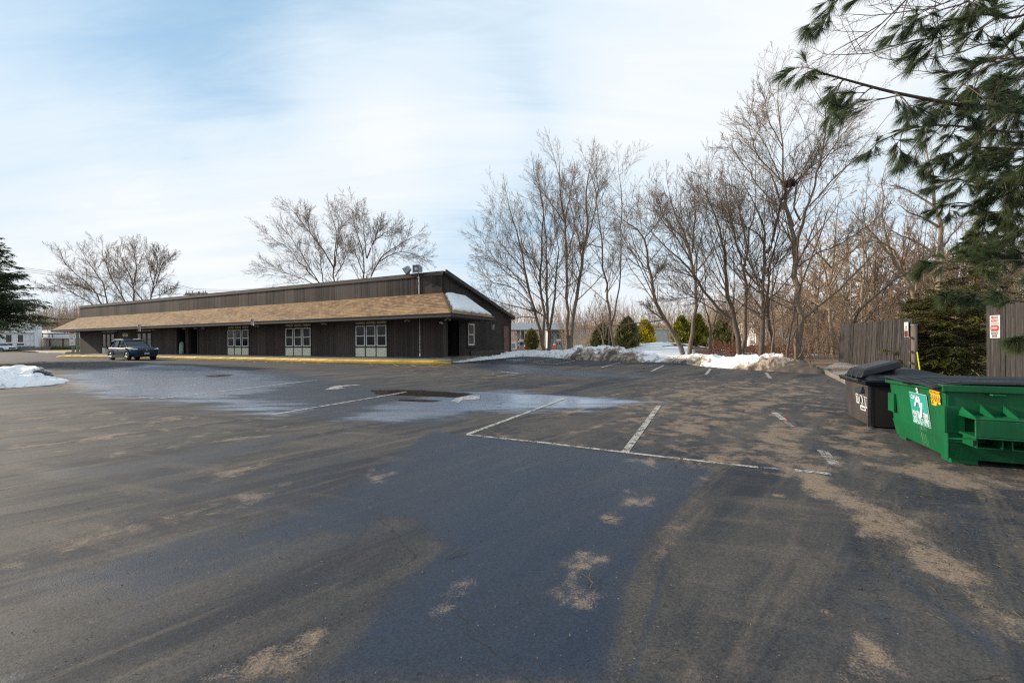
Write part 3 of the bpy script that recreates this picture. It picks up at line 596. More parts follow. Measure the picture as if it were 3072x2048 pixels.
for (a, b, c, d) in ((yw0, yw0 + fw, zw0, zw1), (yw1 - fw, yw1, zw0, zw1), (yw0 + fw, yw1 - fw, zw0, zw0 + fw), (yw0 + fw, yw1 - fw, zw1 - fw, zw1), (yw0 + fw, yw1 - fw, (zw0 + zw1) / 2 - .04, (zw0 + zw1) / 2 + .04)): m.box(-.05, .035, a, b, c, d)
f = m.build('window', M['white_vinyl'], u); MB().box(-.03, -.01, yw0 + .05, yw1 - .05, zw0 + .05, zw1 - .05).build('pane', M['glass_dim'], f)
m = MB(); m.box(.002, .06, yw0 - .12, yw0 - .002, zw0 - .1, zw1 + .12); m.box(.002, .06, yw1 + .002, yw1 + .12, zw0 - .1, zw1 + .12); m.box(.002, .06, yw0 - .001, yw1 + .001, zw1 + .002, zw1 + .12); m.box(.002, .1, yw0 - .15, yw1 + .15, zw0 - .17, zw0 - .101); m.build('window_trim', M['trim'], u)
# gable door
dr = MB().box(-.06, -.01, yd0 + .05, yd1 - .05, zdb, zdt - .05).build('door', M['brown_door'], bld); dr['label'] = 'plain red brown steel rear door'
m = MB(); m.box(-.08, .045, yd0, yd0 + .05, zdb, zdt); m.box(-.08, .045, yd1 - .05, yd1, zdb, zdt); m.box(-.08, .045, yd0 + .05, yd1 - .05, zdt - .05, zdt); m.build('door_frame', M['rust'], bld)
m = MB(); hz_ = zdb + 1.0; m.tube([(-.01, yd0 + .16, hz_), (.05, yd0 + .16, hz_)], .03, 8); m.build('door_handle', M['rust'], dr); MB().box(-.009, .02, yd0 + .12, yd0 + .2, hz_ + .1, hz_ + .22).build('lock_plate', M['rust'], dr)
# recessed doorways
def recess(xa, xb, dep, nm):
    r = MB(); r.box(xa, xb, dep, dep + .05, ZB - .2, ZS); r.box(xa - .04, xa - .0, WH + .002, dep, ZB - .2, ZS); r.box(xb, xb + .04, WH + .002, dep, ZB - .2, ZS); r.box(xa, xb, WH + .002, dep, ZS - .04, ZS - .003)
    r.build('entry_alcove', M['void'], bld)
    d = MB().box(xa + .15, xb - .15, dep - .05, dep - .003, ZB + .02, ZB + 2.1).build('door', M['trim'], bld); d['label'] = nm
    MB().box(xa + .3, xb - .3, dep - .06, dep - .052, ZB + 1.0, ZB + 1.9).build('pane', M['glass'], d)
recess(d1a + .02, d1b - .02, 1.3, 'dark glazed entry door in the left alcove'); recess(d2a + .02, d2b - .02, 1.3, 'dark glazed entry door in the right alcove')
for a_, b_ in ((d1b, d1b + .12), (d1a - .12, d1a), (d2b, d2b + .1), (.13, .27)): MB().box(a_, b_, -.03, -.001, ZB - .1, ZS - .005).build('alcove_post', M['trim'], bld)
bx_, bz_ = XZ(543, 1019, 0.9); MB().box(bx_ - .3, bx_ + .3, 1.2, 1.24, bz_ - .08, bz_ + .08).build('mail_plate', M['cream_dim'], bld)
# conduits
cx = X(1260.4, 1000); m = MB(); m.tube([(cx, -.03, ZB + .15), (cx, -.03, ZS)], .022, 8); m.box(cx - .05, cx + .05, -.06, -.003, ZB + .05, ZB + .22); m.build('conduit', M['white'], bld)
cx2, _ = XZ(1258, 850); m = MB(); m.tube([(cx2, -.03, ZJ + .02), (cx2, -.03, ZT - .3), (cx2, -.07, ZT - .2), (cx2, -.07, ZT + .1)], .03, 8); m.box(cx2 - .06, cx2 + .06, -.1, -.003, ZT - .33, ZT - .22); m.build('conduit', M['white'], bld)
# roof floodlights
def flood(px0, px1, py0, py1, aim, tilt, lab):
    xa, z1 = XZ(px0, py0, -0.25); xb, z0 = XZ(px1, py1, -0.25); cx_, cz = (xa + xb) / 2, (z0 + z1) / 2
    e = empty('floodlight', (cx_, -.25, cz), 0); e.parent = bld; e['label'] = lab; e.rotation_euler = (tilt, 0, aim); e.scale = (.62, .8, .8) if aim < -1 else (.92, .92, .92)
    s = .30; m = MB(); m.hexa([(-s, -.22, -s), (s, -.22, -s), (s * .75, .3, -s * .55), (-s * .75, .3, -s * .55)], [(-s, -.22, s), (s, -.22, s), (s * .75, .3, s * .75), (-s * .75, .3, s * .75)]); m.build('lamp_housing', M['galv'], e, bevel=.02)
    m = MB()
    for (a, b, c, d) in ((-s, -s + .06, -s, s), (s - .06, s, -s, s), (-s + .06, s - .06, -s, -s + .06), (-s + .06, s - .06, s - .06, s)): m.box(a, b, -.26, -.223, c, d)
    m.build('lens_rim', M['galv'], e); MB().box(-s + .06, s - .06, -.235, -.224, -s + .06, s - .06).build('lens', M['glass_dim'], e)
    MB().tube([(0, -.24, 0), (0, -.245, 0)], .15, 20).build('reflector', M['steel'], e); MB().tube([(0, -.248, 0), (0, -.262, 0)], .06, 12).build('bulb', M['white'], e)
    b = MB(); b.tube([(0, 0, -s), (0, 0, -s - .18)], .035, 8); b.build('bracket', M['rust'], e)
    return cx_, cz
fx1, fz1 = flood(1211, 1233, 797, 823, -1.35, 0.6, 'grey floodlight turned sideways'); fx2, fz2 = flood(1242, 1265, 796, 820, 0.1, -0.02, 'grey floodlight facing the car park')
m = MB(); m.tube([(fx2 - .5, -.2, ZT - .03), (fx2 + .6, -.2, ZT - .03)], .025, 6); m.tube([(fx2 + .1, -.2, ZT - .03), (fx2 + .75, -.03, ZT - .9)], .018, 6); m.tube([(fx1 + .2, -.2, ZT - .03), (fx2 - .35, -.03, ZT - .95)], .014, 6); m.tube([(fx2 + .1, -.2, ZT - .03), (fx2 + .1, -.02, ZT - .03)], .02, 6)
m.tube([(fx2 - .35, -.02, ZT - 1.0), (fx2 - .35, -.02, ZT - 1.35)], .014, 5); m.build('lamp_bracket', M['rust'], bld)
# soffit lights
for (px, py) in ((347.7, 990), (461, 984), (553.7, 982), (587.7, 981), (610, 978), (771.6, 972), (972.8, 963), (1221.7, 952), (1343.6, 951.5)):
    xx_, _ = XZ(px, py, -0.9); m = MB(); m.box(xx_ - .08, xx_ + .08, -.98, -.82, ZS - .07, ZS - .002)
    for d in (-.2, .2): m.tube([(xx_ + d * .3, -.9, ZS - .06), (xx_ + d, -.96, ZS - .13)], [.04, .075], 8)
    m.build('soffit_light', M['galv'], bld)
sx_, sz_ = XZ(1326, 969, -.1); m = MB(); m.tube([(sx_, -.02, sz_), (sx_, -.1, sz_)], .05, 8); m.tube([(sx_ + .05, -.12, sz_ + .02), (sx_ - .13, -.2, sz_ + .05)], .05, 8); m.build('security_camera', M['white'], bld)
ly, lz = B.on_x(1476, 981.5); m = MB(); m.box(.003, .05, ly - .1, ly + .1, lz - .22, lz + .2); m.box(.05, .2, ly - .12, ly + .12, lz + .12, lz + .2); m.tube([(.12, ly, lz + .12), (.12, ly, lz - .2)], [.11, .07], 8); m.build('wall_lamp', M['galv'], bld)
px0, pz1 = XZ(368.7, 999.5); px1, pz0 = XZ(383.8, 1009.3)
pl = MB().box(px0, px1, -.03, -.003, pz0, pz1).build('name_plaque', M['cream'], bld); text_part('lettering', 'Chiropractic', .17, ((px0 + px1) / 2, -.033, pz1 - .14), (PI / 2, 0, 0), M['ink'], pl, sx=.62) if False else None
mm = MB(); cxp = (px0 + px1) / 2
for k in range(5): mm.box(px0 + .06 + k * (px1 - px0 - .1) / 5, px0 + .03 + (k + .8) * (px1 - px0) / 5, -.036, -.031, pz1 - .13, pz1 - .07)
mm.box(cxp - .1, cxp + .08, -.036, -.031, (pz0 + pz1) / 2 - .1, (pz0 + pz1) / 2 + .05); mm.build('lettering', M['ink'], pl)

# snow lying on the hip roof
N = 26; e0, e1 = OT + Vector((0, .5, 0)), Vector((OV, YE - .12, ZE)); V = []; Fq = []
nrm = (Vector((OV, YE, ZE)) - OT).cross(Vector((0.02, -0.02, ZJ)) - OT).normalized()
rn = random.Random(4)
for i in range(N + 1):
    for j in range(N + 1):
        a = i / N; b = j / N; lo = 0.13 + .03 * math.sin(a * 30); bb = lo + (0.985 - lo) * b
        p0 = OT.lerp(Vector((0.02, -0.02, ZJ)), bb) + Vector((0, .42 - .12 * bb, 0)) * 1.0; p1 = Vector((OV, YE - .05, ZE)).lerp(Vector((0.02, YT, ZJ)), bb)
        if bb > .8: pass
        p0 = p0 + Vector((0, .05 * math.sin(bb * 26) + .04 * math.sin(bb * 61), 0))
        p = p0.lerp(p1, a); th = 0.17 * min(1, 7 * min(a, 1 - a) + .15) ** .5 * min(1, 7 * min(b, (1 - b) + .08) + .12) ** .5
        th *= 1 + .25 * mnoise.noise(Vector((p.x * 1.5, p.y * 1.5, 0))); V.append(tuple(p + nrm * (th + .01)))
for i in range(N):
    for j in range(N): q = i * (N + 1) + j; Fq.append((q, q + N + 1, q + N + 2, q + 1))
base_n = len(V)
ring = [i * (N + 1) for i in range(N + 1)] + [N * (N + 1) + j for j in range(1, N + 1)] + [i * (N + 1) + N for i in range(N - 1, -1, -1)] + [j for j in range(N - 1, 0, -1)]
for r_ in ring: V.append(tuple(Vector(V[r_]) - nrm * .17 * 1.0))
for k in range(len(ring)): Fq.append((ring[k], base_n + k, base_n + (k + 1) % len(ring), ring[(k + 1) % len(ring)]))
Fq.append(tuple(base_n + k for k in range(len(ring))))
def snow_mat(name, dirty=0.0, blue=0.0):
    t = NT(name); v = t.coord('Object'); a = t.noise(v, 1.5, 9, 0.74, 0.9); b = t.noise(v, 5, 5, 0.7)
    x = t.math('ADD', t.math('MULTIPLY', a, 0.8), t.math('MULTIPLY', b, 0.35))
    if dirty:
        x = t.math('ADD', t.math('MULTIPLY_ADD', a, 1.5, t.math('MULTIPLY_ADD', b, 0.35, -0.35)), t.math('MULTIPLY', t.attr('dirt'), dirty))
        c = t.mix(t.mr(x, 0.66, 0.82), (0.88, 0.88, 0.89), (0.37, 0.29, 0.22)); c = t.mix(t.mr(x, 0.84, 1.02), c, (0.095, 0.072, 0.056))
        c = t.mix(t.mr(t.noise(v, 26, 3, 0.7), 0.52, 0.7, 0, 0.5), c, t.mix(0.5, c, (0.12, 0.10, 0.09)))
    else: c = t.mix(t.mr(x, 0.4, 0.75, 0, .35), (0.82, 0.84, 0.86), (0.74, 0.76, 0.80))
    t.b.inputs['Subsurface Weight'].default_value = 0.0
    return t.fin(c, 0.6, t.bump(t.math('ADD', b, t.noise(v, 22, 3)), 0.6, 0.03), spec=0.3)
M['snow'] = snow_mat('clean_snow'); M['snow_dirty'] = snow_mat('dirty_snow', 0.55)
mb = MB(); mb.v = V; mb.f = Fq; rs = mb.build('roof_snow', M['snow'], None, smooth=True); rs.location = B.o; rs.rotation_euler = (0, 0, TH)
props(rs, 'smooth slab of snow lying on the right hip of the shingled awning roof', 'snow')

# ------------------------------------------------------------------ pavement, kerb, painted lines
kp = [(169.6, 1071.5), (330, 1073), (560, 1077), (800, 1081.5), (1000, 1086.5), (1180, 1090), (1300, 1092), (1349, 1090.5)]
kw = [G(*p) for p in kp]; KT = 0.20
top = [Vector((p.x, p.y, p.z + KT)) for p in kw]
# pavement top: from the kerb back edge to the wall, and round the right corner
inn = [B.l2w((min(.3, max(-LEN - 1.6, B.w2l(p).x)), 0.0, ZB)) for p in kw]
m = MB()
off = Vector((B.s, 0, 0)); nv = Vector((.4215, .907, 0))
for i in range(len(kw) - 1):
    a, b = top[i] + nv * .16, top[i + 1] + nv * .16; c, d = inn[i + 1] + nv * .3, inn[i] + nv * .3
    m.hexa([a - Vector((0, 0, .4)), b - Vector((0, 0, .4)), c - Vector((0, 0, .6)), d - Vector((0, 0, .6))], [a, b, c, d])
e1 = [B.l2w((.3, .3, ZB)), top[-1] + nv * .16, G(1358, 1085) + Vector((0, 0, .15)), at(1412, 1077.5, 28.2), at(1441, 1070.5, 30.4), B.l2w((.01, 5.3, .62)), B.l2w((.01, 2.1, .68)), B.l2w((-1.7, 2.1, .68)), B.l2w((-1.7, .3, .68))]
m.slab([p - Vector((0, 0, .4)) for p in e1], (0, 0, .4))
for (xa, xb) in ((d1a, d1b), (d2a, d2b)): m.hexa([B.l2w(q) for q in ((xa, .3, .3), (xb, .3, .3), (xb, 1.4, .3), (xa, 1.4, .3))], [B.l2w(q) for q in ((xa, .3, ZB), (xb, .3, ZB), (xb, 1.4, ZB), (xa, 1.4, ZB))])
props(m.build('pavement', M['concrete']), kind='structure')
m = MB(); rk = random.Random(2)
kk = []
for i in range(len(kw) - 1):
    n = max(2, int((kw[i + 1] - kw[i]).length / .5))
    for j in range(n): kk.append(kw[i].lerp(kw[i + 1], j / n))
kk.append(kw[-1])
prof = [(0, -.05), (-.01, .12), (.02, KT), (.158, KT + .004), (.158, -.05)]
vs_ = []
for i, p in enumerate(kk):
    e = min(i, len(kk) - 1 - i); f_ = min(1, .35 + e * .4)
    for (a, z) in prof: vs_.append(p + nv * (a + rk.uniform(-.008, .008)) + Vector((0, 0, (z * f_ if z > 0 else z) + rk.uniform(-.006, .006))))
np_ = len(prof); fs_ = []
for i in range(len(kk) - 1):
    for j in range(np_): q = i * np_; fs_.append((q + j, q + (j + 1) % np_, q + np_ + (j + 1) % np_, q + np_ + j))
fs_ += [tuple(range(np_)), tuple(range((len(kk) - 1) * np_, len(kk) * np_))]
m.add(vs_, fs_); props(m.build('kerb', M['yellow']), kind='structure')

def drape(poly, name, mat, dz=0.006, step=0.5):
    # thin sheet following the lot: world polygon strip given as left and right edges
    L, R = poly; m = MB(); n = len(L)
    for i in range(n - 1):
        a0, a1, b0, b1 = L[i], L[i + 1], R[i], R[i + 1]; k = max(1, int((a1 - a0).length / step))
        for j in range(k):
            q = [a0.lerp(a1, j / k), a0.lerp(a1, (j + 1) / k), b0.lerp(b1, (j + 1) / k), b0.lerp(b1, j / k)]
            m.add([(p.x, p.y, float(gz(p.x, p.y)) + dz) for p in q], [(0, 1, 2, 3)])
    return props(m.build(name, mat), kind='structure')
def line(p, q, w=0.1, name='parking_line', mat=None, gaps=()):
    a, b = G(*p), G(*q); d = (b - a); d.z = 0; d.normalize(); s = Vector((-d.y, d.x, 0)) * w / 2
    return drape(([a + s, b + s], [a - s, b - s]), name, mat or M['paint_line'])
t = NT('worn_white_road_paint'); v = t.coord('Object'); a = t.noise(v, 7, 6, 0.7); b = t.noise(v, 60, 3, 0.7)
x = t.math('ADD', t.math('MULTIPLY', a, 0.6), t.math('MULTIPLY', b, 0.5)); t.fin((0.40, 0.385, 0.36), 0.75, t.bump(b, .3, .004))
tp = t.n('ShaderNodeBsdfTransparent'); ms = t.n('ShaderNodeMixShader'); t.l(t.mr(x, 0.50, 0.64), ms.inputs[0]); t.l(t.b.outputs[0], ms.inputs[1]); t.l(tp.outputs[0], ms.inputs[2]); t.l(ms.outputs[0], t.out.inputs[0]); M['paint_worn'] = t.m
t = NT('faded_white_road_paint'); v = t.coord('Object'); a = t.noise(v, 4, 6, 0.7); b = t.noise(v, 50, 3, 0.7)
x = t.math('ADD', t.math('MULTIPLY', a, 0.6), t.math('MULTIPLY', b, 0.5)); t.fin((0.42, 0.41, 0.40), 0.75)
tp = t.n('ShaderNodeBsdfTransparent'); ms = t.n('ShaderNodeMixShader'); t.l(t.mr(x, 0.42, 0.60), ms.inputs[0]); t.l(t.b.outputs[0], ms.inputs[1]); t.l(tp.outputs[0], ms.inputs[2]); t.l(ms.outputs[0], t.out.inputs[0]); M['paint_faded'] = t.m
PW, PF, PL = M['paint_worn'], M['paint_faded'], M['paint_line']
for p, q, w, mt in (((1400, 1303.8), (1655, 1330.5), .08, PW), ((1658, 1331), (1875, 1357), .08, PW), ((1878, 1357.5), (2040, 1376), .08, PW), ((2050, 1377), (2275, 1402), .08, PW), ((2282, 1402.5), (2372, 1409), .07, PF),
                    ((1402, 1303), (1690, 1196), .10, PW), ((1874, 1357), (1977, 1216), .11, PW), ((2385, 1410), (2492, 1422), .10, PW), ((2466, 1351), (2512, 1400), .13, PF), ((2322.4, 1237), (2351.5, 1260), .13, PW), ((2355, 1262), (2375, 1280), .10, PF),
                    ((2298, 1118), (2311, 1135), .12, PW), ((2132, 1105.5), (2117.5, 1124), .12, PW), ((1990.8, 1096), (1953.6, 1114), .12, PW), ((1861.7, 1087), (1803, 1102.8), .12, PW), ((1726.5, 1081.5), (1666, 1092.6), .11, PW), ((1666, 1092.6), (1599, 1086.5), .11, PW),
                    ((1599, 1086.5), (1668, 1075.5), .11, PW), ((1640, 1090), (1700, 1084.5), .09, PF), ((1622, 1088.6), (1690, 1080.5), .09, PF), ((1700, 1079), (1670, 1078), .09, PF),
                    ((818, 1243), (1219, 1175.6), .11, PW), ((467, 1196.6), (951, 1139.7), .10, PW), ((359, 1178), (823.6, 1130), .10, PF), ((431, 1148), (710, 1123), .10, PF), ((467, 1127), (608, 1116.4), .10, PF), ((265, 1116), (437, 1106.5), .10, PF), ((210, 1110.5), (360, 1102.6), .10, PF),
                    ((307, 1175.6), (467, 1196.6), .10, PF), ((150, 1108), (290, 1100), .1, PF), ((1495, 1113), (1560, 1121), .25, PF), ((1440, 1072.5), (1500, 1068), .1, PF)):
    line(p, q, w, mat=mt)
def gpoly(pts, name, mat, dz=0.007):
    m = MB(); P = [G(*p) for p in pts]; m.add([(p.x, p.y, p.z + dz) for p in P], [tuple(range(len(P)))]); o = m.build(name, mat)
    bm = bmesh.new(); bm.from_mesh(o.data); bmesh.ops.triangulate(bm, faces=bm.faces); bm.to_mesh(o.data); bm.free(); return props(o, kind='structure')
gpoly([(1082, 1153.8), (1075, 1155.5), (1030, 1159), (1021, 1162.5), (1038, 1163), (1012, 1167), (974, 1169.5), (994, 1160.5), (1012, 1156.5)], 'painted_arrow', PW)
gpoly([(1440, 1186), (1439, 1197), (1388, 1200), (1377, 1207.5), (1352, 1204), (1368, 1194.5), (1400, 1188)], 'painted_arrow', PW)
yl = M['yellow_line'] = pm('worn_yellow_road_paint', (0.42, 0.25, 0.03), (0.22, 0.15, 0.06), 5, 0.7, 0.2)
for p, q in (((1330, 1092.5), (1307, 1101.5)), ((1307, 1101.5), (1225, 1099)), ((1225, 1099), (1100, 1096.5)), ((1100, 1096.5), (985, 1092.5)), ((1180, 1092), (1195, 1098.5)), ((1232, 1094), (1249, 1100)), ((1285, 1096), (1303, 1101)), ((985, 1092.5), (860, 1089)), ((860, 1089), (760, 1086.5)),
             ((1110, 1092.5), (1118, 1095)), ((952, 1088.5), (962, 1091)), ((910, 1087), (918, 1090)), ((873, 1087.5), (877, 1089)), ((830, 1086), (834, 1088)), ((797, 1085), (799, 1087)), ((765, 1084), (762, 1086.5)), ((730, 1083), (727, 1085.5)), ((250, 1074), (150, 1072))):
    line(p, q, .09, 'kerbside_marking', yl)
gpoly([(1520, 1078.5), (1547, 1077.5), (1577, 1079.5), (1570, 1082.5), (1540, 1083), (1516, 1081)], 'accessible_bay_square', pm('faded_blue_road_paint', (0.03, 0.16, 0.34), (0.05, 0.12, 0.2), 5, 0.7, 0.1))
gpoly([(1535, 1079.3), (1552, 1078.9), (1562, 1080.2), (1550, 1081.4), (1536, 1081.2)], 'accessible_bay_symbol', PW, .011)
# ------------------------------------------------------------------ green refuse container
def on_lot(fr, x, y): p = fr.l2w((x, y, 0)); return float(gz(p.x, p.y))
c0 = G(2849, 1390); GD = Frame(c0.x, c0.y, c0.z)
gd = empty('green_dumpster', GD.o, TH, 'green steel dumpster with ribbed black lids and a teal AJ sign', 'dumpster')
L_ = 1.66; WD = 2.6; H_ = 1.0
# local: x to the right along the fork side, y towards the rear, the signed end faces -x
def ring(z, ox, oy): return [(-ox, -oy, z), (WD + ox, -oy, z), (WD + ox, L_ + oy, z), (-ox, L_ + oy, z)]
m = MB(); rings = [ring(.07, -.015, -.02), ring(.31, .02, .02), ring(.315, .012, .012), ring(.985, .055, .03)]
vs_ = [p for r in rings for p in r]; fs_ = [(3, 2, 1, 0)]
for k in range(3):
    for j in range(4): fs_.append((k * 4 + j, k * 4 + (j + 1) % 4, k * 4 + 4 + (j + 1) % 4, k * 4 + 4 + j))
m.add(vs_, fs_); m.build('body', M['green'], gd, bevel=.012)
m = MB(); z0, z1 = .98, 1.07
m.box(-.10, WD + .1, -.085, -.031, z0, z1); m.box(-.10, WD + .1, L_ + .031, L_ + .085, z0 - .05, z1 - .02); m.hexa([(-.10, -.03, z0), (-.056, -.03, z0), (-.056, L_ + .03, z0 - .05), (-.10, L_ + .03, z0 - .05)], [(-.10, -.03, z1), (-.056, -.03, z1), (-.056, L_ + .03, z1 - .05), (-.10, L_ + .03, z1 - .05)]); m.box(WD + .056, WD + .1, -.03, L_ + .03, z0, z1); m.build('top_rim', M['green'], gd, bevel=.008)
m = MB(); m.box(-.014, WD + .01, -.028, -.0, .302, .316); m.box(-.03, -.001, -.02, L_, .302, .316); m.box(-.032, -.02, -.035, .05, .07, .97); m.build('weld_seam', M['green'], gd)
for (x, y) in ((.04, .05), (.04, L_ - .3), (WD - .35, .05), (WD - .35, L_ - .3)): MB().box(x, x + .26, y, y + .26, 0, .07).build('skid', M['green'], gd)
def FX(px, yl=-.05): return GD.on_y(px, 1200, yl)[0]
# corner doubler plates
m = MB(); m.box(-.075, -.04, -.06, .14, .43, .78); m.box(-.06, FX(2896), -.045, -.028, .425, .785); m.build('corner_plate', M['green'], gd, bevel=.006)
MB().box(-.075, -.04, L_ - .17, L_ + .05, .45, .76).build('hinge_plate', M['green'], gd, bevel=.006)
# long fork sleeve on the right hand face
m = MB(); sx = FX(2923, -.38); m.box(sx, WD - .1, -.40, -.03, .43, .455); m.box(sx, WD - .1, -.40, -.03, .665, .69); m.box(sx, WD - .1, -.40, -.375, .455, .665); m.build('fork_sleeve', M['green'], gd, bevel=.008)
m = MB(); xw = FX(2884, -.05); m.slab([(sx, -.40, .43), (xw, -.06, .425), (sx, -.04, .43)], (0, 0, .012)); m.slab([(sx, -.40, .69), (xw, -.06, .775), (sx, -.04, .69)], (0, 0, .012)); m.slab([(sx, -.40, .42), (sx - .22, -.30, .40), (sx, -.26, .42)], (0, 0, -.01)); m.build('sleeve_flare', M['green'], gd)
for gx in (FX(2980, -.3), FX(3054, -.3), 1.9): MB().slab([(gx, -.03, .69), (gx, -.30, .69), (gx, -.03, .82)], (.014, 0, 0)).build('gusset', M['green'], gd)
for gx in (FX(2924, -.3), FX(3030, -.3), 1.9):
    m = MB(); m.box(gx, gx + .24, -.33, -.03, .30, .312); m.box(gx, gx + .012, -.33, -.03, .312, .425); m.box(gx + .228, gx + .24, -.33, -.03, .312, .425); m.build('sleeve_support', M['green'], gd)
ha, hb_ = FX(2962), FX(3018)
MB().tube([(ha, -.03, .96), (ha + .03, -.10, .955), (hb_ - .03, -.10, .955), (hb_, -.03, .96)], .012, 8).build('handle', M['green'], gd)
MB().tube([(.5, L_ + .06, 1.05), (WD + .1, L_ + .06, 1.05)], .016, 8).build('hinge_rod', M['green'], gd)
# ribbed lids
def lid(y0, y1, dz, sag):
    nx, ny = 30, 64; V = []; Fq = []; rn = random.Random(int(y0 * 100) + 3)
    for i in range(nx + 1):
        for j in range(ny + 1):
            a, b = i / nx, j / ny; x = -.20 + (WD + .3) * a; y = y0 + (y1 - y0) * b
            z = 1.078 - .028 * y + dz + .022 * math.sin(PI * b) + .012 * math.sin(a * 2.6)
            z += .012 * (1 if (b * 8.0) % 1 < .45 and .04 < b < .96 and a > .025 else 0)
            z -= (sag + .04 * (1 - b) * 1) * max(0, 1 - a * 8) ** 1.5
            V.append((x, y, z))
    for i in range(nx):
        for j in range(ny): q = i * (ny + 1) + j; Fq.append((q, q + ny + 1, q + ny + 2, q + 1))
    mb = MB(); mb.v = V; mb.f = Fq; o = mb.build('lid', M['black_lid'], gd); s = o.modifiers.new('thickness', 'SOLIDIFY'); s.thickness = .012; s.offset = 1
    return o
lid(-.07, .80, .0, .035); lid(.78, L_ + .05, .008, .02)
# signs on the end face (plane tilts out slightly towards the top)
def endp(px, py, xo=-.045): y, z = GD.on_x(px, py, xo); return y, z
def sticker(pts, name, mat, xo, th=.004, parent=gd, sh=0.045):
    P = []
    for p in pts:
        y, z = endp(p[0], p[1], -.04); P.append(Vector((-.012 - sh * (z - .315) / .575 - xo, y, z)))
    return MB().slab(P, (-th, 0, 0)).build(name, mat, parent)
def zq(x, y): return (2640 + x / 4.611, 1080 + y / 4.611)
sg = sticker([zq(425, 432), zq(665, 487), zq(688, 945), zq(450, 857)], 'sign', M['paper'], .003)
def inset(pts, k=.02):
    c = (sum(p[0] for p in pts) / 4, sum(p[1] for p in pts) / 4); return [(p[0] + (c[0] - p[0]) * k, p[1] + (c[1] - p[1]) * k) for p in pts]
tp_ = [zq(425, 432), zq(665, 487), zq(688, 945), zq(450, 857)]
sticker(inset(tp_), 'sign_face', M['teal'], .008, parent=sg)
def end_text(s, px, py, size, parent, mat, sx=1, ex=.002, xo=.014, rx=0.0, nm='lettering', bold=.004):
    y, z = endp(px, py, -.04); x = -.012 - .045 * (z - .315) / .575 - xo
    o = text_part(nm, s, size, (x, y, z), (PI / 2, 0, -PI / 2), mat, parent, ex, sx=sx, bold=bold)
    return o
q = zq(545, 548); end_text('A', q[0], q[1], .33, sg, M['white'], .85, bold=.018); q = zq(590, 640); end_text('J', q[0], q[1], .33, sg, M['white'], 1.0, bold=.022)
q = zq(480, 508); end_text('Call', q[0], q[1], .095, sg, M['white'], .8)
q = zq(560, 752); end_text('WASTE\u00b7SYSTEMS', q[0], q[1], .105, sg, M['white'], .60); q = zq(567, 843); end_text('203-272-1992', q[0], q[1], .135, sg, M['white'], .62)
q = zq(640, 818); end_text('INC', q[0], q[1], .03, sg, M['white'], .8)
sticker([zq(536, 375), zq(552, 405), zq(540, 435), zq(520, 402)], 'diamond_sticker', M['paper'], .003)
ys_ = sticker([zq(722, 405), zq(864, 443), zq(858, 657), zq(735, 612)], 'warning_sticker', M['yel_sticker'], .003)
sticker([zq(728, 415), zq(860, 450), zq(860, 483), zq(730, 446)], 'red_band', M['red'], .008, .003, ys_)
q = zq(794, 449); end_text('DO NOT PARK', q[0], q[1], .048, ys_, M['yel_sticker'], .82)
sticker([zq(733, 533), zq(796, 552), zq(796, 570), zq(734, 549)], 'black_band', M['ink'], .008, .003, ys_); sticker([zq(802, 554), zq(866, 574), zq(866, 592), zq(803, 571)], 'black_band', M['ink'], .008, .003, ys_)
q = zq(765, 552); end_text('CAUTION', q[0], q[1], .03, ys_, M['yel_sticker'], .8); q = zq(834, 573); end_text('CAUTION', q[0], q[1], .03, ys_, M['yel_sticker'], .8)
for k in range(5):
    q = zq(742 + k * 28, 495 + k * 8.5); y, z = endp(*q, -.04); x = -.012 - .045 * (z - .315) / .575 - .008
    m = MB(); n = 16
    for j in range(n):
        a, b = 2 * PI * j / n, 2 * PI * (j + 1) / n; m.tube([(x, y + .028 * math.cos(a), z + .034 * math.sin(a)), (x, y + .028 * math.cos(b), z + .034 * math.sin(b))], .003, 4)
    m.tube([(x, y + .02, z + .024), (x, y - .02, z - .024)], .003, 4); m.build('pictogram', M['red'] if k % 2 else M['ink'], ys_)
for k in range(2):
    q = zq(752 + k * 68, 582 + k * 22); y, z = endp(*q, -.04); x = -.012 - .045 * (z - .315) / .575 - .008
    MB().tube([(x, y, z), (x - .003, y, z)], .02, 10).build('pictogram', M['red'], ys_)
# pale streaks running down from the sign
t = NT('dried_streaks'); v = t.coord('Object', (1, 30, .8)); a = t.noise(v, 1.5, 6, .7); t.fin((0.28, 0.42, 0.33), .7)
tp = t.n('ShaderNodeBsdfTransparent'); ms = t.n('ShaderNodeMixShader'); t.l(t.mr(a, .50, .68, 1, .25), ms.inputs[0]); t.l(t.b.outputs[0], ms.inputs[1]); t.l(tp.outputs[0], ms.inputs[2]); t.l(ms.outputs[0], t.out.inputs[0])
P = [zq(505, 880), zq(628, 925), zq(625, 1010), zq(512, 960)]
ps = [(-.0128 - .045 * (max(endp(*p, -.04)[1], .315) - .315) / .575 - .0035, *endp(*p, -.04)) for p in P]; MB().add(ps, [(0, 1, 2, 3)]).build('dirt_streak', t.m, gd)
P = [zq(520, 985), zq(622, 1035), zq(650, 1190), zq(545, 1170)]
ps = [(-.02 + .035 * (.31 - endp(*p, -.03)[1]) / .24 - .004, *endp(*p, -.03)) for p in P]; MB().add(ps, [(0, 1, 2, 3)]).build('dirt_streak', t.m, gd)
p = GD.l2w((1.25, -.08, 0)); m = MB(); rn = random.Random(9)
n = 9; V = [(0, 0, .05)] ; 
for r_, h in ((.10, .045), (.17, .012), (.19, .0)):
    for k in range(12): a = 2 * PI * k / 12; V.append((r_ * 1.3 * math.cos(a) * rn.uniform(.8, 1.15), r_ * .7 * math.sin(a) * rn.uniform(.8, 1.15), h * rn.uniform(.6, 1.3)))
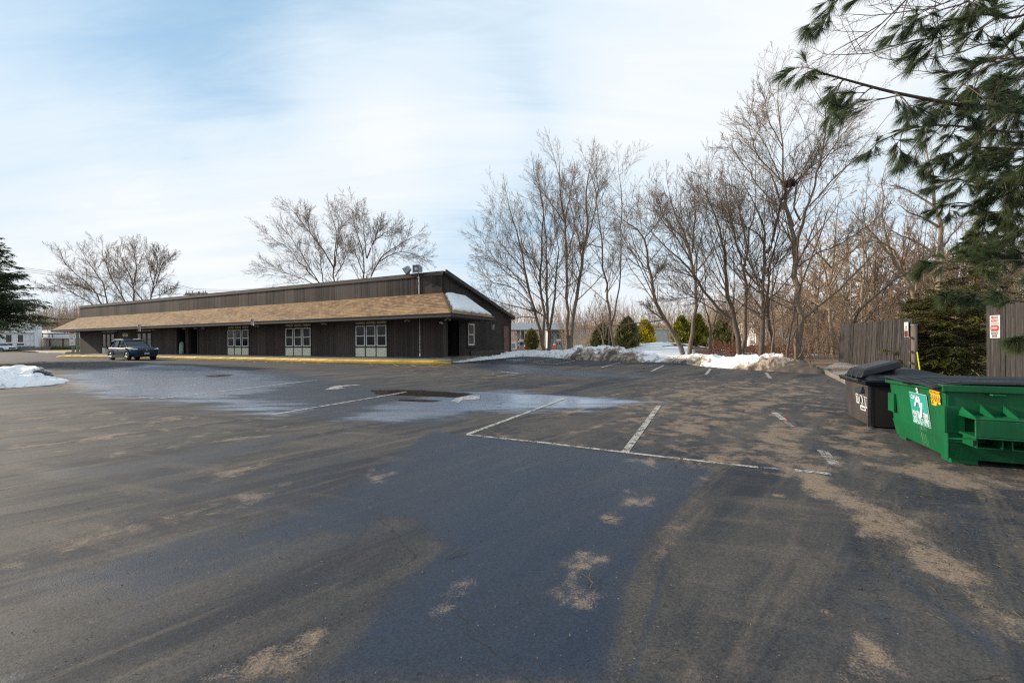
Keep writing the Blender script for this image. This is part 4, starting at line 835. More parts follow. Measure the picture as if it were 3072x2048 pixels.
Fq = [(0, 1 + k, 1 + (k + 1) % 12) for k in range(12)] + [(1 + r_ * 12 + k, 13 + r_ * 12 + k, 13 + r_ * 12 + (k + 1) % 12, 1 + r_ * 12 + (k + 1) % 12) for r_ in range(2) for k in range(12)]
m.add(V, Fq); o = m.build('plastic_bag', M['paper']); o.location = (p.x, p.y, float(gz(p.x, p.y)) + .005); props(o, 'crumpled pale plastic bag lying under the edge of the green dumpster', 'litter')

# ------------------------------------------------------------------ black refuse container
c1 = G(2613, 1282); BD = Frame(c1.x, c1.y, c1.z)
bd = empty('black_dumpster', BD.o, TH, 'black steel dumpster with a domed plastic lid, behind the green dumpster', 'dumpster')
Lb, Wb = 1.25, 1.5
m = MB(); m.hexa([(0, 0, .02), (Wb, 0, .02), (Wb, Lb, .02), (.0, Lb, .02)], [(-.03, 0, .84), (Wb + .03, 0, .84), (Wb + .03, Lb + .12, .84), (-.03, Lb + .12, .84)]); m.build('body', M['black_steel'], bd, bevel=.012)
m = MB(); m.hexa([(.05, -.012, .03), (Wb, -.012, .03), (Wb, -.002, .03), (.05, -.002, .03)], [(.02, -.012, .82), (Wb, -.012, .82), (Wb, -.002, .82), (.02, -.002, .82)]); m.build('front_shade', M['void'], bd)  # near-black sheet that paints the shade on the front face
m = MB(); m.box(-.05, -.005, -.02, .03, .02, .84); m.box(-.045, .0, -.02, Lb + .1, .80, .86); m.build('corner_rail', M['black_steel'], bd)
# lid skirt and dome
m = MB(); E = .07
m.hexa([(-E - .03, -E, .80), (Wb + E, -E, .80), (Wb + E, Lb + .18, .80), (-E - .03, Lb + .18, .80)], [(-E - .05, -E - .03, .885), (Wb + E, -E - .03, .885), (Wb + E, Lb + .2, .885), (-E - .05, Lb + .2, .885)]); m.build('lid_skirt', M['black_lid'], bd, bevel=.015)
m = MB(); b = [(-E, -E, .886), (Wb + E, -E, .886), (Wb + E, Lb + .15, .886), (-E, Lb + .15, .886)]; t_ = [(.10, .34, 1.09), (Wb * .55, .34, 1.09), (Wb * .55, Lb - .25, 1.10), (.10, Lb - .25, 1.10)]
m.hexa(b, t_); m.build('lid_dome', M['black_lid'], bd, bevel=.05, seg=4)
# raised hatch on the left end, sloping up to the right
m = MB(); m.hexa([(-.13, .12, .91), (.50, .12, 1.13), (.50, 1.0, 1.13), (-.13, 1.0, .91)], [(-.06, .17, 1.07), (.49, .17, 1.26), (.49, .95, 1.26), (-.06, .95, 1.07)]); h_ = m.build('hatch', M['black_lid'], bd, bevel=.035, seg=3)
m = MB(); m.hexa([(.0, .26, 1.08), (.42, .26, 1.225), (.42, .86, 1.225), (.0, .86, 1.08)], [(.01, .27, 1.108), (.41, .27, 1.248), (.41, .85, 1.248), (.01, .85, 1.108)]); m.build('embossed_panel', M['black'], h_, bevel=.008)
m = MB()
for k in range(3): m.tube([(-.14, .3 + k * .28, .88), (-.10, .3 + k * .28, 1.0)], .012, 6)
m.box(-.16, -.10, .1, 1.0, .86, .88); m.tube([(-.155, .08, .885), (-.155, 1.05, .885)], .014, 8); m.build('hinge', M['black'], bd)
def bq(x, y): return (2500 + x / 6.273, 1050 + y / 6.273)
def bst(pts, name, mat, xo, parent=bd, th=.003):
    P = []
    for p in pts:
        y, z = BD.on_x(*bq(*p), -.02); P.append(Vector((-.03 * z / .84 - xo, y, z)))
    return MB().slab(P, (-th, 0, 0)).build(name, mat, parent)
MB().hexa(*[[(x, *BD.on_x(*bq(a, b), -.02)) for (x, a, b) in q] for q in ([(-.09, 480, 790), (-.09, 600, 800), (-.02, 600, 800), (-.02, 480, 790)], [(-.06, 465, 690), (-.06, 585, 690), (-.02, 585, 690), (-.02, 465, 690)])]).build('grip_pocket', M['black'], bd)
s1 = bst([(425, 808), (470, 822), (488, 1003), (438, 985)], 'sticker', M['paper'], .003); s3 = bst([(588, 875), (655, 898), (668, 1115), (610, 1088)], 'sticker', M['paper'], .003)
s2 = bst([(485, 832), (583, 860), (605, 1150), (508, 1112)], 'sign', M['paper'], .003); bst([(489, 838), (580, 865), (594, 1058), (500, 1022)], 'sign_face', M['ink'], .007, s2)
def btext(s, px, py, size, par, mat, sx=1, xo=.011):
    y, z = BD.on_x(*bq(px, py), -.02); return text_part('lettering', s, size, (-.03 * z / .84 - xo, y, z), (PI / 2, 0, -PI / 2), mat, par, .0015, sx=sx, bold=0)
for k, py in enumerate((850, 885, 910, 935, 960)): btext('DANGER' if k == 0 else 'KEEP CLEAR', 455 + k * 3, py, .035 if k == 0 else .022, s1, M['rust'], .8, .008)
for k in range(8): btext('WARNING' if k == 0 else 'DO NOT PLAY', 620 + k * 3, 910 + k * 22, .032 if k == 0 else .024, s3, M['rust'], .8, .008)
m = MB(); y0_, z0_ = BD.on_x(*bq(545, 975), -.02)
for j in range(12):
    a, b_ = PI * j / 12, PI * (j + 1) / 12; m.tube([(-.04, y0_ + .085 * math.cos(a), z0_ + .13 * math.sin(a)), (-.04, y0_ + .085 * math.cos(b_), z0_ + .13 * math.sin(b_))], .008, 4)
m.build('emblem', M['paper'], s2); btext('INDUSTRIES', 548, 1000, .04, s2, M['paper'], .62); btext('REFUSE', 550, 1030, .03, s2, M['paper'], .9); btext('203-238-XXXX'.replace('XXXX', '0115'), 556, 1095, .055, s2, M['ink'], .62, .008)

# ------------------------------------------------------------------ wooden fences
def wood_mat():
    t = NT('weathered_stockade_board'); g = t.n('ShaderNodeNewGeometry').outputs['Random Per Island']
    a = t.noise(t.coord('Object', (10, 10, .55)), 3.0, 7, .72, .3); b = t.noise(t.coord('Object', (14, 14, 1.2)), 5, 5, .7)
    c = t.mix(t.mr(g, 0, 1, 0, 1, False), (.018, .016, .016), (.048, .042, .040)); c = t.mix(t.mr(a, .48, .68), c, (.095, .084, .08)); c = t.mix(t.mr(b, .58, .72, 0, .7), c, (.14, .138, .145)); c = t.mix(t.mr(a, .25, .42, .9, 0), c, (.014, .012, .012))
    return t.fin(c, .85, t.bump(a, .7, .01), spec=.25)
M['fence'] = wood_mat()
def fence(pA, pB, zbA, ztA, zbB, ztB, lab, lean=0.0, seed=1, ragged=.03):
    a = Vector((pA[0], pA[1], 0)); b = Vector((pB[0], pB[1], 0)); d = (b - a); L = d.length; d.normalize(); n = Vector((d.y, -d.x, 0))
    if n.x > 0: n = -n                                     # towards the lot
    e = empty('wooden_fence', (a.x, a.y, zbA), 0, lab, 'fence', 'stockade fences at the right edge'); rn = random.Random(seed); m = MB(); x = 0
    while x < L:
        w = rn.uniform(.135, .15); f = x / L; zb = zbA + (zbB - zbA) * f; zt = ztA + (ztB - ztA) * f + rn.uniform(-ragged, ragged); j = rn.uniform(-.006, .010)
        p = a + d * x; q = a + d * min(L, x + w - .012); off = n * j; o = n * .024
        bt = [p + off, p + off + o * .7, (p + q) / 2 + off + o * 1.3, q + off + o * .7, q + off]
        k = n * (-lean)
        vs = [v_ + Vector((0, 0, zb)) - e.location for v_ in bt] + [v_ + k + Vector((0, 0, zt)) - e.location for v_ in bt]
        m.add(vs, [(0, 1, 2, 3, 4), (9, 8, 7, 6, 5), (0, 5, 6, 1), (1, 6, 7, 2), (2, 7, 8, 3), (3, 8, 9, 4), (4, 9, 5, 0)]); x += w
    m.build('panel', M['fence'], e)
    for h in (.25, .85):
        z1_ = zbA + (ztA - zbA) * h; z2_ = zbB + (ztB - zbB) * h; p = a - n * (.05 + lean * h); q = b - n * (.05 + lean * h)
        MB().tube([p + Vector((0, 0, z1_)) - e.location, q + Vector((0, 0, z2_)) - e.location], .045, 6).build('rail', M['post'], e)
    return e, a, b, d, n
ra = at(2514.8, 974, 20.9); rb = at(2728.4, 954.5, 14.7)
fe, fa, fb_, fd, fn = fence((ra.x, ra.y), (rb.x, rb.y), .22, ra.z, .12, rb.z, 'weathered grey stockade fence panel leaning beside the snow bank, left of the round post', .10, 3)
ra2 = at(2961, 918, 9.4); rb2 = at(3072, 906, 8.42); d2 = (rb2 - ra2); rb3 = ra2 + d2 * 2.2
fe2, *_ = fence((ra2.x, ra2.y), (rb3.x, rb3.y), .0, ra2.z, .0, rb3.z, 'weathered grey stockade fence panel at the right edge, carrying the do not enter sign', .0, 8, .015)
p0 = at(2742.5, 975, 14.3); e = empty('fence_post', (p0.x, p0.y, .1), 0, 'round brown timber post with a metal cap at the end of the left fence', 'post')
MB().tube([(0, 0, 0), (0, 0, p0.z - .1)], [.085, .078], 14).build('post', M['post'], e, smooth=True); MB().tube([(0, 0, p0.z - .1), (0, 0, p0.z - .07)], [.10, .10], 14).build('cap', M['steel'], e)
for z in (.7, 1.1, 1.6): MB().box(-.18, -.075, -.02, .02, z, z + .07).build('bracket', M['post'], e)
g0, g1 = at(2751.5, 1056, 13.4), at(2763, 1135, 13.2); m = MB(); n = 18
for k in range(n):
    a, b = g0.lerp(g1, k / n), g0.lerp(g1, (k + .92) / n); m.tube([a - g1, b - g1], [.014, .018], 6)
o = m.build('guy_wire_guard', pm('fluorescent_yellow_plastic', (.72, .74, .01), (.6, .62, .01), 5, .4, 0)); o.location = g1; props(o, 'thin fluorescent yellow guy wire guard beside the round post', 'guy guard')
# signs on the fences
def wall_sign(px, py, y0, w, h, name, lab, cat):
    c = at(px, py, y0); e = empty(name, c, math.atan2(fd.y, fd.x) + (PI if False else 0), lab, cat); return e
ang_f = math.atan2(-fd.y, -fd.x)                       # local x runs along the fence, away from the viewer is -n
def fsign(px, py, Y, w, h, lab):
    c = at(px, py, Y); e = empty('warning_sign', c, 0, lab, 'sign'); a = math.atan2(fd.y, fd.x)
    # face normal points to the lot
    e.rotation_euler = (0, 0, a + (0 if (Vector((math.sin(a), -math.cos(a), 0))).dot(fn) > 0 else PI)); MB().box(-w / 2, w / 2, 0, .01, -h / 2, h / 2).build('sign_board', M['paper'], e); return e
def st(e, s, z, size, mat, sx=1.0): text_part('lettering', s, size, (0, -.006, z), (PI / 2, 0, 0), mat, e, .001, sx=sx * .64, bold=.0)
t_ = (2400 + 832 / 2.613, 860 + 336 / 2.613)
e = fsign(t_[0], t_[1], 14.92, .27, .56, 'small white and red notice at the top right of the left fence panel')
st(e, 'Smile', .10, .11, M['ink'], .9); st(e, 'Camera On', .02, .08, M['ink'], .8); MB().box(-.115, .115, -.004, -.0005, -.27, -.04).build('red_band', M['ink'], e); st(e, 'STOP', -.10, .11, M['red'], 1.0); st(e, '24 HRS', -.20, .10, M['red'], .9)
e = fsign(2400 + 1527 / 2.613, 860 + 313 / 2.613, 9.12, .30, .66 * .78, 'white private property and do not enter sign on the right fence')
st(e, 'PRIVATE', .205, .095, M['red'], .95); st(e, 'PROPERTY', .13, .085, M['red'], .9); MB().box(-.125, .125, -.004, -.0005, .055, .09).build('grey_band', M['galv'], e)
MB().slab([(-.19 + .03 * (k in (0, 5)), -.0005, z) if False else (x, -.0005, z) for k, (x, z) in enumerate(((-.125, -.06), (-.10, -.1), (.10, -.1), (.125, -.06), (.125, -.0), (.10, .035), (-.10, .035), (-.125, 0)))], (0, -.004, 0)).build('red_shield', M['red'], e); text_part('lettering', 'DANGER', .075, (0, -.008, -.032), (PI / 2, 0, 0), M['white'], e, .001, sx=.62, bold=0)
st(e, 'DO NOT', -.148, .085, M['ink'], 1.0); st(e, 'ENTER', -.215, .085, M['ink'], 1.0)

# kerb and gravel strip at the right
kr = [(2462, 1113), (2480, 1124), (2515, 1142), (2545, 1156), (2566, 1166)]
kq = [G(*p) for p in kr]; m = MB(); vs_ = []; rk = random.Random(6); kk = []
for i in range(len(kq) - 1):
    for j in range(10): kk.append(kq[i].lerp(kq[i + 1], j / 10))
for p in kk:
    for (a, z) in ((0, -.05), (0, .11), (.03, .14), (.15, .145), (.15, -.05)): vs_.append(p + Vector((.93, -.0, 0)) * a + Vector((rk.uniform(-.01, .01), 0, z + rk.uniform(-.008, .008))))
fs_ = []
for i in range(len(kk) - 1):
    for j in range(5): q = i * 5; fs_.append((q + j, q + (j + 1) % 5, q + 5 + (j + 1) % 5, q + 5 + j))
m.add(vs_, fs_); props(m.build('kerb', M['concrete']), kind='structure')
m = MB(); n = 30; bk_ = [fa + Vector((-.1, 0, 0)), fb_ + Vector((-.1, 0, 0)), Vector((11.2, 9.4, 0))]
V = []; Fq = []
for i in range(n + 1):
    p = kk[int(i / n * (len(kk) - 1))] + Vector((.1, 0, 0)); q = Vector((fa.x, fa.y, 0)).lerp(Vector((12.6, 11.0, 0)), i / n)
    for j in range(n + 1):
        w = p.lerp(q, j / n * 1.25); z = float(gz(w.x, w.y)) + .11 + .14 * (j / n) + .05 * mnoise.noise(Vector((w.x, w.y, 3))); V.append((w.x, w.y, z))
for i in range(n):
    for j in range(n): q = i * (n + 1) + j; Fq.append((q, q + 1, q + n + 2, q + n + 1))
m.v = V; m.f = Fq
t = NT('gravel'); v = t.coord('Object'); vo = t.n('ShaderNodeTexVoronoi'); t.l(v, vo.inputs[0]); vo.inputs['Scale'].default_value = 22; sc_ = t.n('ShaderNodeSeparateColor'); t.l(vo.outputs['Color'], sc_.inputs[0])
c = t.mix(t.mr(sc_.outputs[0], 0, 1, 0, 1, False), (.10, .085, .075), (.42, .38, .35)); c = t.mix(t.mr(t.noise(v, .8, 4), .45, .6), c, (.13, .10, .075)); t.fin(c, .9, t.bump(vo.outputs['Distance'], 1.0, .03)); props(m.build('gravel_strip', t.m, smooth=True), kind='structure')
# ------------------------------------------------------------------ cars
def carpaint(name, c):
    t = NT(name); t.b.inputs['Coat Weight'].default_value = .22; t.b.inputs['Coat Roughness'].default_value = .03; return t.fin(c, .6, None, .0, spec=.12)
M['car_blue'] = carpaint('slate_blue_car_paint', (.008, .032, .07)); M['car_white'] = carpaint('white_car_paint', (.75, .76, .78)); M['tyre'] = pm('tyre_rubber', (.02, .02, .021), None, 8, .85, .1)
M['clad'] = pm('dark_car_cladding', (.012, .014, .018), None, 5, .6, .05); M['rim'] = pm('silver_wheel', (.5, .51, .52), (.3, .3, .31), 10, .3, 0, metal=.7)
def suv(name, loc, rz, paint, label):
    e = empty(name, loc, rz, label, 'car')                     # local +x is forward
    # stations along the body: x, half width, sill z, belt z (side top), deck z (hood/cabin base)
    S = [(-2.30, .70, .42, .78, .80), (-2.27, .84, .36, .98, 1.00), (-2.15, .90, .30, 1.06, 1.08), (-1.7, .925, .26, 1.07, 1.09), (-1.0, .93, .24, 1.05, 1.08), (0, .93, .24, 1.03, 1.06), (.8, .93, .24, 1.03, 1.08), (1.1, .925, .25, 1.04, 1.12),
         (1.5, .92, .27, 1.03, 1.12), (1.9, .91, .30, 1.0, 1.08), (2.14, .88, .32, .95, 1.01), (2.27, .80, .34, .86, .90), (2.31, .74, .38, .70, .72)]
    m = MB(); n = 10
    for (x, w, z0, z1, z2) in S:
        zm = z0 + (z1 - z0) * .55
        prof = [(-w * .86, z0), (-w * .97, z0 + .12), (-w, zm), (-w * .96, z1), (-w * .72, z2), (w * .72, z2), (w * .96, z1), (w, zm), (w * .97, z0 + .12), (w * .86, z0)]
        m.v += [(x, y, z) for y, z in prof]
    for i in range(len(S) - 1):
        for j in range(n): q = i * n; m.f.append((q + j, q + (j + 1) % n, q + n + (j + 1) % n, q + n + j))
    m.f += [tuple(range(n)), tuple(range((len(S) - 1) * n, len(S) * n))]
    bo = m.build('body', paint, e, smooth=True); bo.modifiers.new('s', 'SUBSURF').levels = 1; bo.modifiers['s'].render_levels = 1
    # cabin glass and roof
    C = [(-2.10, .66, 1.06, 1.10, .62), (-1.75, .74, 1.06, 1.52, .60), (-1.3, .78, 1.06, 1.61, .62), (-.4, .80, 1.04, 1.65, .64), (.1, .80, 1.03, 1.62, .63), (.55, .79, 1.03, 1.36, .66), (1.05, .76, 1.03, 1.08, .70)]
    m = MB()
    for (x, w, z0, z1, wt) in C: m.v += [(x, -w, z0), (x, -wt, z1), (x, wt, z1), (x, w, z0)]
    for i in range(len(C) - 1):
        for j in range(4): q = i * 4; m.f.append((q + j, q + (j + 1) % 4, q + 4 + (j + 1) % 4, q + 4 + j))
    m.f += [(0, 1, 2, 3), tuple(range(24, 28))]; m.build('windows', M['carglass'], e, bevel=.05)
    m = MB(); R = [(-2.0, .62, 1.35), (-1.75, .63, 1.535), (-1.3, .65, 1.625), (-.4, .67, 1.665), (.12, .66, 1.635), (.22, .655, 1.59)]
    for (x, w, z) in R: m.v += [(x, -w, z - .03), (x, -w * .9, z + .02), (x, w * .9, z + .02), (x, w, z - .03)]
    for i in range(len(R) - 1):
        for j in range(4): q = i * 4; m.f.append((q + j, q + (j + 1) % 4, q + 4 + (j + 1) % 4, q + 4 + j))
    m.f += [(0, 1, 2, 3), tuple(range(20, 24))]; m.build('roof', paint, e, smooth=True)
    for s in (-1, 1):
        m = MB(); m.tube([(-2.05, s * .70, 1.1), (-1.78, s * .645, 1.50), (-1.3, s * .665, 1.60), (-.4, s * .685, 1.64), (.12, s * .67, 1.61), (.55, s * .70, 1.36), (1.08, s * .78, 1.06)], [.05, .045, .035, .03, .035, .03, .03], 6)
        for xx_ in (-1.32, -.35): m.tube([(xx_, s * .815, 1.05), (xx_ - .04, s * .665, 1.6)], .03, 6)
        m.build('pillar', paint if s < 0 else paint, e)
        m = MB(); m.tube([(-1.6, s * .62, 1.62), (-1.4, s * .60, 1.69), (-.2, s * .60, 1.72), (.0, s * .6, 1.66)], .018, 6); m.build('roof_rail', M['clad'], e)
        m = MB(); m.box(-1.0, 1.0, s * .88, s * .955, .22, .46); m.build('side_sill', M['clad'], e)
        m = MB(); m.hexa([(.72, s * .88, 1.03), (.86, s * .88, 1.03), (.86, s * 1.12, 1.05), (.72, s * 1.12, 1.05)], [(.72, s * .9, 1.17), (.84, s * .9, 1.15), (.84, s * 1.1, 1.17), (.72, s * 1.1, 1.19)]); m.build('mirror', M['clad'], e, bevel=.03)
        m = MB(); m.hexa([(1.9, s * .58, .86), (2.32, s * .56, .86), (2.16, s * .88, .87), (1.9, s * .93, .88)], [(1.88, s * .58, .93), (2.29, s * .58, .93), (2.12, s * .885, .95), (1.86, s * .93, .97)]); m.build('headlight', M['white'], e)
        m = MB(); m.hexa([(-2.3, s * .62, .90), (-2.1, s * .90, .90), (-2.08, s * .93, .92), (-2.29, s * .64, .92)], [(-2.27, s * .62, 1.02), (-2.05, s * .90, 1.04), (-2.03, s * .92, 1.04), (-2.26, s * .64, 1.02)]); m.build('tail_light', M['red'], e)
        m = MB(); m.hexa([(2.16, s * .62, .44), (2.26, s * .56, .44), (2.1, s * .84, .44), (2.05, s * .8, .44)], [(2.16, s * .62, .60), (2.26, s * .6, .60), (2.1, s * .84, .60), (2.05, s * .8, .60)]); m.build('fog_lamp', M['clad'], e)
        for hx in (-.45, -1.15): MB().box(hx - .1, hx + .1, s * .925, s * .96, .90, .93).build('door_handle', paint, e)
        for wx in (1.36, -1.33):
            y = s * .84; w_ = MB().tube([(wx, y - s * .14, .34), (wx, y - s * .11, .34), (wx, y + s * .07, .34), (wx, y + s * .10, .34)], [.30, .345, .345, .30], 26).build('wheel', M['tyre'], e, smooth=False)
            r_ = MB(); r_.tube([(wx, y + s * .085, .34), (wx, y + s * .104, .34)], [.225, .225], 22)
            rr_ = r_.build('rim', M['ink'], w_); sp_ = MB()
            for k in range(10): a = 2 * PI * k / 10 + (.12 if k % 2 else -.12); sp_.tube([(wx + .05 * math.cos(a), y + s * .115, .34 + .05 * math.sin(a)), (wx + .215 * math.cos(a), y + s * .11, .34 + .215 * math.sin(a))], .022, 4)
            for k in range(22): a = 2 * PI * k / 22; b = 2 * PI * (k + 1) / 22; sp_.tube([(wx + .222 * math.cos(a), y + s * .108, .34 + .222 * math.sin(a)), (wx + .222 * math.cos(b), y + s * .108, .34 + .222 * math.sin(b))], .013, 4)
            sp_.build('spokes', M['rim'], w_)
            ar = MB()
            for k in range(12):
                a, b = PI * k / 12, PI * (k + 1) / 12; ri, ro = .375, .47
                ar.hexa([(wx + ri * math.cos(a), s * .86, .36 + ri * math.sin(a)), (wx + ro * math.cos(a), s * .86, .36 + ro * math.sin(a)), (wx + ro * math.cos(a), s * .955, .36 + ro * math.sin(a)), (wx + ri * math.cos(a), s * .955, .36 + ri * math.sin(a))],
                        [(wx + ri * math.cos(b), s * .86, .36 + ri * math.sin(b)), (wx + ro * math.cos(b), s * .86, .36 + ro * math.sin(b)), (wx + ro * math.cos(b), s * .955, .36 + ro * math.sin(b)), (wx + ri * math.cos(b), s * .955, .36 + ri * math.sin(b))])
            ar.build('wheel_arch', M['clad'], e)
            MB().tube([(wx, s * .91, .37), (wx, s * .936, .37)], .385, 24).build('wheel_well', M['ink'], e)
    m = MB(); m.hexa([(2.2, -.50, .60), (2.35, -.48, .60), (2.35, .48, .60), (2.2, .50, .60)], [(2.2, -.62, .86), (2.34, -.56, .86), (2.34, .56, .86), (2.2, .62, .86)]); g_ = m.build('grille', M['black'], e)
    MB().tube([(2.35, 0, .80), (2.37, 0, .80)], .07, 12).build('badge', M['rim'], g_); m = MB(); m.tube([(2.35, -.56, .87), (2.36, 0, .88), (2.35, .56, .87)], .015, 5); m.build('chrome_strip', M['rim'], g_)
    m = MB(); m.hexa([(2.12, -.74, .26), (2.35, -.60, .28), (2.35, .60, .28), (2.12, .74, .26)], [(2.12, -.8, .44), (2.38, -.60, .44), (2.38, .60, .44), (2.12, .8, .44)]); m.build('front_bumper', M['clad'], e, bevel=.02)
    m = MB(); m.box(2.37, 2.385, -.155, .155, .47, .62); pl_ = m.build('number_plate', M['white'], e); MB().box(2.3851, 2.388, -.13, .13, .50, .56).build('plate_characters', M['blue'], pl_); MB().box(2.3851, 2.388, -.15, .15, .595, .618).build('plate_band', M['blue'], pl_)
    MB().tube([(.02 + .35, 0, 1.46), (.02 + .35, -.01, 1.50)], .001, 3) if False else None
    return e
cr_ = suv('parked_car', (-32.5, 34.25, .345), TH, M['car_blue'], 'slate blue suv parked by the yellow kerb facing right')
cr_.scale = (1, 1, 1.05)
wc = at(6, 1046, 75); suv('parked_car', (wc.x - 1.36, 75.8, float(gz(wc.x, 75)) - .0), 0.0, M['car_white'], 'white car at the left edge in front of the white pizza building')

# ------------------------------------------------------------------ flags, bag
def flag(px, py, lab, s=1.0):
    x, z = B.on_y(px, py, -OV - .25); e = empty('small_flag', B.l2w((x - .15, -OV - .06, z + .3)), TH, lab, 'flag', 'little flags on the eave')
    MB().tube([(0, 0, .12), (.02, -.42, -.30)], .012, 5).build('pole', M['post'], e)
    m = MB(); a = Vector((.0, -.05, .08)); W_, Hh = .36 * s, .50 * s; n = 6; V = []
    m2 = MB()
    for i in range(n + 1):
        for j in range(n + 1): u, w = i / n, j / n; V.append((a.x + .02 + W_ * u + .10 * w, a.y - .16 - .03 * math.sin(u * 5 + w * 3), a.z - .04 * u - Hh * w))
    m.v = V; m.f = [(i * (n + 1) + j, (i + 1) * (n + 1) + j, (i + 1) * (n + 1) + j + 1, i * (n + 1) + j + 1) for i in range(n) for j in range(n)]
    t = bpy.data.materials.get('striped_flag')
    if not t:
        q = NT('striped_flag'); c = q.n('ShaderNodeTexCoord'); sp_ = q.n('ShaderNodeSeparateXYZ'); q.l(c.outputs['Object'], sp_.inputs[0])
        st_ = q.math('GREATER_THAN', q.math('FRACT', q.math('MULTIPLY', sp_.outputs[0], 16)), .5); cc_ = q.mix(st_, (.6, .6, .62), (.35, .06, .07))
        can = q.math('MULTIPLY', q.math('GREATER_THAN', sp_.outputs[2], -.13), q.math('LESS_THAN', sp_.outputs[0], .22)); q.fin(q.mix(can, cc_, (.06, .10, .30)), .8); t = q.m
    o = m.build('cloth', t, e); o.modifiers.new('t', 'SOLIDIFY').thickness = .004; return e
flag(417, 985, 'small striped flag hanging from the eave above the blue car', 1.25); flag(756, 971, 'small striped flag hanging from the eave between the two middle window units', 1.0)
x, z = B.on_y(555.5, 1065, .15); m = MB(); m.tube([(0, 0, 0), (0, 0, .1), (0, 0, .5), (.02, 0, .95), (.03, 0, 1.15), (.03, 0, 1.25)], [.16, .21, .22, .2, .12, .03], 10)
rn = random.Random(1); m.v = [(a * 1.0 + rn.uniform(-.02, .02), b * .8 + rn.uniform(-.02, .02), c) for a, b, c in m.v]
o = m.build('wrapped_bundle', pm('pale_green_wrap', (.30, .42, .36), (.45, .52, .48), 6, .6, .2), smooth=True); o.location = B.l2w((x, -.16, ZB)); props(o, 'pale green wrapped bundle leaning on the post between the two dark doorways', 'bundle')

# ------------------------------------------------------------------ left background
def house(name, label, cat, px0, px1, pyt, Y, zb, dep, mat, trim, parent=None):
    a, b = at(px0, pyt, Y), at(px1, pyt, Y); e = empty(name, (a.x, Y, zb), 0, label, cat); return e, b.x - a.x, a.z - zb
R0 = at(115, 1040, 82); RA = math.radians(46); RF = Frame(R0.x, R0.y, .6, RA)
pb = empty('restaurant_building', RF.o, RA, 'white one storey restaurant building with dark letters on its front, behind the left conifer', 'building')
def zc(x, y): return (0 + x / 7.84, 920 + y / 7.84)
def pX(x): return RF.on_y(*zc(x, 900))[0]
def pZ(y): return RF.on_y(*zc(450, y))[1]
w = 0.0; X0 = -15.0; h = RF.on_y(115, 971)[1]
m = MB(); wins = [(-180, -20 + 0), (-150 + 0, 22), (120, 295), (397, 565)]
zt_, zb_ = pZ(650), pZ(845); zb2, zb3 = pZ(862), pZ(905)
edges = [0]; xs = [(pX(-150), pX(20)), (pX(120), pX(295)), (pX(397), pX(565))]
x = X0
for a, b in xs: m.box(x, a, 0, .3, 0, zt_); x = b
m.box(x, w, 0, .3, 0, zt_); m.box(X0, w, 0, .3, zt_, h)
for a, b in xs: m.box(a, b, 0, .3, zb2, zb_); m.box(a, b, 0, .3, 0, zb3)
m.box(X0, w, 7.7, 8, 0, h); m.box(w - .3, w, .3, 7.7, 0, h); m.box(X0, w - .3, .3, 7.7, h - .6, h - .5); m.build('wall', M['white'], pb)
m = MB(); m.box(X0, w - .8, -.14, -.003, h - .16, h - .0); m.box(X0, w - .8, -.1, -.003, pZ(470) - .05, pZ(470)); m.box(X0, w - .55, -.3, -.003, pZ(612), pZ(592)); m.box(X0, w - .9, -.16, -.003, pZ(625), pZ(613) - .002)
k = pX(-150)
while k < w - 1.0: m.box(k, k + .12, -.24, -.003, pZ(624), pZ(612) - .003); k += .3
m.box(pX(812), pX(905), -.2, -.003, 0, h + .02); m.box(pX(808), pX(908), -.24, -.2, h - .75, h - .7); m.build('cornice', M['white'], pb)
m = MB()
for (a, b, c, d) in ((600, 700, 660, 790), (712, 800, 660, 790), (600, 680, 800, 925), (705, 795, 800, 925)):
    for (q, r, s_, t_) in ((a, b, c, c + 8), (a, b, d - 8, d), (a, a + 8, c, d), (b - 8, b, c, d)): m.box(pX(q), pX(r), -.05, -.003, pZ(t_), pZ(s_))
m.build('wall_panel_moulding', M['white'], pb)
for a, b in xs:
    m = MB(); m.box(a, a + .12, .05, .16, zb_, zt_); m.box(b - .12, b, .05, .16, zb_, zt_); m.box(a + .12, b - .12, .05, .16, zb_, zb_ + .1); m.box(a + .12, b - .12, .05, .16, zt_ - .1, zt_); f = m.build('window', M['white'], pb)
    MB().box(a + .1, b - .1, .1, .12, zb_ + .05, zt_ - .05).build('pane', M['glass_dim'], f); MB().box(a, b, .1, .12, zb3, zb2).build('pane', M['glass_dim'], f)
text_part('lettering', 'COAL FIRED APIZZA', .42, (pX(375), -.03, pZ(547)), (PI / 2, 0, 0), M['ink'], pb, .01, sx=1.0)
# low stone wall, planter, seats
sw0, sw1 = at(49, 1041, 77), at(143, 1041, 77); e = empty('stone_wall', (sw0.x, 77, .2), 0, 'low grey stone garden wall in front of the white restaurant building', 'garden wall'); m = MB(); rn = random.Random(5)
x = 0; Lw = sw1.x - sw0.x
for r_ in range(4):
    x = 0
    while x < Lw - .01: ww = min(rn.uniform(.3, .7), Lw - x); m.box(x + .01, x + ww - .01, rn.uniform(0, .05), .45, .22 * r_ + .01, .22 * r_ + .215); x += ww
m.build('wall', M['stone'], e); MB().box(-.05, Lw + .05, -.04, .5, .89, sw0.z - .2).build('coping', M['stone'], e)
pa = at(38, 1051, 76.5); e = empty('planter', (pa.x, 76.2, .35), 0, 'tan stone planter with a low green plant beside the white car', 'planter'); m = MB(); m.hexa([(-.55, -.3, 0), (.55, -.3, 0), (.55, .3, 0), (-.55, .3, 0)], [(-.7, -.4, .55), (.7, -.4, .55), (.7, .4, .55), (-.7, .4, .55)]); m.build('pot', M['beige'], e)
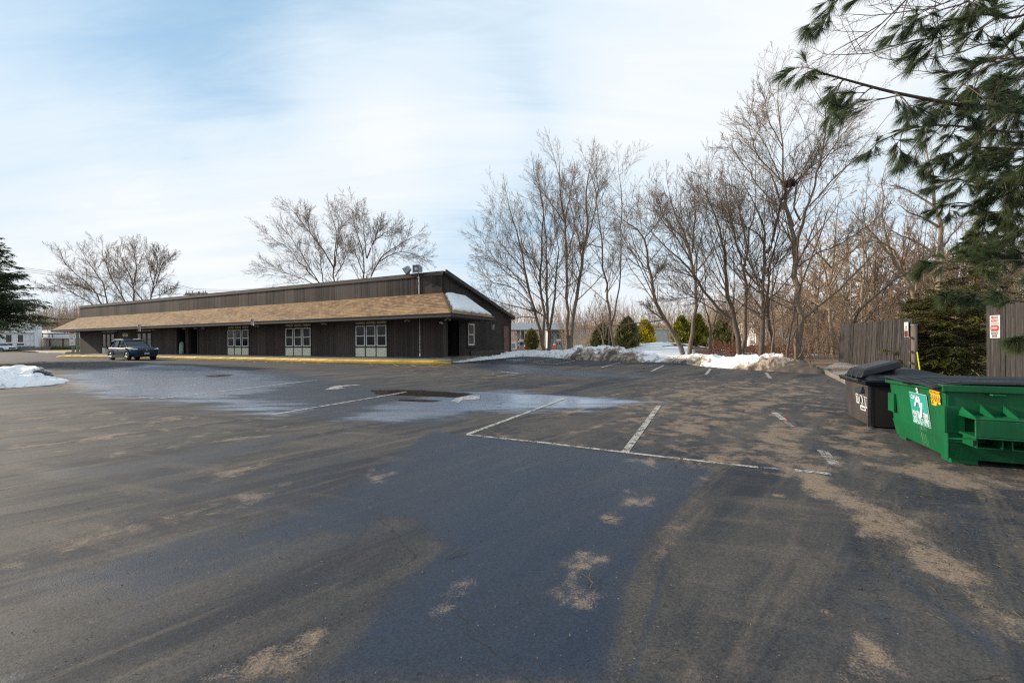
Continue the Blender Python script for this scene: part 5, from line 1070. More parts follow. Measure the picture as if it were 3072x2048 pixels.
def leaves(name, mat, parent, fn, n, size, seed, updir=(0, 0, 1)):
    r = np.random.RandomState(seed); P = fn(r, n); D = r.normal(size=(n, 3)); D /= np.linalg.norm(D, axis=1)[:, None]; D += np.array(updir) * .6; D /= np.linalg.norm(D, axis=1)[:, None]
    Q = np.cross(D, r.normal(size=(n, 3))); Q /= np.linalg.norm(Q, axis=1)[:, None] + 1e-9; s = size * r.uniform(.5, 1.3, (n, 1))
    V = np.stack([P - Q * s * .35, P + D * s, P + Q * s * .35, P - D * s * .5], 1).reshape(-1, 3)
    return mesh_obj(name, np_mesh(name, V, np.arange(4 * n).reshape(-1, 4)), mat, parent)
leaves('foliage', M['arb'], e, lambda r, n: r.normal(size=(n, 3)) * (.45, .3, .18) + (0, 0, .7), 500, .12, 3)
for k, (a, b) in enumerate(((395, 540), (585, 760))):
    b0, b1 = at(*zc(a, 932), 78.5), at(*zc(b, 932), 78.5); e = empty('patio_bench', (b0.x, 78.5, .7), 0, ('left' if k == 0 else 'right') + ' one of the two blue patio benches behind the stone wall', 'bench', 'blue benches behind the stone wall')
    wv_ = b1.x - b0.x; MB().box(0, wv_, 0, .5, b0.z - .7 - .1, b0.z - .7 + .06).build('seat', M['blue'], e); m = MB()
    for q in (.1, wv_ - .2): MB().box(q, q + .1, .1, .4, 0, b0.z - .8).build('leg', M['white'], e)
# beige building behind with maroon posts
q0, q1 = at(*zc(905, 740), 88), at(275, 1014, 88); e = empty('warehouse_building', (q0.x - 3, 88, 0), 0, 'long low beige panelled building with maroon posts, between the restaurant and the brown building', 'building'); wq = q1.x - q0.x + 10
zA = at(*zc(1200, 750), 88).z; zB2 = at(*zc(1200, 640), 88).z
MB().box(0, wq, 0, 12, -.2, zA).build('wall', M['beige'], e); MB().box(-.1, wq, -.3, .4, zA + .002, zA + .28).build('gutter', M['white'], e); MB().box(0, wq, .6, 12, zA + .01, zB2).build('upper_wall', M['white'], e); MB().box(-.1, wq, .5, 12.1, zB2 + .002, zB2 + .18).build('roof_edge', M['maroon'], e)
for xx_ in (1175, 1485, 1800): c = at(*zc(xx_, 900), 88).x - e.location.x; MB().box(c - .12, c + .12, -.06, -.003, 0, zA).build('post', M['maroon'], e)
for xx_ in (932, 1082, 1165): c = at(*zc(xx_, 900), 88).x - e.location.x; MB().box(c - .08, c + .08, .54, .598, zA, zB2).build('downpipe', M['post'], e)
q2 = at(*zc(905, 620), 104); q3 = at(*zc(1250, 535), 104); e = empty('snowy_shed', (q2.x - 2, 104, 0), 0, 'snow covered low roof seen over the beige building beside the restaurant', 'building'); ww = q3.x - q2.x + 2
MB().box(0, ww, 0, 8, 0, q2.z).build('wall', M['beige'], e); m = MB(); m.hexa([(-.2, -.3, q2.z + .003), (ww + .3, -.3, q2.z + .003), (ww + .3, 8, q2.z + .003), (-.2, 8, q2.z + .003)], [(0, 3, q3.z), (ww - 1.5, 3, q3.z), (ww - 1.5, 5, q3.z), (0, 5, q3.z)]); m.build('snowy_roof', M['snow'], e)
# street sign on two posts
s0 = at(217, 1015, 62); e = empty('business_sign', (s0.x, 62, .4), -.25, 'white sign board on two posts with red lettering, left of the brown building', 'sign')
ztop, zlow = at(217, 994, 62).z - .4, at(217, 1035.5, 62).z - .4; wS = .55
MB().box(-wS / 1, wS, -.06, .06, zlow, ztop).build('sign_board', M['paper'], e); MB().box(-wS, wS, -.07, -.062, ztop - .50, ztop - .04).build('sign_face', pm('peach_sign', (.75, .42, .25), None, 5, .5, 0), e); MB().box(-wS, wS, -.07, -.062, ztop - .78, ztop - .62).build('sign_face', pm('pale_green_sign', (.5, .58, .32), None, 5, .5, 0), e)
text_part('lettering', 'DURGIN', .27, (0, -.08, ztop - .26), (PI / 2, 0, 0), M['red'], e, .004, sx=.95); text_part('lettering', 'Tax Co.', .20, (0, -.08, (ztop + zlow) / 2 - .05), (PI / 2, 0, 0), M['ink'], e, .004); text_part('lettering', 'Physical', .16, (0, -.08, (ztop + zlow) / 2 + .14), (PI / 2, 0, 0), M['red'], e, .004)
m = MB()
for k in range(20): a, b = 2 * PI * k / 20, 2 * PI * (k + 1) / 20; m.tube([(.42 * math.cos(a), -.08, zlow + .38 + .22 * math.sin(a)), (.42 * math.cos(b), -.08, zlow + .38 + .22 * math.sin(b))], .015, 4)
m.build('emblem', M['red'], e); text_part('lettering', 'sports', .16, (0, -.08, zlow + .38), (PI / 2, 0, 0), M['red'], e, .004)
for (dx, dy, tz_) in ((-.28, .12, zlow + .3), (.95, .0, ztop + .1)): MB().box(dx - .15, dx + .15, dy, dy + .22, -.5, tz_).build('post', M['postgreen'], e)
# tan grass verge, kerb and low hedge
def strip(pts_n, pts_f, name, mat, zf=lambda x, y: gz(x, y), h=.12):
    m = MB(); n = len(pts_n)
    for i in range(n - 1):
        a, b, c, d = pts_n[i], pts_n[i + 1], pts_f[i + 1], pts_f[i]
        m.hexa([(p[0], p[1], float(zf(p[0], p[1])) - .1) for p in (a, b, c, d)], [(p[0], p[1], float(zf(p[0], p[1])) + hh) for p, hh in ((a, h), (b, h), (c, h + .15), (d, h + .15))])
    return m.build(name, mat)
g_n = [G(*p) for p in ((97, 1053), (125, 1058), (150, 1060), (200, 1061), (254, 1060))]; g_f = [Vector((p.x - 1, 78, 0)) for p in g_n]
props(strip(g_n, g_f, 'verge', pm('dry_tan_grass', (.42, .27, .11), (.30, .19, .08), 2, .95, .6, fine=20), h=.1), kind='structure')
props(strip([p + Vector((.0, -.25, 0)) for p in g_n], [p - Vector((0, .01, 0)) for p in g_n], 'kerb', M['concrete'], h=.13), kind='structure')
hx0, hx1 = at(143, 1045, 80).x, at(262, 1045, 80).x
for k in range(7):
    x = hx0 + (hx1 - hx0) * (k + .5) / 7; e = empty('hedge_shrub', (x, 79.3, .4), 0, 'dark green shrub in the low hedge row in front of the beige wall', 'shrub', 'low hedge in front of the beige wall')
    leaves('foliage', M['yew'], e, lambda r, n: r.normal(size=(n, 3)) * (.55, .35, .25) + (0, 0, .45), 700, .16, 20 + k); MB().tube([(0, 0, 0), (0, 0, .4)], .03, 5).build('stem', M['bark'], e)

# utility pole and wires
up = at(590, 880, 70); e = empty('utility_pole', (up.x, 70, 0), 0, 'timber utility pole top with insulators rising behind the brown roof', 'utility pole'); zt2 = up.z
MB().tube([(.4, 0, -.3), (.4, 0, zt2 + .35)], [.16, .12], 10).build('pole', M['post'], e); m = MB(); m.box(-2.0, 1.9, -.08, .08, zt2 - .12, zt2 + .1); m.box(-2.0, 1.6, -.4, -.25, zt2 - .35, zt2 - .2); m.build('crossarm', M['post'], e)
for k, x in enumerate((-1.75, -1.3, -.7, 1.2, 1.6)): MB().tube([(x, 0, zt2 + .1), (x - .06, 0, zt2 + .3), (x - .06, 0, zt2 + .5)], [.05, .07, .05], 6).build('insulator', M['galv'], e)
def wire(P, r, lab, grp=None):
    pts = []
    for i in range(len(P) - 1):
        a, b = P[i], P[i + 1]; L = (b - a).length
        for k in range(14): f = k / 14; q = a.lerp(b, f); q = q - Vector((0, 0, L * .012 * 4 * f * (1 - f))); pts.append(q)
    pts.append(P[-1]); o0 = P[0]; m = MB().tube([p - o0 for p in pts], r, 4); o = m.build('overhead_wire', M['ink']); o.location = o0; return props(o, lab, 'wire', grp)
for k, (ya, yb, yc) in enumerate(((797, 845, 868), (803, 848, 872), (808, 856, 877))):
    wire([at(-60, ya - 12, 66), at(505, yb, 68), at(585, yc - 2, 69.9), at(800, yc - 6, 95)], .022, ('upper', 'middle', 'lower')[k] + ' one of the three thin wires behind the left bare trees', 'thin wires behind the left trees')
wire([at(60, 948, 70), at(140, 954, 72), at(260, 959, 76), at(420, 962, 84)], .05, 'thick dark cable strung behind the left end of the brown building')

# ------------------------------------------------------------------ filling station
SY = 85.0; sp0, sp1 = at(1490, 989.5, SY), at(1730, 989.5, SY); gzb = float(tz(sp0.x + 6, SY)) + .02
e = empty('station_canopy', (sp0.x, SY, gzb), 0, 'long white petrol station canopy behind the bare trees, right of the brown building', 'canopy')
w = sp1.x - sp0.x; hb, ht = sp0.z - gzb, at(1600, 969, SY).z - gzb
MB().box(0, w - 1.7, 0, 8, hb, ht).build('roof', M['white'], e); MB().box(w - 1.7, w, 0, 8, hb + .05, ht + .15).build('end_panel', M['galv'], e); MB().box(.1, w - 2, .1, 7.9, hb - .1, hb - .003).build('soffit', M['galv'], e)
for px in (1555, 1570, 1668, 1680):
    x = at(px, 1000, SY).x - sp0.x; yy_ = 1.5 if px in (1555, 1668) else 5.5; MB().box(x - .32, x + .32, yy_, yy_ + .5, -.3, hb - .1).build('column', M['galv'], e)
def pump(px, lab):
    p = at(px, 1040, SY + .8); q = empty('fuel_pump', (p.x, SY + .8, gzb), 0, lab, 'fuel pump', 'fuel pumps'); MB().box(-.42, .42, 0, .5, 0, 1.75).build('cabinet', M['galv'], q, bevel=.03); MB().box(-.5, .5, -.05, .55, 1.76, 2.15).build('header', M['white'], q); MB().box(-.3, .3, -.03, -.002, .95, 1.55).build('display', M['ink'], q); MB().tube([(.45, -.02, 1.4), (.6, -.1, .9), (.5, -.12, .4), (.43, -.03, .8)], .04, 6).build('hose', M['ink'], q)
pump(1564.5, 'grey fuel pump next to the left canopy column'); pump(1676, 'grey fuel pump seen between the tree trunks under the canopy')
p = at(1540, 1035, SY - 6); q = empty('ice_chest', (p.x, SY - 6, gzb), 0, 'white glass fronted ice chest beside the corner of the brown building', 'ice chest'); MB().box(-.65, .65, 0, .8, 0, 1.6).build('cabinet', M['white'], q, bevel=.04); MB().box(-.32, .32, -.03, -.002, .45, 1.3).build('door', M['galv'], q)
p = at(1553.5, 1030, SY - 5); q = empty('feather_banner', (p.x, SY - 5, gzb), 0, 'narrow red and white banner next to the ice chest', 'banner'); MB().tube([(0, 0, 0), (0, 0, 2.4)], .02, 5).build('pole', M['steel'], q)
for k in range(5): MB().slab([(.0, 0, .5 + k * .35), (.28, 0, .45 + k * .35), (.30, 0, .78 + k * .35), (0, 0, .84 + k * .35)], (0, .01, 0)).build('cloth_band', M['red'] if k % 2 == 0 else M['paper'], q)
p = at(1580, 1040, SY - 2); q = empty('waste_bin', (p.x, SY - 2, gzb), 0, 'dark square waste bin right of the left fuel pump', 'waste bin'); MB().box(-.4, .4, 0, .6, 0, 1.3).build('bin', M['black'], q, bevel=.05); MB().box(-.44, .44, -.04, .64, 1.303, 1.42).build('lid', M['black'], q)
def cone(px, py, Y, h, lab):
    p = at(px, py, Y); q = empty('traffic_cone', (p.x, Y, p.z), 0, lab, 'traffic cone', 'traffic cones'); MB().tube([(0, 0, .03), (0, 0, h)], [.17 * h / .7, .03], 12).build('cone', M['orange'], q, smooth=True); MB().box(-.22, .22, -.22, .22, 0, .03).build('base', M['orange'], q); MB().tube([(0, 0, h * .5), (0, 0, h * .68)], [.105 * h / .7, .08 * h / .7], 12).build('reflective_band', M['paper'], q)
cone(1574, 1046.5, 60, .75, 'orange traffic cone in front of the left fuel pump'); cone(1551, 1049, 56, .45, 'small orange and white cone near the ice chest'); cone(1663.5, 1046.5, 50, 1.0, 'tall orange traffic cone between the tree trunks')
props(strip([Vector((x, 44, 0)) for x in (3.5, 9, 16, 30)], [Vector((x, 100, 0)) for x in (-12, 9, 24, 44)], 'road', pm('far_asphalt', (.085, .083, .08), (.06, .06, .06), .8, .8, .1), zf=lambda x, y: tz(x, y), h=.0 + .16), kind='structure') if False else None
# station forecourt following the ground
n = 24; V = []; Fq = []
for i in range(n + 1):
    for j in range(n + 1): y = 52 + 50 * j / n; xl = -14; xr_ = 11 + 9 * j / n; x = xl + (xr_ - xl) * i / n; V.append((x, y, float(tz(x, y)) + .03))
for i in range(n):
    for j in range(n): q = i * (n + 1) + j; Fq.append((q, q + n + 1, q + n + 2, q + 1))
m = MB(); m.v = V; m.f = Fq; props(m.build('road', pm('far_asphalt', (.10, .098, .095), (.07, .07, .07), .8, .8, .1)), kind='structure')
# long pale building, white house, white van
a, b = at(1652, 991, 92), at(2215, 991, 92); zb0 = -.4; e = empty('warehouse_building', (a.x, 92, zb0), 0, 'long pale grey green metal building behind the bare trees and arborvitaes', 'building')
MB().box(0, b.x - a.x, 0, 14, 0, a.z - zb0).build('wall', pm('pale_sage_metal_wall', (.55, .60, .56), (.48, .53, .50), .8, .6, .05), e); MB().box(-.15, b.x - a.x + .15, -.2, 14.2, a.z - zb0 + .003, a.z - zb0 + .2).build('roof_edge', M['paper'], e)
for k in range(6): x = 3 + k * 6.3; MB().box(x, x + .12, -.04, -.003, 0, a.z - zb0).build('downpipe', M['galv'], e)
a, b = at(2262, 952, 110), at(2345, 952, 110); e = empty('white_house', (a.x, 110, -.6), 0, 'white two storey house far behind the big tree trunks', 'house'); w = b.x - a.x; h = a.z + .6
MB().box(0, w, 0, 8, 0, h - 1.2).build('wall', M['white'], e); m = MB(); m.hexa([(-.3, -.4, h - 1.197), (w + .3, -.4, h - 1.197), (w + .3, 8.4, h - 1.197), (-.3, 8.4, h - 1.197)], [(-.3, 3.9, h + .6), (w + .3, 3.9, h + .6), (w + .3, 4.1, h + .6), (-.3, 4.1, h + .6)]); m.build('roof', M['galv'], e)
for k in range(3):
    for r_ in range(2): f = MB().box(1 + k * 2.3, 2 + k * 2.3, -.05, -.003, 1.4 + r_ * 2.6, 2.9 + r_ * 2.6).build('window', M['galv'], e); MB().box(1.1 + k * 2.3, 1.9 + k * 2.3, -.07, -.052, 1.5 + r_ * 2.6, 2.8 + r_ * 2.6).build('pane', M['glass_dim'], f)
a, b = at(2268, 998, 84), at(2392, 998, 84); e = empty('box_trailer', (a.x, 84, -.5), 0, 'long white box trailer parked far behind the tree trunks', 'trailer'); w = b.x - a.x
MB().box(0, w, 0, 2.5, 1.0, a.z + .5).build('box', M['white'], e); m = MB()
for k in range(8): m.box(.4 + k * w / 8, .5 + k * w / 8, -.03, -.003, 1.05, a.z + .45)
m.build('side_rib', M['galv'], e)
for x in (.8, 2.0, w - 1.6): MB().tube([(x, .1, .5), (x, .5, .5)], .5, 14).build('wheel', M['tyre'], e)
MB().box(.2, w - .2, .3, 2.2, .7, .997).build('chassis', M['ink'], e)

# ------------------------------------------------------------------ snow
def snow_ridge(base, tops, wid, name, label, dirt, seed, mat, cat='snow bank', back=None):
    # base: pixel line on the lot; tops: pixel x -> pixel y of the crest
    B0 = [G(*p) for p in base]; pts = []
    for i in range(len(B0) - 1):
        k = max(1, int((B0[i + 1] - B0[i]).length / .12))
        for j in range(k): f = j / k; pts.append((B0[i].lerp(B0[i + 1], f), base[i][0] + (base[i + 1][0] - base[i][0]) * f))
    pts.append((B0[-1], base[-1][0])); n = len(pts); nc = 34; V = []; D = []
    for i, (p, px) in enumerate(pts):
        a = pts[max(0, i - 3)][0]; b = pts[min(n - 1, i + 3)][0]; d = b - a; d.z = 0; d.normalize(); nn = Vector((-d.y, d.x, 0))
        w = float(np.interp(i / (n - 1), [w_[0] for w_ in wid], [w_[1] for w_ in wid])); c = p + nn * w * .42
        ty = float(np.interp(px, [t_[0] for t_ in tops], [t_[1] for t_ in tops])); rx, rz = ray(px, ty); h = (EYE + rz * c.y - p.z) * .95; h = max(.05, h)
        e = min(1, min(i, n - 1 - i) / 5)
        for j in range(nc + 1):
            u = j / nc; q = p + nn * (w * (u - .02)); prof = min(1, (u / .30)) ** .6 if u < .42 else max(0, 1 - ((u - .42) / .58) ** 1.7)
            nz1 = mnoise.noise(Vector((q.x * .9, q.y * .9, seed))); nz2 = mnoise.noise(Vector((q.x * 3.1, q.y * 3.1, seed + 5))); nz3 = mnoise.noise(Vector((q.x * 8, q.y * 8, seed + 9)))
            nz4 = mnoise.noise(Vector((q.x * 1.7, q.y * 1.7, seed + 3))); lump = .92 + .20 * nz1 + .36 * abs(nz4) + .30 * abs(nz2) - .12 + .22 * abs(nz3)
            z = p.z - .03 + h * prof * lump * (e ** .6); V.append((q.x + .22 * nz2 + .08 * nz3, q.y + .16 * nz1 + .16 * nz4 + .06 * mnoise.noise(Vector((q.y * 7, q.x * 7, 1))), z))
            D.append(dirt(px, u) if u < .5 else dirt(px, .4) * .5)
    Fq = [(i * (nc + 1) + j, (i + 1) * (nc + 1) + j, (i + 1) * (nc + 1) + j + 1, i * (nc + 1) + j + 1) for i in range(n - 1) for j in range(nc)]
    me = np_mesh(name, np.array(V), np.array(Fq), True); at_ = me.attributes.new('dirt', 'FLOAT', 'POINT'); at_.data.foreach_set('value', np.array(D, dtype=np.float32))
    o = mesh_obj(name, me, mat); return props(o, label, cat)
def dirt_r(px, u):
    d = float(np.interp(px, [1340, 1560, 1680, 1720, 1780, 1840, 1900, 1950, 2000, 2080, 2150, 2250, 2300, 2380, 2420, 2500], [-.3, -.2, .1, .75, .6, .75, .75, .3, .5, .6, .15, .4, .75, 1.2, 1.7, 1.8]))
    return d - .22 + .30 * max(0, 1 - u / .16) * (1 if px > 1600 else .2) - (.3 if u > .26 and px < 2400 else 0)
snow_ridge([(1378, 1088), (1400, 1085), (1450, 1079.5), (1500, 1075), (1560, 1069), (1625, 1070), (1690, 1075), (1740, 1080), (1800, 1082), (1850, 1084), (1905, 1087), (1925, 1087)],
           [(1378, 1086), (1400, 1080), (1443, 1071), (1500, 1064), (1525, 1060), (1545, 1053), (1585, 1049), (1650, 1051), (1690, 1044), (1710, 1041), (1770, 1041), (1790, 1036), (1825, 1038), (1850, 1052), (1880, 1055), (1925, 1070)],
           [(0, 1.0), (.25, 1.2), (.45, 1.8), (.6, 3.2), (1, 3.4)], 'snow_bank', 'ploughed snow bank from the building corner to the middle stalls, dirty at its right end', dirt_r, 2, M['snow_dirty'])
snow_ridge([(1880, 1086), (1935, 1086), (2000, 1086), (2060, 1092), (2110, 1099), (2190, 1105), (2260, 1110), (2340, 1115), (2420, 1119), (2470, 1121), (2505, 1116), (2530, 1108)],
           [(1880, 1075), (1925, 1064), (1960, 1062), (2000, 1064), (2062, 1058), (2085, 1066), (2150, 1070), (2200, 1067), (2250, 1062), (2290, 1059), (2330, 1064), (2380, 1071), (2420, 1080), (2445, 1075), (2470, 1086), (2500, 1097), (2530, 1104)],
           [(0, 2.8), (.5, 2.6), (.85, 2.4), (1, 1.8)], 'snow_bank', 'snow bank before the big trees, ending in a dark dirty heap by the fence', dirt_r, 7, M['snow_dirty'])
def dirt_l(px, u): return -.35 + .25 * (u < .06)
snow_ridge([(-260, 1180), (-120, 1172), (0, 1164), (60, 1161), (107, 1158), (150, 1154), (180, 1149), (200, 1142), (206, 1136)], [(-260, 1090), (0, 1099), (46, 1103), (93, 1106), (128, 1114), (160, 1119), (180, 1112), (190, 1116), (206, 1130)], [(0, 5), (.8, 3.6), (1, 2.4)], 'snow_pile', 'white ploughed snow pile at the left edge of the car park', dirt_l, 12, M['snow_dirty'])
# clean snow cover on the mound behind the banks
n = 70; V = []; Fq = []
for i in range(n + 1):
    for j in range(n + 1): x = 2 + 26 * i / n; y = 24 + 26 * j / n; V.append((x, y, float(tz(x, y)) + .09 + .05 * mnoise.noise(Vector((x, y, 0)))))
def snowy(x, y):
    px = 1536 + 1200 * x / y; zz_ = float(tz(x, y)); py = 1024 - 1200 * (zz_ - EYE) / y; k = mnoise.noise(Vector((x * .5, y * .5, 2))) * .5 + mnoise.noise(Vector((x * 2, y * 2, 4))) * .3
    a = (px < 2075 + 40 * k and px > 1500); b = (2100 < px < 2230 and y > 33 + 3 * k and y < 46); c = 2230 <= px < 2450 and k > .12 and y > 30
    d = (1990 < px < 2060 and 37 > y > 33 and k > 0); e_ = px > 2060 and k > .38
    return (a and not d) or b or c or e_
for i in range(n):
    for j in range(n):
        x = 2 + 26 * (i + .5) / n; y = 24 + 26 * (j + .5) / n; xr_ = float(np.interp(y, [a for a, b in XR], [b for a, b in XR])) + .6
        if x > xr_ and snowy(x, y): q = i * (n + 1) + j; Fq.append((q, q + n + 1, q + n + 2, q + 1))
me = np_mesh('snow_cover', np.array(V), np.array(Fq), True); props(mesh_obj('snow_cover', me, M['snow']), kind='structure')
# scattered litter on the asphalt near the viewer
rn = random.Random(21)
def litter(px, py, kind):
    p = G(px, py, .006); m = MB()
    if kind == 'leaf':
        s = .035; m.add([(0, 0, .004), (s, .4 * s, .012), (1.6 * s, 0, .004), (s, -.5 * s, .014)], [(0, 1, 2, 3)]); o = m.build('dead_leaf', M['rust'])
    elif kind == 'orange': m.add([(-.08, -.02, .0), (.07, -.03, .0), (.08, .03, .01), (-.06, .03, .012), (0, 0, .03)], [(0, 1, 4), (1, 2, 4), (2, 3, 4), (3, 0, 4)]); o = m.build('leaf', M['orange'])
    elif kind == 'twig':
        a = Vector((0, 0, .01)); pts = [a]
        for k in range(4): a = a + Vector((rn.uniform(.04, .07), rn.uniform(-.03, .03), rn.uniform(-.004, .01))); pts.append(a)
        m.tube(pts, [.004, .004, .003, .003, .002], 5); m.tube([pts[2], pts[2] + Vector((.04, .05, .01))], .002, 4); o = m.build('fallen_twig', M['bark_dark'])
    elif kind == 'sprig':
        for k in range(26): y = rn.uniform(-.02, .02); x = rn.uniform(0, .12); m.add([(x, y, .004), (x + rn.uniform(.05, .1), y + rn.uniform(-.02, .02), rn.uniform(.004, .02)), (x + .004, y + .003, .006)], [(0, 1, 2)])
        o = m.build('pine_sprig', M['pine'])
    o.location = p; o.rotation_euler = (0, 0, rn.uniform(0, 6)); return o
for (px, py, k, lab) in ((2358, 1261, 'orange', 'bright orange leaf at the end of the short worn white dash'), (1335, 1673, 'twig', 'short curved dark twig lying alone on the blue damp asphalt'), (1800, 1557, 'twig', 'small twig lying on the tan sand patch in the damp asphalt'), (1770, 1770, 'twig', 'dark twig on the lowest round sand patch'),
                         (2330, 1340, 'twig', 'forked twig on the sandy stall near the worn lines'), (2290, 1298, 'sprig', 'small green pine sprig in the sandy stall'), (2735, 1393, 'sprig', 'green pine sprig on the ground just left of the green dumpster corner'), (2745, 1400, 'twig', 'dark stick beside the pine sprig near the green dumpster'), (2632, 1325, 'sprig', 'pine sprig between the worn dash and the dumpsters'),
                         (2742, 1480, 'sprig', 'lower pine sprig on the blue grey asphalt below the green dumpster'), (2755, 1457, 'sprig', 'upper pine sprig on the asphalt below the green dumpster'), (2940, 1490, 'twig', 'long thin stick below the green dumpster'), (2018, 1161, 'leaf', 'tiny pink scrap lying alone in the driving lane'), (2020, 1395, 'leaf', 'brown leaf just below the long white line'), (1488, 1189, 'leaf', 'rust coloured leaf right of the second arrow')):
    props(litter(px, py, k), lab, {'orange': 'leaf', 'leaf': 'leaf', 'twig': 'twig', 'sprig': 'pine sprig'}[k])
# needle litter and grit: uncountable
r = np.random.RandomState(5); V = []; Fq = []; n = 2600
for k in range(n):
    if k < 1700: px, py = r.uniform(2560, 3072), 1400 + r.beta(1.2, 2.2) * 500
    else: px, py = r.uniform(0, 3072), r.uniform(1330, 2048)
    p = G(px, py, .004); a = r.uniform(0, 6.28); l = r.uniform(.02, .06) if k < 1700 else r.uniform(.002, .006); w_ = .0010 if k < 1700 else l * .8; dx, dy = math.cos(a), math.sin(a); q = len(V)
    V += [(p.x - dy * w_, p.y + dx * w_, p.z), (p.x + dy * w_, p.y - dx * w_, p.z), (p.x + dx * l + dy * w_, p.y + dy * l - dx * w_, p.z + r.uniform(0, .008)), (p.x + dx * l - dy * w_, p.y + dy * l + dx * w_, p.z + r.uniform(0, .008))]; Fq.append((q, q + 1, q + 2, q + 3))
me = np_mesh('needle_litter', np.array(V), np.array(Fq)); t = NT('needle_litter_mix'); g = t.n('ShaderNodeNewGeometry').outputs['Random Per Island']; t.fin(t.mix(t.mr(g, .3, .8), (.035, .032, .018), (.11, .085, .05)), .8); props(mesh_obj('needle_litter', me, t.m), kind='stuff')
# ------------------------------------------------------------------ bare trees
UP = np.array([0, 0, 1.0])
def tubes_np(P, R, n):
    # P (B,k,3) R (B,k): batch of tapering tubes
    T = np.gradient(P, axis=1); T /= np.linalg.norm(T, axis=2, keepdims=True) + 1e-9
    ref = np.where(np.abs(T[..., 2:3]) < .92, np.array([0, 0, 1.0]), np.array([1.0, 0, 0]))
    A = np.cross(T, ref); A /= np.linalg.norm(A, axis=2, keepdims=True) + 1e-9; Bv = np.cross(T, A)
    w = 2 * PI * np.arange(n) / n
    V = P[:, :, None, :] + R[:, :, None, None] * (A[:, :, None, :] * np.cos(w)[None, None, :, None] + Bv[:, :, None, :] * np.sin(w)[None, None, :, None])
    Bn, k = P.shape[:2]; base = (np.arange(Bn) * k * n)[:, None, None] + (np.arange(k - 1) * n)[None, :, None]
    j = np.arange(n)[None, None, :]; a = base + j; b = base + (j + 1) % n
    return V.reshape(-1, 3), np.stack([a, b, b + n, a + n], -1).reshape(-1, 4)
def join(parts):
    V = []; Fq = []; o = 0
    for v, f in parts: V.append(v); Fq.append(f + o); o += len(v)
    return np.concatenate(V), np.concatenate(Fq)
def resample(pts, rs, k):
    pts = np.array(pts, float); d = np.r_[0, np.cumsum(np.linalg.norm(np.diff(pts, axis=0), axis=1))]; s = np.linspace(0, d[-1], k)
    P = np.stack([np.interp(s, d, pts[:, i]) for i in range(3)], 1)
    for _ in range(2): P[1:-1] = P[1:-1] * .5 + (P[:-2] + P[2:]) * .25
    return P, np.interp(s, d, rs), d[-1]
def spawn(r, P, R, L, m, t0, ang, ratio, k, up, wander, rr=.6, rmin=.004, tip=True, shape=.50):
    # every parent gets m side branches (and one leader from its tip)
    Bn, kp, _ = P.shape
    t = t0 + (1 - t0) * (np.arange(m)[None, :] + r.uniform(0, 1, (Bn, m))) / m
    par = np.repeat(np.arange(Bn), m); t = t.ravel()
    f = t * (kp - 1); i0 = np.clip(f.astype(int), 0, kp - 2); w = (f - i0)[:, None]
    p = P[par, i0] * (1 - w) + P[par, i0 + 1] * w; rad = R[par, i0] * (1 - w[:, 0]) + R[par, i0 + 1] * w[:, 0]
    T = P[par, i0 + 1] - P[par, i0]; T /= np.linalg.norm(T, axis=1, keepdims=True) + 1e-9
    q = r.normal(size=T.shape); q -= (q * T).sum(1, keepdims=True) * T; q /= np.linalg.norm(q, axis=1, keepdims=True) + 1e-9
    a = np.radians(r.normal(ang, ang * .25, len(t)))[:, None]; D = T * np.cos(a) + q * np.sin(a)
    ln = L[par] * ratio * r.uniform(.55, 1.25, len(t)) * (1 - shape * t); r0 = np.minimum(rad * .7, rad * rr + .002); r0 = np.minimum(r0, ln * .011 + .003)
    if tip:
        Tt = P[:, -1] - P[:, -2]; Tt /= np.linalg.norm(Tt, axis=1, keepdims=True) + 1e-9
        p = np.r_[p, P[:, -1]]; D = np.r_[D, Tt]; ln = np.r_[ln, L * ratio * .38]; r0 = np.r_[r0, R[:, -1]]
    n = len(p); C = np.zeros((n, k, 3)); C[:, 0] = p; step = (ln / (k - 1))[:, None]
    for i in range(1, k):
        D = D + up * UP + r.normal(size=D.shape) * wander; D /= np.linalg.norm(D, axis=1, keepdims=True); C[:, i] = C[:, i - 1] + D * step
    r0 = np.maximum(r0, rmin); Rn = r0[:, None] * np.linspace(1, .42, k)[None, :]
    return C, np.maximum(Rn, rmin * .7), ln
def tree_mesh(name, limbs, seed, dens=(9, 6, 5), rat=(.36, .42, .42), ang=(42, 40, 38), up=.10, rmin=.007, t0=.25, rt=1.0, levels=3, k0=14, wander=.10, rr=.55):
    r = np.random.RandomState(seed); thick = []; thin = []
    PP = []; RR_ = []; LL = []; t0s = []
    for pts, ra, rb in limbs:
        P, R, L = resample(pts, np.linspace(0, 1, len(pts)) * 0 + np.interp(np.linspace(0, 1, len(pts)), [0, 1], [ra, rb]), k0)
        jit = r.normal(size=P.shape) * L * .0045; jit[0] = 0; P = P + jit; PP.append(P); RR_.append(R); LL.append(L)
    P = np.array(PP); R = np.array(RR_); L = np.array(LL); thick.append(tubes_np(P, R, 9))
    Lc = np.minimum(L, 9.5)
    # flare where the trunk meets the ground is given by the limb radii
    for lv in range(levels):
        m = dens[lv]; k = (7, 5, 4, 3)[lv]; P, R, Lc = spawn(r, P, R, Lc, m, t0 if lv == 0 else .12, ang[lv], rat[lv], k, up * (1, .8, .5, .3)[lv], wander, rr=rr, rmin=rmin)
        (thick if lv == 0 else thin).append(tubes_np(P, R, (5, 4, 3, 3)[lv]))
    v1, f1 = join(thick); v2, f2 = join(thin)
    return (v1, f1), (v2, f2)
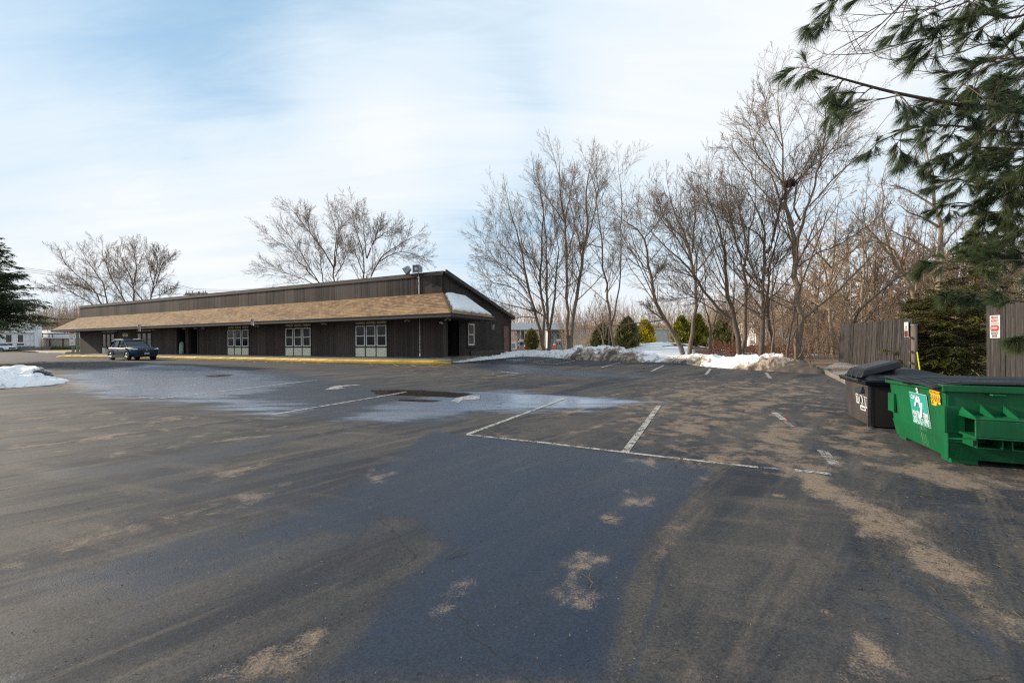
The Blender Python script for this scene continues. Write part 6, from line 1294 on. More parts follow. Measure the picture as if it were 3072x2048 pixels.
def make_tree(name, label, limbs, seed, cat='tree', group=None, bark='bark', twig='twig', **kw):
    (v1, f1), (v2, f2) = tree_mesh(name, limbs, seed, **kw); o = np.array(limbs[0][0][0], float)
    e = empty(name, tuple(o), 0, label, cat, group)
    mesh_obj('trunk', np_mesh('trunk', v1 - o, f1, True), M[bark], e); mesh_obj('crown', np_mesh('crown', v2 - o, f2, True), M[twig], e); return e
def c7(x, y): return (1400 + x / 2.904, 550 + y / 2.904)
def c6(x, y): return (1850 + x / 3.137, 600 + y / 3.137)
def c5(x, y): return (1900 + x / 1.6675, 200 + y / 1.6675)
def c4(x, y): return (2400 + x / 2.851, 450 + y / 2.851)
def c2(x, y): return (750 + x / 3.92, 600 + y / 3.92)
def c1(x, y): return (x / 2.8, 640 + y / 2.8)
rd = np.random.RandomState(77)
def L(conv, pts, Y, wpx, wend=None, dy=0.0, ground=False):
    # limb traced at distance Y, drifting dy metres in depth towards its end; widths in photo pixels
    n = len(pts); out = []
    for i, p in enumerate(pts): q = conv(*p); out.append(tuple(at(q[0], q[1], Y + dy * i / max(1, n - 1))))
    if ground: x, y, z = out[0]; out[0] = (x, y, float(tz(x, y)) - .1)
    s = Y / F; a = wpx * .42 * s; b = (wend if wend is not None else wpx * .25) * .38 * s
    return (out, a, max(b, .012))
FG = dict(dens=(19, 10, 7), rat=(.56, .46, .42), rmin=.0062, ang=(37, 38, 38), up=.04, rr=.34, wander=.06)
grp = 'bare trees behind the snow banks'
make_tree('bare_tree', 'leaning bare tree nearest the building corner, its long limbs sweeping left', [L(c7, [(700, 1450), (655, 1290), (620, 1200), (580, 1080), (530, 880), (500, 740), (480, 600), (450, 420), (370, 250), (345, 110)], 36, 13, 2, 1, True),
    L(c7, [(590, 1110), (500, 1095), (350, 1050), (230, 1020), (130, 960)], 36, 5, 1, -2), L(c7, [(600, 1170), (480, 1160), (380, 1185), (260, 1230)], 36, 4, 1, 1), L(c7, [(530, 960), (440, 830), (330, 780), (230, 640), (110, 450)], 36, 5, 1, -1),
    L(c7, [(505, 760), (360, 600), (260, 470), (240, 260)], 36, 4.5, 1, 2), L(c7, [(530, 880), (300, 700), (120, 600)], 36, 4, 1, 1), L(c7, [(570, 1050), (400, 900), (200, 860), (130, 750)], 36, 4, 1, -1)], 11, group=grp, bark='bark', twig='twig_dark', **FG)
make_tree('bare_tree', 'straight bare tree just right of the leaning tree by the building', [L(c7, [(668, 1445), (672, 1300), (672, 1200), (650, 1050), (625, 930), (650, 800), (660, 600), (665, 400), (690, 200), (640, 20), (600, -60)], 37.5, 13, 2, 0, True), L(c7, [(640, 900), (560, 700), (470, 480), (440, 300)], 37.5, 5, 1, 1),
    L(c7, [(655, 800), (740, 620), (780, 420), (800, 300)], 37.5, 4, 1, -1)], 12, group=grp, twig='twig_dark', **FG)
make_tree('bare_tree', 'twin stemmed bare tree whose two stems part low down, third from the building', [L(c7, [(718, 1450), (715, 1300), (712, 1200), (695, 1050), (690, 850), (700, 600), (680, 300), (650, 150)], 35.5, 14, 2, 1, True), L(c7, [(716, 1290), (745, 1180), (760, 1060), (770, 870), (800, 680), (790, 460), (760, 250)], 35.5, 11, 1.5, -1),
    L(c7, [(700, 1180), (640, 1130), (570, 1090)], 35.5, 6, 3, 0), L(c7, [(690, 850), (560, 640), (500, 560)], 35.5, 4, 1, 0)], 13, group=grp, bark='bark_dark', twig='twig_dark', **FG)
make_tree('bare_tree', 'tall slim bare tree rising straight from the snow bank beside its forked neighbour', [L(c7, [(890, 1425), (885, 1300), (880, 1150), (872, 900), (868, 600), (858, 350), (840, 150), (800, 0), (790, -110), (812, -185)], 34.5, 13, 1.5, 0, True), L(c7, [(870, 700), (930, 450), (960, 200), (945, 0)], 34.5, 4.5, 1, 1), L(c7, [(858, 350), (720, 150), (625, -10), (612, -90)], 34.5, 4.5, 1, 1), L(c7, [(860, 300), (900, 100), (940, -90)], 34.5, 4, 1, 1)], 14, group=grp, **FG)
make_tree('bare_tree', 'bare tree curving right with a dark knot half way up its stem', [L(c7, [(900, 1420), (925, 1200), (955, 980), (990, 750), (1040, 540), (1050, 300), (1060, 60), (1040, -120), (1065, -170)], 34, 16, 1.5, 1, True), L(c7, [(1000, 700), (990, 540), (930, 300), (880, 100)], 34, 6, 1, 1), L(c7, [(930, 1180), (890, 1080), (960, 850), (940, 600)], 34, 4, 1, 0), L(c7, [(1045, 500), (1120, 250), (1150, 0), (1120, -90)], 34, 5, 1, 0)], 15, group=grp, **FG)
kn = at(*c7(1005, 545), 34.6); leaves('bird_nest', M['bark_dark'], None, lambda r, n: r.normal(size=(n, 3)) * .12, 350, .14, 8).location = kn; props(bpy.data.objects['bird_nest'], 'dark twig nest in the bare tree that curves right above the snow bank', 'nest')
make_tree('bare_tree', 'bare tree with a knobbly low fork, left of the dark arborvitae', [L(c7, [(1290, 1450), (1270, 1330), (1255, 1210), (1240, 1060), (1210, 900), (1190, 650), (1170, 500), (1165, 350), (1125, 100), (1100, -60), (1060, -160)], 32, 11, 1.5, 0, True), L(c7, [(1262, 1230), (1290, 1110), (1310, 980), (1345, 750), (1355, 450), (1355, 150), (1340, 0), (1320, -120)], 32, 7, 1.2, 1), L(c7, [(1205, 950), (1250, 800), (1290, 620)], 32, 3, 1, 0), L(c7, [(1175, 560), (1040, 520), (960, 400)], 32, 4, 1, 0)], 16, group=grp, **FG)
make_tree('bare_tree', 'bare tree leaning left with a broken stub, in front of the golden arborvitae', [L(c6, [(640, 1455), (560, 1280), (470, 1150), (380, 1000), (350, 830), (290, 650), (300, 520), (270, 350), (190, 220), (60, 200), (0, 160)], 27.5, 17, 1.5, 0, True), L(c6, [(470, 1150), (380, 1080), (310, 1030), (270, 990)], 27.5, 6, 3, 0), L(c6, [(285, 650), (150, 500), (60, 400), (10, 280)], 27.5, 5, 1, 1), L(c6, [(330, 750), (400, 660), (440, 610)], 27.5, 4, 1.5, 0), L(c6, [(270, 350), (400, 200), (420, 20)], 27.5, 4, 1, 1)], 17, group=grp, bark='bark', twig='twig_dark', **FG)
make_tree('bare_tree', 'upright bare tree standing between the two olive arborvitaes', [L(c6, [(680, 1440), (700, 1250), (745, 1100), (755, 950), (715, 700), (690, 420), (620, 300), (540, 130), (500, -60)], 28.5, 16, 2, 0, True), L(c6, [(712, 500), (735, 200), (745, 0), (700, -150)], 28.5, 6, 1, 0), L(c6, [(760, 660), (860, 550), (930, 400), (980, 280), (1000, 100)], 28.5, 6, 1, 1), L(c6, [(690, 420), (560, 300), (440, 160), (380, 0)], 28.5, 5, 1, 0)], 18, group=grp, twig='twig_dark', **FG)
make_tree('bare_tree', 'big forked bare tree with a thick dark limb arching left over the snow bank', [L(c6, [(1160, 1460), (1145, 1300), (1110, 1135), (1090, 1000), (1030, 840), (1005, 640), (1020, 500), (975, 250), (870, 20), (820, -120)], 24.5, 19, 2, 0, True), L(c6, [(1112, 1150), (1040, 1100), (980, 1060), (900, 960), (800, 820), (735, 690), (640, 600), (540, 520), (440, 400), (340, 330), (220, 200)], 24.5, 13, 2, 1),
    L(c6, [(980, 1070), (820, 980), (620, 850), (420, 670)], 24.5, 5, 1, 1), L(c6, [(735, 690), (680, 530), (560, 350), (400, 170), (340, 20)], 24.5, 7, 1.2, 2), L(c6, [(1030, 960), (870, 940), (700, 910), (480, 930)], 24.5, 4, 1, -1), L(c6, [(750, 690), (760, 560), (720, 400), (600, 100)], 24.5, 5, 1, -1)], 19, group=grp, bark='bark_dark', twig='twig_dark', **FG)
make_tree('bare_tree', 'vine wrapped bare tree immediately right of the big forked tree', [L(c6, [(1190, 1470), (1200, 1200), (1215, 1000), (1215, 800), (1218, 600), (1225, 350), (1290, 100), (1310, -80)], 25, 15, 2, 0, True), L(c6, [(1218, 620), (1130, 430), (1080, 200), (1010, 0), (900, -200)], 25, 7, 1, 1), L(c6, [(1225, 450), (1180, 200), (1100, -40)], 25, 5, 1, 1)], 20, group=grp, **FG)
make_tree('bare_tree', 'dark bare tree with a long low limb reaching left, left of the thickest trunk', [L(c6, [(1370, 1450), (1372, 1200), (1368, 1000), (1378, 800), (1405, 600), (1405, 450), (1370, 150), (1310, 0), (1180, -160)], 23, 17, 2, 0, True), L(c6, [(1372, 830), (1290, 770), (1200, 660), (1130, 450), (1080, 200), (1010, 0)], 23, 8, 1.2, 1), L(c6, [(1352, 1070), (1200, 1010), (1080, 910), (900, 690), (760, 400), (700, 300)], 23, 5.5, 1.2, 1),
    L(c6, [(1408, 500), (1470, 440), (1500, 200), (1560, 0), (1600, -180), (1700, -330)], 23, 12, 2, -1), L(c6, [(1560, 0), (1700, -200), (1900, -360), (2100, -500)], 22, 6, 1.2, 0), L(c6, [(1405, 450), (1340, 320), (1250, 250), (1000, 200), (760, 10)], 23, 5, 1, 0), L(c6, [(1410, 720), (1500, 600), (1640, 470)], 23, 4, 1, -1)], 21, group=grp, bark='bark_dark', twig='twig_dark', **FG)
make_tree('bare_tree', 'slanting bare tree close behind the dark tree with the low limb', [L(c6, [(1480, 1450), (1450, 1250), (1410, 1000), (1402, 800), (1440, 600), (1500, 400), (1520, 150), (1480, -100)], 24, 12, 2, 0, True), L(c6, [(1420, 900), (1330, 700), (1280, 500)], 24, 4, 1, 0)], 22, group=grp, bark='bark_dark', twig='twig_dark', **FG)
make_tree('bare_tree', 'thin upright bare sapling between the dark tree and the thickest trunk', [L(c6, [(1445, 1440), (1478, 1150), (1452, 900), (1465, 680), (1485, 400), (1470, 200)], 22.5, 7, 1, 0, True)], 23, group=grp, dens=(10, 5, 4), rat=(.26, .42, .45), rmin=.0075)
make_tree('bare_tree', 'short stem leaning right against the thickest trunk', [L(c6, [(1585, 1465), (1620, 1300), (1640, 1200), (1672, 1050), (1690, 900)], 22, 9, 3, 0, True)], 24, group=grp, dens=(6, 5, 4), rat=(.26, .42, .45), rmin=.0075, bark='bark_dark')
make_tree('bare_tree', 'tallest bare tree with the thickest trunk and a leafy squirrel nest high up', [L(c6, [(1712, 1490), (1715, 1300), (1715, 1200), (1705, 900), (1695, 620), (1660, 400), (1630, 150), (1560, 10)], 22, 29, 9, 0, True), L(c5, [(800, 800), (786, 730), (748, 670), (745, 560), (745, 350), (720, 200), (735, 60)], 22, 10, 1.5, 1), L(c5, [(815, 980), (826, 880), (833, 780), (880, 700), (920, 520), (980, 270), (930, 150)], 22, 13, 1.5, -1),
    L(c5, [(835, 770), (790, 690), (830, 560), (900, 420), (960, 300)], 22, 7, 1.5, 0), L(c5, [(828, 1000), (900, 940), (1010, 900), (1100, 850), (1230, 750)], 22, 7, 1, -1), L(c5, [(720, 690), (640, 620), (560, 500), (480, 400)], 22, 6, 1, 1), L(c5, [(745, 400), (680, 280), (650, 130)], 22, 4, 1, 0), L(c5, [(880, 700), (1000, 560), (1100, 470), (1180, 450)], 22, 5, 1, 0), L(c5, [(920, 520), (1040, 350), (1120, 240)], 22, 4, 1, 0), L(c5, [(750, 580), (620, 450), (580, 330), (590, 200)], 22, 4.5, 1, 0), L(c5, [(748, 600), (660, 380), (560, 260)], 22, 4, 1, 1)], 25, group=grp, dens=(17, 8, 6), rat=(.52, .45, .42), rmin=.0062, ang=(38, 38, 38), rr=.36, wander=.07, up=.035)
nn_ = at(*c5(785, 583), 21.8); leaves('squirrel_nest', M['rust'], None, lambda r, n: r.normal(size=(n, 3)) * (.10, .10, .08), 700, .12, 18).location = nn_; props(bpy.data.objects['squirrel_nest'], 'ball of brown leaves, a squirrel nest high in the tallest tree', 'nest')
# vine round the thick trunk
m = MB(); bx_ = at(*c6(1715, 1480), 21.75)
pts = []
for k in range(60): f = k / 59; p = at(*c6(1712 - 6 * f + 36 * math.sin(f * 9.0), 1480 - 420 * f), 22 - .30 * (1 + .6 * math.cos(f * 9.0))); pts.append(p - bx_)
m.tube(pts, .028, 6); o = m.build('climbing_vine', M['bark'], smooth=True); o.location = bx_; props(o, 'woody vine winding up the thickest tree trunk', 'vine')
make_tree('bare_tree', 'dark bare tree leaning right from behind the left fence panel', [L(c4, [(380, 1600), (420, 1480), (500, 1380), (600, 1290), (740, 1160), (850, 1070), (1080, 970), (1180, 900)], 24.5, 13, 1.5, -1, True), L(c4, [(540, 1480), (640, 1370), (720, 1200), (830, 1080)], 25, 9, 2, 0), L(c4, [(640, 1240), (640, 1080), (700, 960)], 24.5, 4, 1, 0)], 26, group=grp, bark='bark_dark', twig='twig_dark', dens=(13, 7, 6), rat=(.34, .42, .45), rmin=.0085)
make_tree('bare_tree', 'large pale barked bare tree between the fence panels, behind the pine boughs', [L(c4, [(1150, 1620), (1170, 1300), (1205, 1000), (1215, 800), (1190, 600), (1160, 400), (1170, 250), (1100, 50), (1080, -80)], 31, 21, 2, 0, True), L(c4, [(1180, 660), (1060, 580), (940, 540), (820, 450)], 31, 9, 1.2, 0), L(c4, [(1160, 490), (1020, 400), (880, 320), (740, 290)], 31, 8, 1.2, 1), L(c4, [(1190, 940), (1030, 800), (850, 720), (640, 640)], 31, 9, 1.5, 1),
    L(c4, [(1225, 830), (1280, 740), (1400, 620), (1560, 560)], 31, 7, 1.2, -1), L(c4, [(1165, 330), (1300, 250), (1450, 200), (1560, 50)], 31, 7, 1.2, 0), L(c4, [(1175, 280), (1050, 160), (950, 40)], 31, 5, 1, 0)], 27, group=grp, bark='bark_pale', twig='twig', dens=(15, 8, 6), rat=(.42, .42, .42), rmin=.008, rr=.42, wander=.07)
make_tree('bare_tree', 'pale bare tree with arching stems above the left fence panel', [L(c4, [(1000, 1620), (980, 1200), (880, 1080), (780, 900), (700, 640), (690, 300), (720, 160)], 35, 15, 1.5, 0, True), L(c4, [(900, 1100), (700, 800), (540, 620), (420, 500)], 35, 9, 1.2, 0), L(c4, [(960, 1200), (820, 860), (600, 720), (420, 640)], 35, 6, 1.2, 0), L(c4, [(990, 1250), (1010, 1000), (1020, 760), (1060, 520)], 35, 7, 1.2, 0)], 28, group=grp, bark='bark_pale', twig='twig', dens=(15, 8, 6), rat=(.42, .42, .42), rmin=.008, rr=.42, wander=.07)
make_tree('bare_tree', 'slim pale bare tree just left of the left fence panel', [L(c4, [(530, 1620), (540, 1300), (530, 900), (555, 500), (570, 330)], 33, 10, 1.2, 0, True), L(c4, [(535, 1100), (430, 950), (330, 860), (280, 700)], 33, 5, 1, 0), L(c4, [(540, 900), (640, 640), (700, 420)], 33, 5, 1, 0)], 29, group=grp, bark='bark_pale', twig='twig', dens=(15, 8, 6), rat=(.42, .42, .42), rmin=.008, rr=.42, wander=.07)
make_tree('bare_tree', 'small crooked bare tree in front of the conifers in the middle of the grove', [L(c6, [(880, 1470), (890, 1300), (885, 1200), (865, 1080), (820, 950), (790, 800)], 31, 11, 1.2, 0, True), L(c6, [(900, 1210), (930, 1120), (960, 1000), (1040, 940)], 31, 5, 1, 0)], 30, group=grp, dens=(8, 5, 4), rat=(.30, .42, .45), rmin=.009)
make_tree('bare_tree', 'lichen pale multi stemmed small bare tree left of the dark arborvitae', [L(c7, [(1210, 1440), (1180, 1310), (1110, 1200), (1080, 1130)], 33, 7, 1.2, 0, True), L(c7, [(1200, 1360), (1230, 1200), (1260, 1040)], 33, 5, 1, 0), L(c7, [(1190, 1340), (1190, 1180), (1130, 1000)], 33, 5, 1, 0), L(c7, [(1240, 1440), (1238, 1280), (1242, 1160)], 33, 4, 1, 0)], 31, group=grp, bark='bark_pale', twig='twig_tan', dens=(8, 6, 4), rat=(.42, .45, .45), rmin=.009)
# trees over the brown roof
gm = 'bare trees behind the brown building'
CB = dict(dens=(24, 11, 7), rat=(.56, .44, .42), rmin=.010, ang=(38, 40, 40), up=.05, rr=.34, wander=.06)
make_tree('bare_tree', 'wide bare tree with fine bunched twigs rising behind the middle of the brown roof', [L(c2, [(990, 1500), (990, 1200), (990, 980), (985, 760), (1000, 500), (1030, 300), (940, 90)], 62, 7, 1.5, 0, True), L(c2, [(990, 1250), (870, 1010), (700, 860), (560, 700), (400, 520), (170, 390)], 62, 5, 1.2, 3), L(c2, [(860, 1060), (760, 900), (600, 620), (470, 420), (400, 300)], 62, 4, 1.2, 0),
    L(c2, [(990, 820), (900, 640), (780, 480), (600, 250), (490, 110)], 62, 5.5, 1.2, -2), L(c2, [(1000, 780), (1030, 480), (1050, 130)], 62, 4, 1, 0), L(c2, [(870, 1010), (830, 760), (820, 560)], 62, 4, 1, 2), L(c2, [(1000, 900), (1100, 740), (1180, 520)], 62, 4, 1, 2), L(c2, [(860, 1050), (700, 960), (440, 860), (150, 790)], 62, 4, 1, 2), L(c2, [(780, 480), (700, 380), (660, 130)], 62, 3, 1, 1)], 41, group=gm, **CB)
make_tree('bare_tree', 'bare tree with three smooth rising limbs, left of the roof floodlights', [L(c2, [(1345, 1500), (1335, 1200), (1330, 920), (1365, 700), (1290, 480), (1210, 260), (1195, 40)], 58, 7, 1.2, 0, True), L(c2, [(1370, 680), (1340, 400), (1320, 150)], 58, 4, 1, 1), L(c2, [(1375, 690), (1450, 480), (1600, 380), (1730, 310)], 58, 5, 1, 0), L(c2, [(1345, 1200), (1400, 940), (1480, 760), (1600, 600), (1800, 500), (1950, 420)], 58, 6, 1.2, -1), L(c2, [(1500, 740), (1620, 660), (1760, 600), (1900, 630), (2060, 680)], 58, 4.5, 1, 0), L(c2, [(1330, 860), (1240, 620), (1080, 480)], 58, 4, 1, 1), L(c2, [(1450, 520), (1500, 360), (1560, 230)], 58, 3.5, 1, 1)], 42, group=gm, **CB)
CL = dict(dens=(24, 11, 7), rat=(.56, .44, .42), rmin=.012, ang=(38, 40, 40), up=.06, rr=.34, wander=.07)
gl = 'bare trees behind the left end of the brown building'
make_tree('bare_tree', 'leftmost bare tree with stems fanning out left above the brown roof', [L(c1, [(940, 1000), (900, 850), (860, 755), (760, 600), (640, 520), (560, 440), (500, 350)], 72, 6, 1.2, 0, True), L(c1, [(900, 850), (780, 760), (600, 660), (440, 590), (400, 620)], 72, 4, 1, 0), L(c1, [(915, 800), (860, 560), (760, 440), (700, 340)], 72, 4.5, 1, 0), L(c1, [(880, 700), (740, 640), (560, 560)], 72, 4, 1, 0)], 43, group=gl, **CL)
make_tree('bare_tree', 'middle bare tree of the three rounded crowns above the left roof', [L(c1, [(1100, 1000), (1070, 740), (960, 600), (880, 440), (870, 280)], 70, 5.5, 1.2, 0, True), L(c1, [(1120, 1000), (1122, 735), (1120, 560), (1020, 400), (1010, 300)], 70, 5.5, 1, 0), L(c1, [(1122, 600), (1150, 440), (1110, 260)], 70, 4.5, 1, 0), L(c1, [(1200, 735), (1090, 600), (960, 420)], 70, 4, 1, 0)], 44, group=gl, **CL)
make_tree('bare_tree', 'right bare tree of the three rounded crowns above the left roof', [L(c1, [(1270, 1000), (1270, 720), (1290, 600), (1250, 450), (1230, 330)], 68, 5, 1, 0, True), L(c1, [(1280, 660), (1330, 540), (1360, 420), (1440, 370)], 68, 4, 1, 0), L(c1, [(1290, 600), (1320, 440), (1330, 320)], 68, 3.5, 1, 0), L(c1, [(1275, 700), (1360, 680), (1460, 620)], 68, 2.5, 1, 0)], 45, group=gl, **CL)

# generic background trees: five shapes, copied
def generic(h, r, spread, nl):
    limbs = []; pts = [(0, 0, -.2)]; x = y = 0
    for k in range(1, 8): x += r.normal() * .012 * h; y += r.normal() * .012 * h; pts.append((x, y, h * .82 * k / 7))
    limbs.append((pts, h * .011, .02)); P = np.array(pts)
    for k in range(nl):
        t = r.uniform(.25, .8); i = int(t * 7); b = P[min(i, 7)]; a = r.uniform(0, 6.28); l = h * r.uniform(.25, .42) * (1.15 - t * .6); q = [tuple(b)]; el = r.uniform(.6, 1.1)
        for j in range(1, 5): f = j / 4; q.append((b[0] + math.cos(a) * l * f * math.cos(el) * spread, b[1] + math.sin(a) * l * f * math.cos(el) * spread, b[2] + l * f * math.sin(el) * (1 + .3 * f)))
        limbs.append((q, h * .0055, .014))
    return limbs
protos = []
for k in range(5):
    r = np.random.RandomState(100 + k); (v1, f1), (v2, f2) = tree_mesh('g', generic(14, r, 1.0 + .15 * k, 7), 200 + k, dens=(11, 6, 5), rat=(.38, .42, .45), rmin=.014, k0=9, rr=.5)
    protos.append((np_mesh('trunk', v1, f1, True), np_mesh('crown', v2, f2, True)))
for a, b in protos: a.materials.append(None); b.materials.append(None)
r = np.random.RandomState(9)
def bgtree(x, y, s, k, lab, grp, mats):
    e = empty('background_tree', (x, y, float(tz(x, y))), r.uniform(0, 6.28), lab, 'tree', grp); e.scale = (s, s, s * r.uniform(.9, 1.15))
    for nm, me, mt in (('trunk', protos[k][0], mats[0]), ('crown', protos[k][1], mats[1])):
        o = bpy.data.objects.new(nm, me); COL.objects.link(o); o.parent = e; o.material_slots[0].link = 'OBJECT'; o.material_slots[0].material = M[mt]
pale = ('bark_pale', 'twig_tan'); mid = ('bark', 'twig'); far = ('bark_pale', 'twig_far')
for i in range(34):
    px = 2190 + (i * 29 % 950) + r.uniform(-20, 20); y = r.uniform(30, 46) if i % 2 else r.uniform(40, 60); bgtree((px - 1536) / F * y, y, r.uniform(.62, .95) * (1.0 if px > 2450 else .8), i % 5, 'tall bare tree among the many pale trunks of the right hand wood', 'right hand wood', pale if i % 3 else mid)
for i in range(15):
    px = 2400 + i * 48 + r.uniform(-18, 18); y = r.uniform(36, 52); bgtree((px - 1536) / F * y, y, r.uniform(.95, 1.15), i % 5, 'taller sunlit bare tree standing up out of the right hand wood', 'taller trees of the right hand wood', (pale, mid, pale)[i % 3])
for i in range(14):
    px = 1560 + i * 52 + r.uniform(-15, 15); y = r.uniform(97, 125); bgtree((px - 1536) / F * y, y, r.uniform(.55, .85), i % 5, 'tan bare tree in the far row behind the pale metal building', 'far row behind the metal building', far)
for i in range(13):
    px = 1700 + i * 52 + r.uniform(-15, 15); y = r.uniform(50, 70); bgtree((px - 1536) / F * y, y, r.uniform(.35, .55), i % 5, 'small thin bare tree between the grove and the pale metal building', 'small trees behind the grove', (pale, mid)[i % 2])
for i in range(9):
    px = 118 + i * 18 + r.uniform(-6, 6); y = r.uniform(100, 125); bgtree((px - 1536) / F * y, y, r.uniform(.55, .8), i % 5, 'brown bare tree behind the beige building on the left', 'trees behind the beige building', far)
for i in range(4):
    px = 20 + i * 26; y = r.uniform(110, 130); bgtree((px - 1536) / F * y, y, r.uniform(.8, 1.15), i % 5, 'brown bare tree behind the white restaurant', 'trees behind the restaurant', far)
# far wood that reads as one mass
def mass(name, n, fx, fy, fh, seed, mat, lean=.12, kk=4):
    r = np.random.RandomState(seed); X_ = fx(r, n); Y_ = fy(r, n); X_ = X_(Y_) if callable(X_) else X_; Z_ = tz(X_, Y_); H = fh(r, n)
    P = np.zeros((n, 7, 3)); P[:, 0] = np.stack([X_, Y_, Z_ - .2], 1); D = np.stack([r.normal(0, lean, n), r.normal(0, lean, n), np.ones(n)], 1)
    for i in range(1, 7): D = D + r.normal(size=D.shape) * .09; D[:, 2] = np.abs(D[:, 2]); D /= np.linalg.norm(D, axis=1, keepdims=True); P[:, i] = P[:, i - 1] + D * (H / 6)[:, None]
    R = (H * .006)[:, None] * np.linspace(1, .25, 7)[None]; a = tubes_np(P, R, 4)
    C, Rc, Lc = spawn(r, P, R, H, kk, .2, 42, .28, 5, .10, .12, rmin=.014); b = tubes_np(C, Rc, 3)
    E, Re, Le = spawn(r, C, Rc, Lc, 3, .15, 40, .5, 3, .05, .12, rmin=.012); c = tubes_np(E, Re, 3); v, f = join([a, b, c])
    return props(mesh_obj(name, np_mesh(name, v, f), M[mat]), kind='stuff')
def pxs(a, b):
    def f(r, n): u = r.uniform(a, b, n); return lambda Y_: (u - 1536) / F * Y_
    return f
mass('far_wood', 900, pxs(2120, 3500), lambda r, n: r.uniform(50, 105, n), lambda r, n: r.uniform(5, 11, n), 1, 'twig_tan', .1, 9)
mass('undergrowth', 800, pxs(2330, 3200), lambda r, n: r.uniform(25, 50, n), lambda r, n: r.uniform(1.6, 4.6, n), 2, 'twig', .25, 6)
mass('far_wood', 1000, pxs(1500, 2700), lambda r, n: r.uniform(110, 190, n), lambda r, n: r.uniform(9, 17, n), 3, 'twig_far', .1, 9)
mass('far_wood', 420, pxs(90, 330), lambda r, n: r.uniform(115, 200, n), lambda r, n: r.uniform(8, 13, n), 4, 'twig_far', .1, 9)
mass('undergrowth', 150, pxs(1690, 1860), lambda r, n: r.uniform(36, 60, n), lambda r, n: r.uniform(1.5, 5.0, n), 5, 'twig_tan', .25, 6)
mass('red_brush', 500, pxs(2130, 2420), lambda r, n: r.uniform(25, 44, n), lambda r, n: r.uniform(.5, 1.5, n), 6, 'rust_twig' if 'rust_twig' in M else 'twig', .3, 5)
# ------------------------------------------------------------------ evergreens
def arborvitae(px, pyt, pyb, w, Y, mat, lab, seed, n=5200, shape=.8):
    b = at(px, pyb, Y); t = at(px, pyt, Y); gz0 = float(tz(b.x, b.y)); h = t.z - min(gz0, b.z); zb = min(gz0, b.z); wr = w / F * Y / 2
    e = empty('arborvitae', (b.x, Y, zb), 0, lab, 'evergreen', 'arborvitaes behind the snow bank'); r = np.random.RandomState(seed); K = 26
    ca = r.uniform(0, 6.28, K * 4); cz = r.uniform(0, 1, K * 4)
    def fn(r_, n):
        u = r_.uniform(0, 1, n) ** .8; a = r_.uniform(0, 2 * PI, n); prof = np.clip(np.sin(np.clip(u * .92 + .10, 0, 1) * PI) ** .62 * (1 - .35 * u), .03, 1)
        lob = 1 + .20 * np.sin(a * 4 + seed + u * 8) + .17 * np.sin(a * 7 - u * 19) + .10 * np.sin(a * 13 + u * 41); lob = lob * (1 + .22 * np.sin(a * 3 + u * 31 + seed) * np.sin(u * 17 + a)); rr_ = wr * prof * lob * r_.uniform(.45, 1.08, n) ** .7 * 1.05
        return np.stack([np.cos(a) * rr_, np.sin(a) * rr_, u * h * (1 + .03 * np.sin(a * 7))], 1)
    P = fn(r, n); r2 = np.random.RandomState(seed + 1); out = P * (1, 1, 0); out /= np.linalg.norm(out, axis=1, keepdims=True) + 1e-9
    D = out * .6 + np.array([0, 0, 1.0]) + r2.normal(size=P.shape) * .5; D /= np.linalg.norm(D, axis=1, keepdims=True); Q = np.cross(D, out + r2.normal(size=P.shape) * .8); Q /= np.linalg.norm(Q, axis=1, keepdims=True) + 1e-9
    s = .17 * r2.uniform(.5, 1.9, (n, 1)) * max(1, Y / 36)
    V = np.stack([P - Q * s * .5, P - D * s, P + Q * s * .5, P + D * s * 1.6], 1).reshape(-1, 3)
    mesh_obj('crown', np_mesh('crown', V, np.arange(4 * n).reshape(-1, 4)), M[mat], e)
    m = MB()
    for k in range(14): a = k * 2.4; m.tube([(0, 0, -.1), (.12 * wr * math.cos(a), .12 * wr * math.sin(a), h * .3), (.45 * wr * math.cos(a), .45 * wr * math.sin(a), h * (.45 + .03 * k))], [.05, .04, .015], 5)
    m.build('trunk', M['bark'], e); return e
arborvitae(1808, 982, 1056, 56, 34.5, 'arb_dark', 'dark green arborvitae behind the small lichen covered tree', 1, 4200)
arborvitae(1883, 962, 1056, 60, 35.5, 'arb_dark', 'broad dark arborvitae left of the golden one', 2, 6000)
arborvitae(1935, 969, 1046, 44, 40, 'arb_yel', 'golden yellow arborvitae behind the snow', 3)
arborvitae(2044, 958, 1056, 46, 37, 'arb', 'olive arborvitae left of the upright tree trunk', 4)
arborvitae(2092, 952, 1056, 48, 37, 'arb', 'olive arborvitae right of the upright tree trunk', 5)
arborvitae(2176, 942, 1035, 52, 44, 'arb_dark', 'pyramid shaped evergreen in the middle of the grove', 6)
arborvitae(1595, 998, 1046, 30, 72, 'arb_dark', 'rounded dark evergreen under the petrol station canopy', 7, 3000)

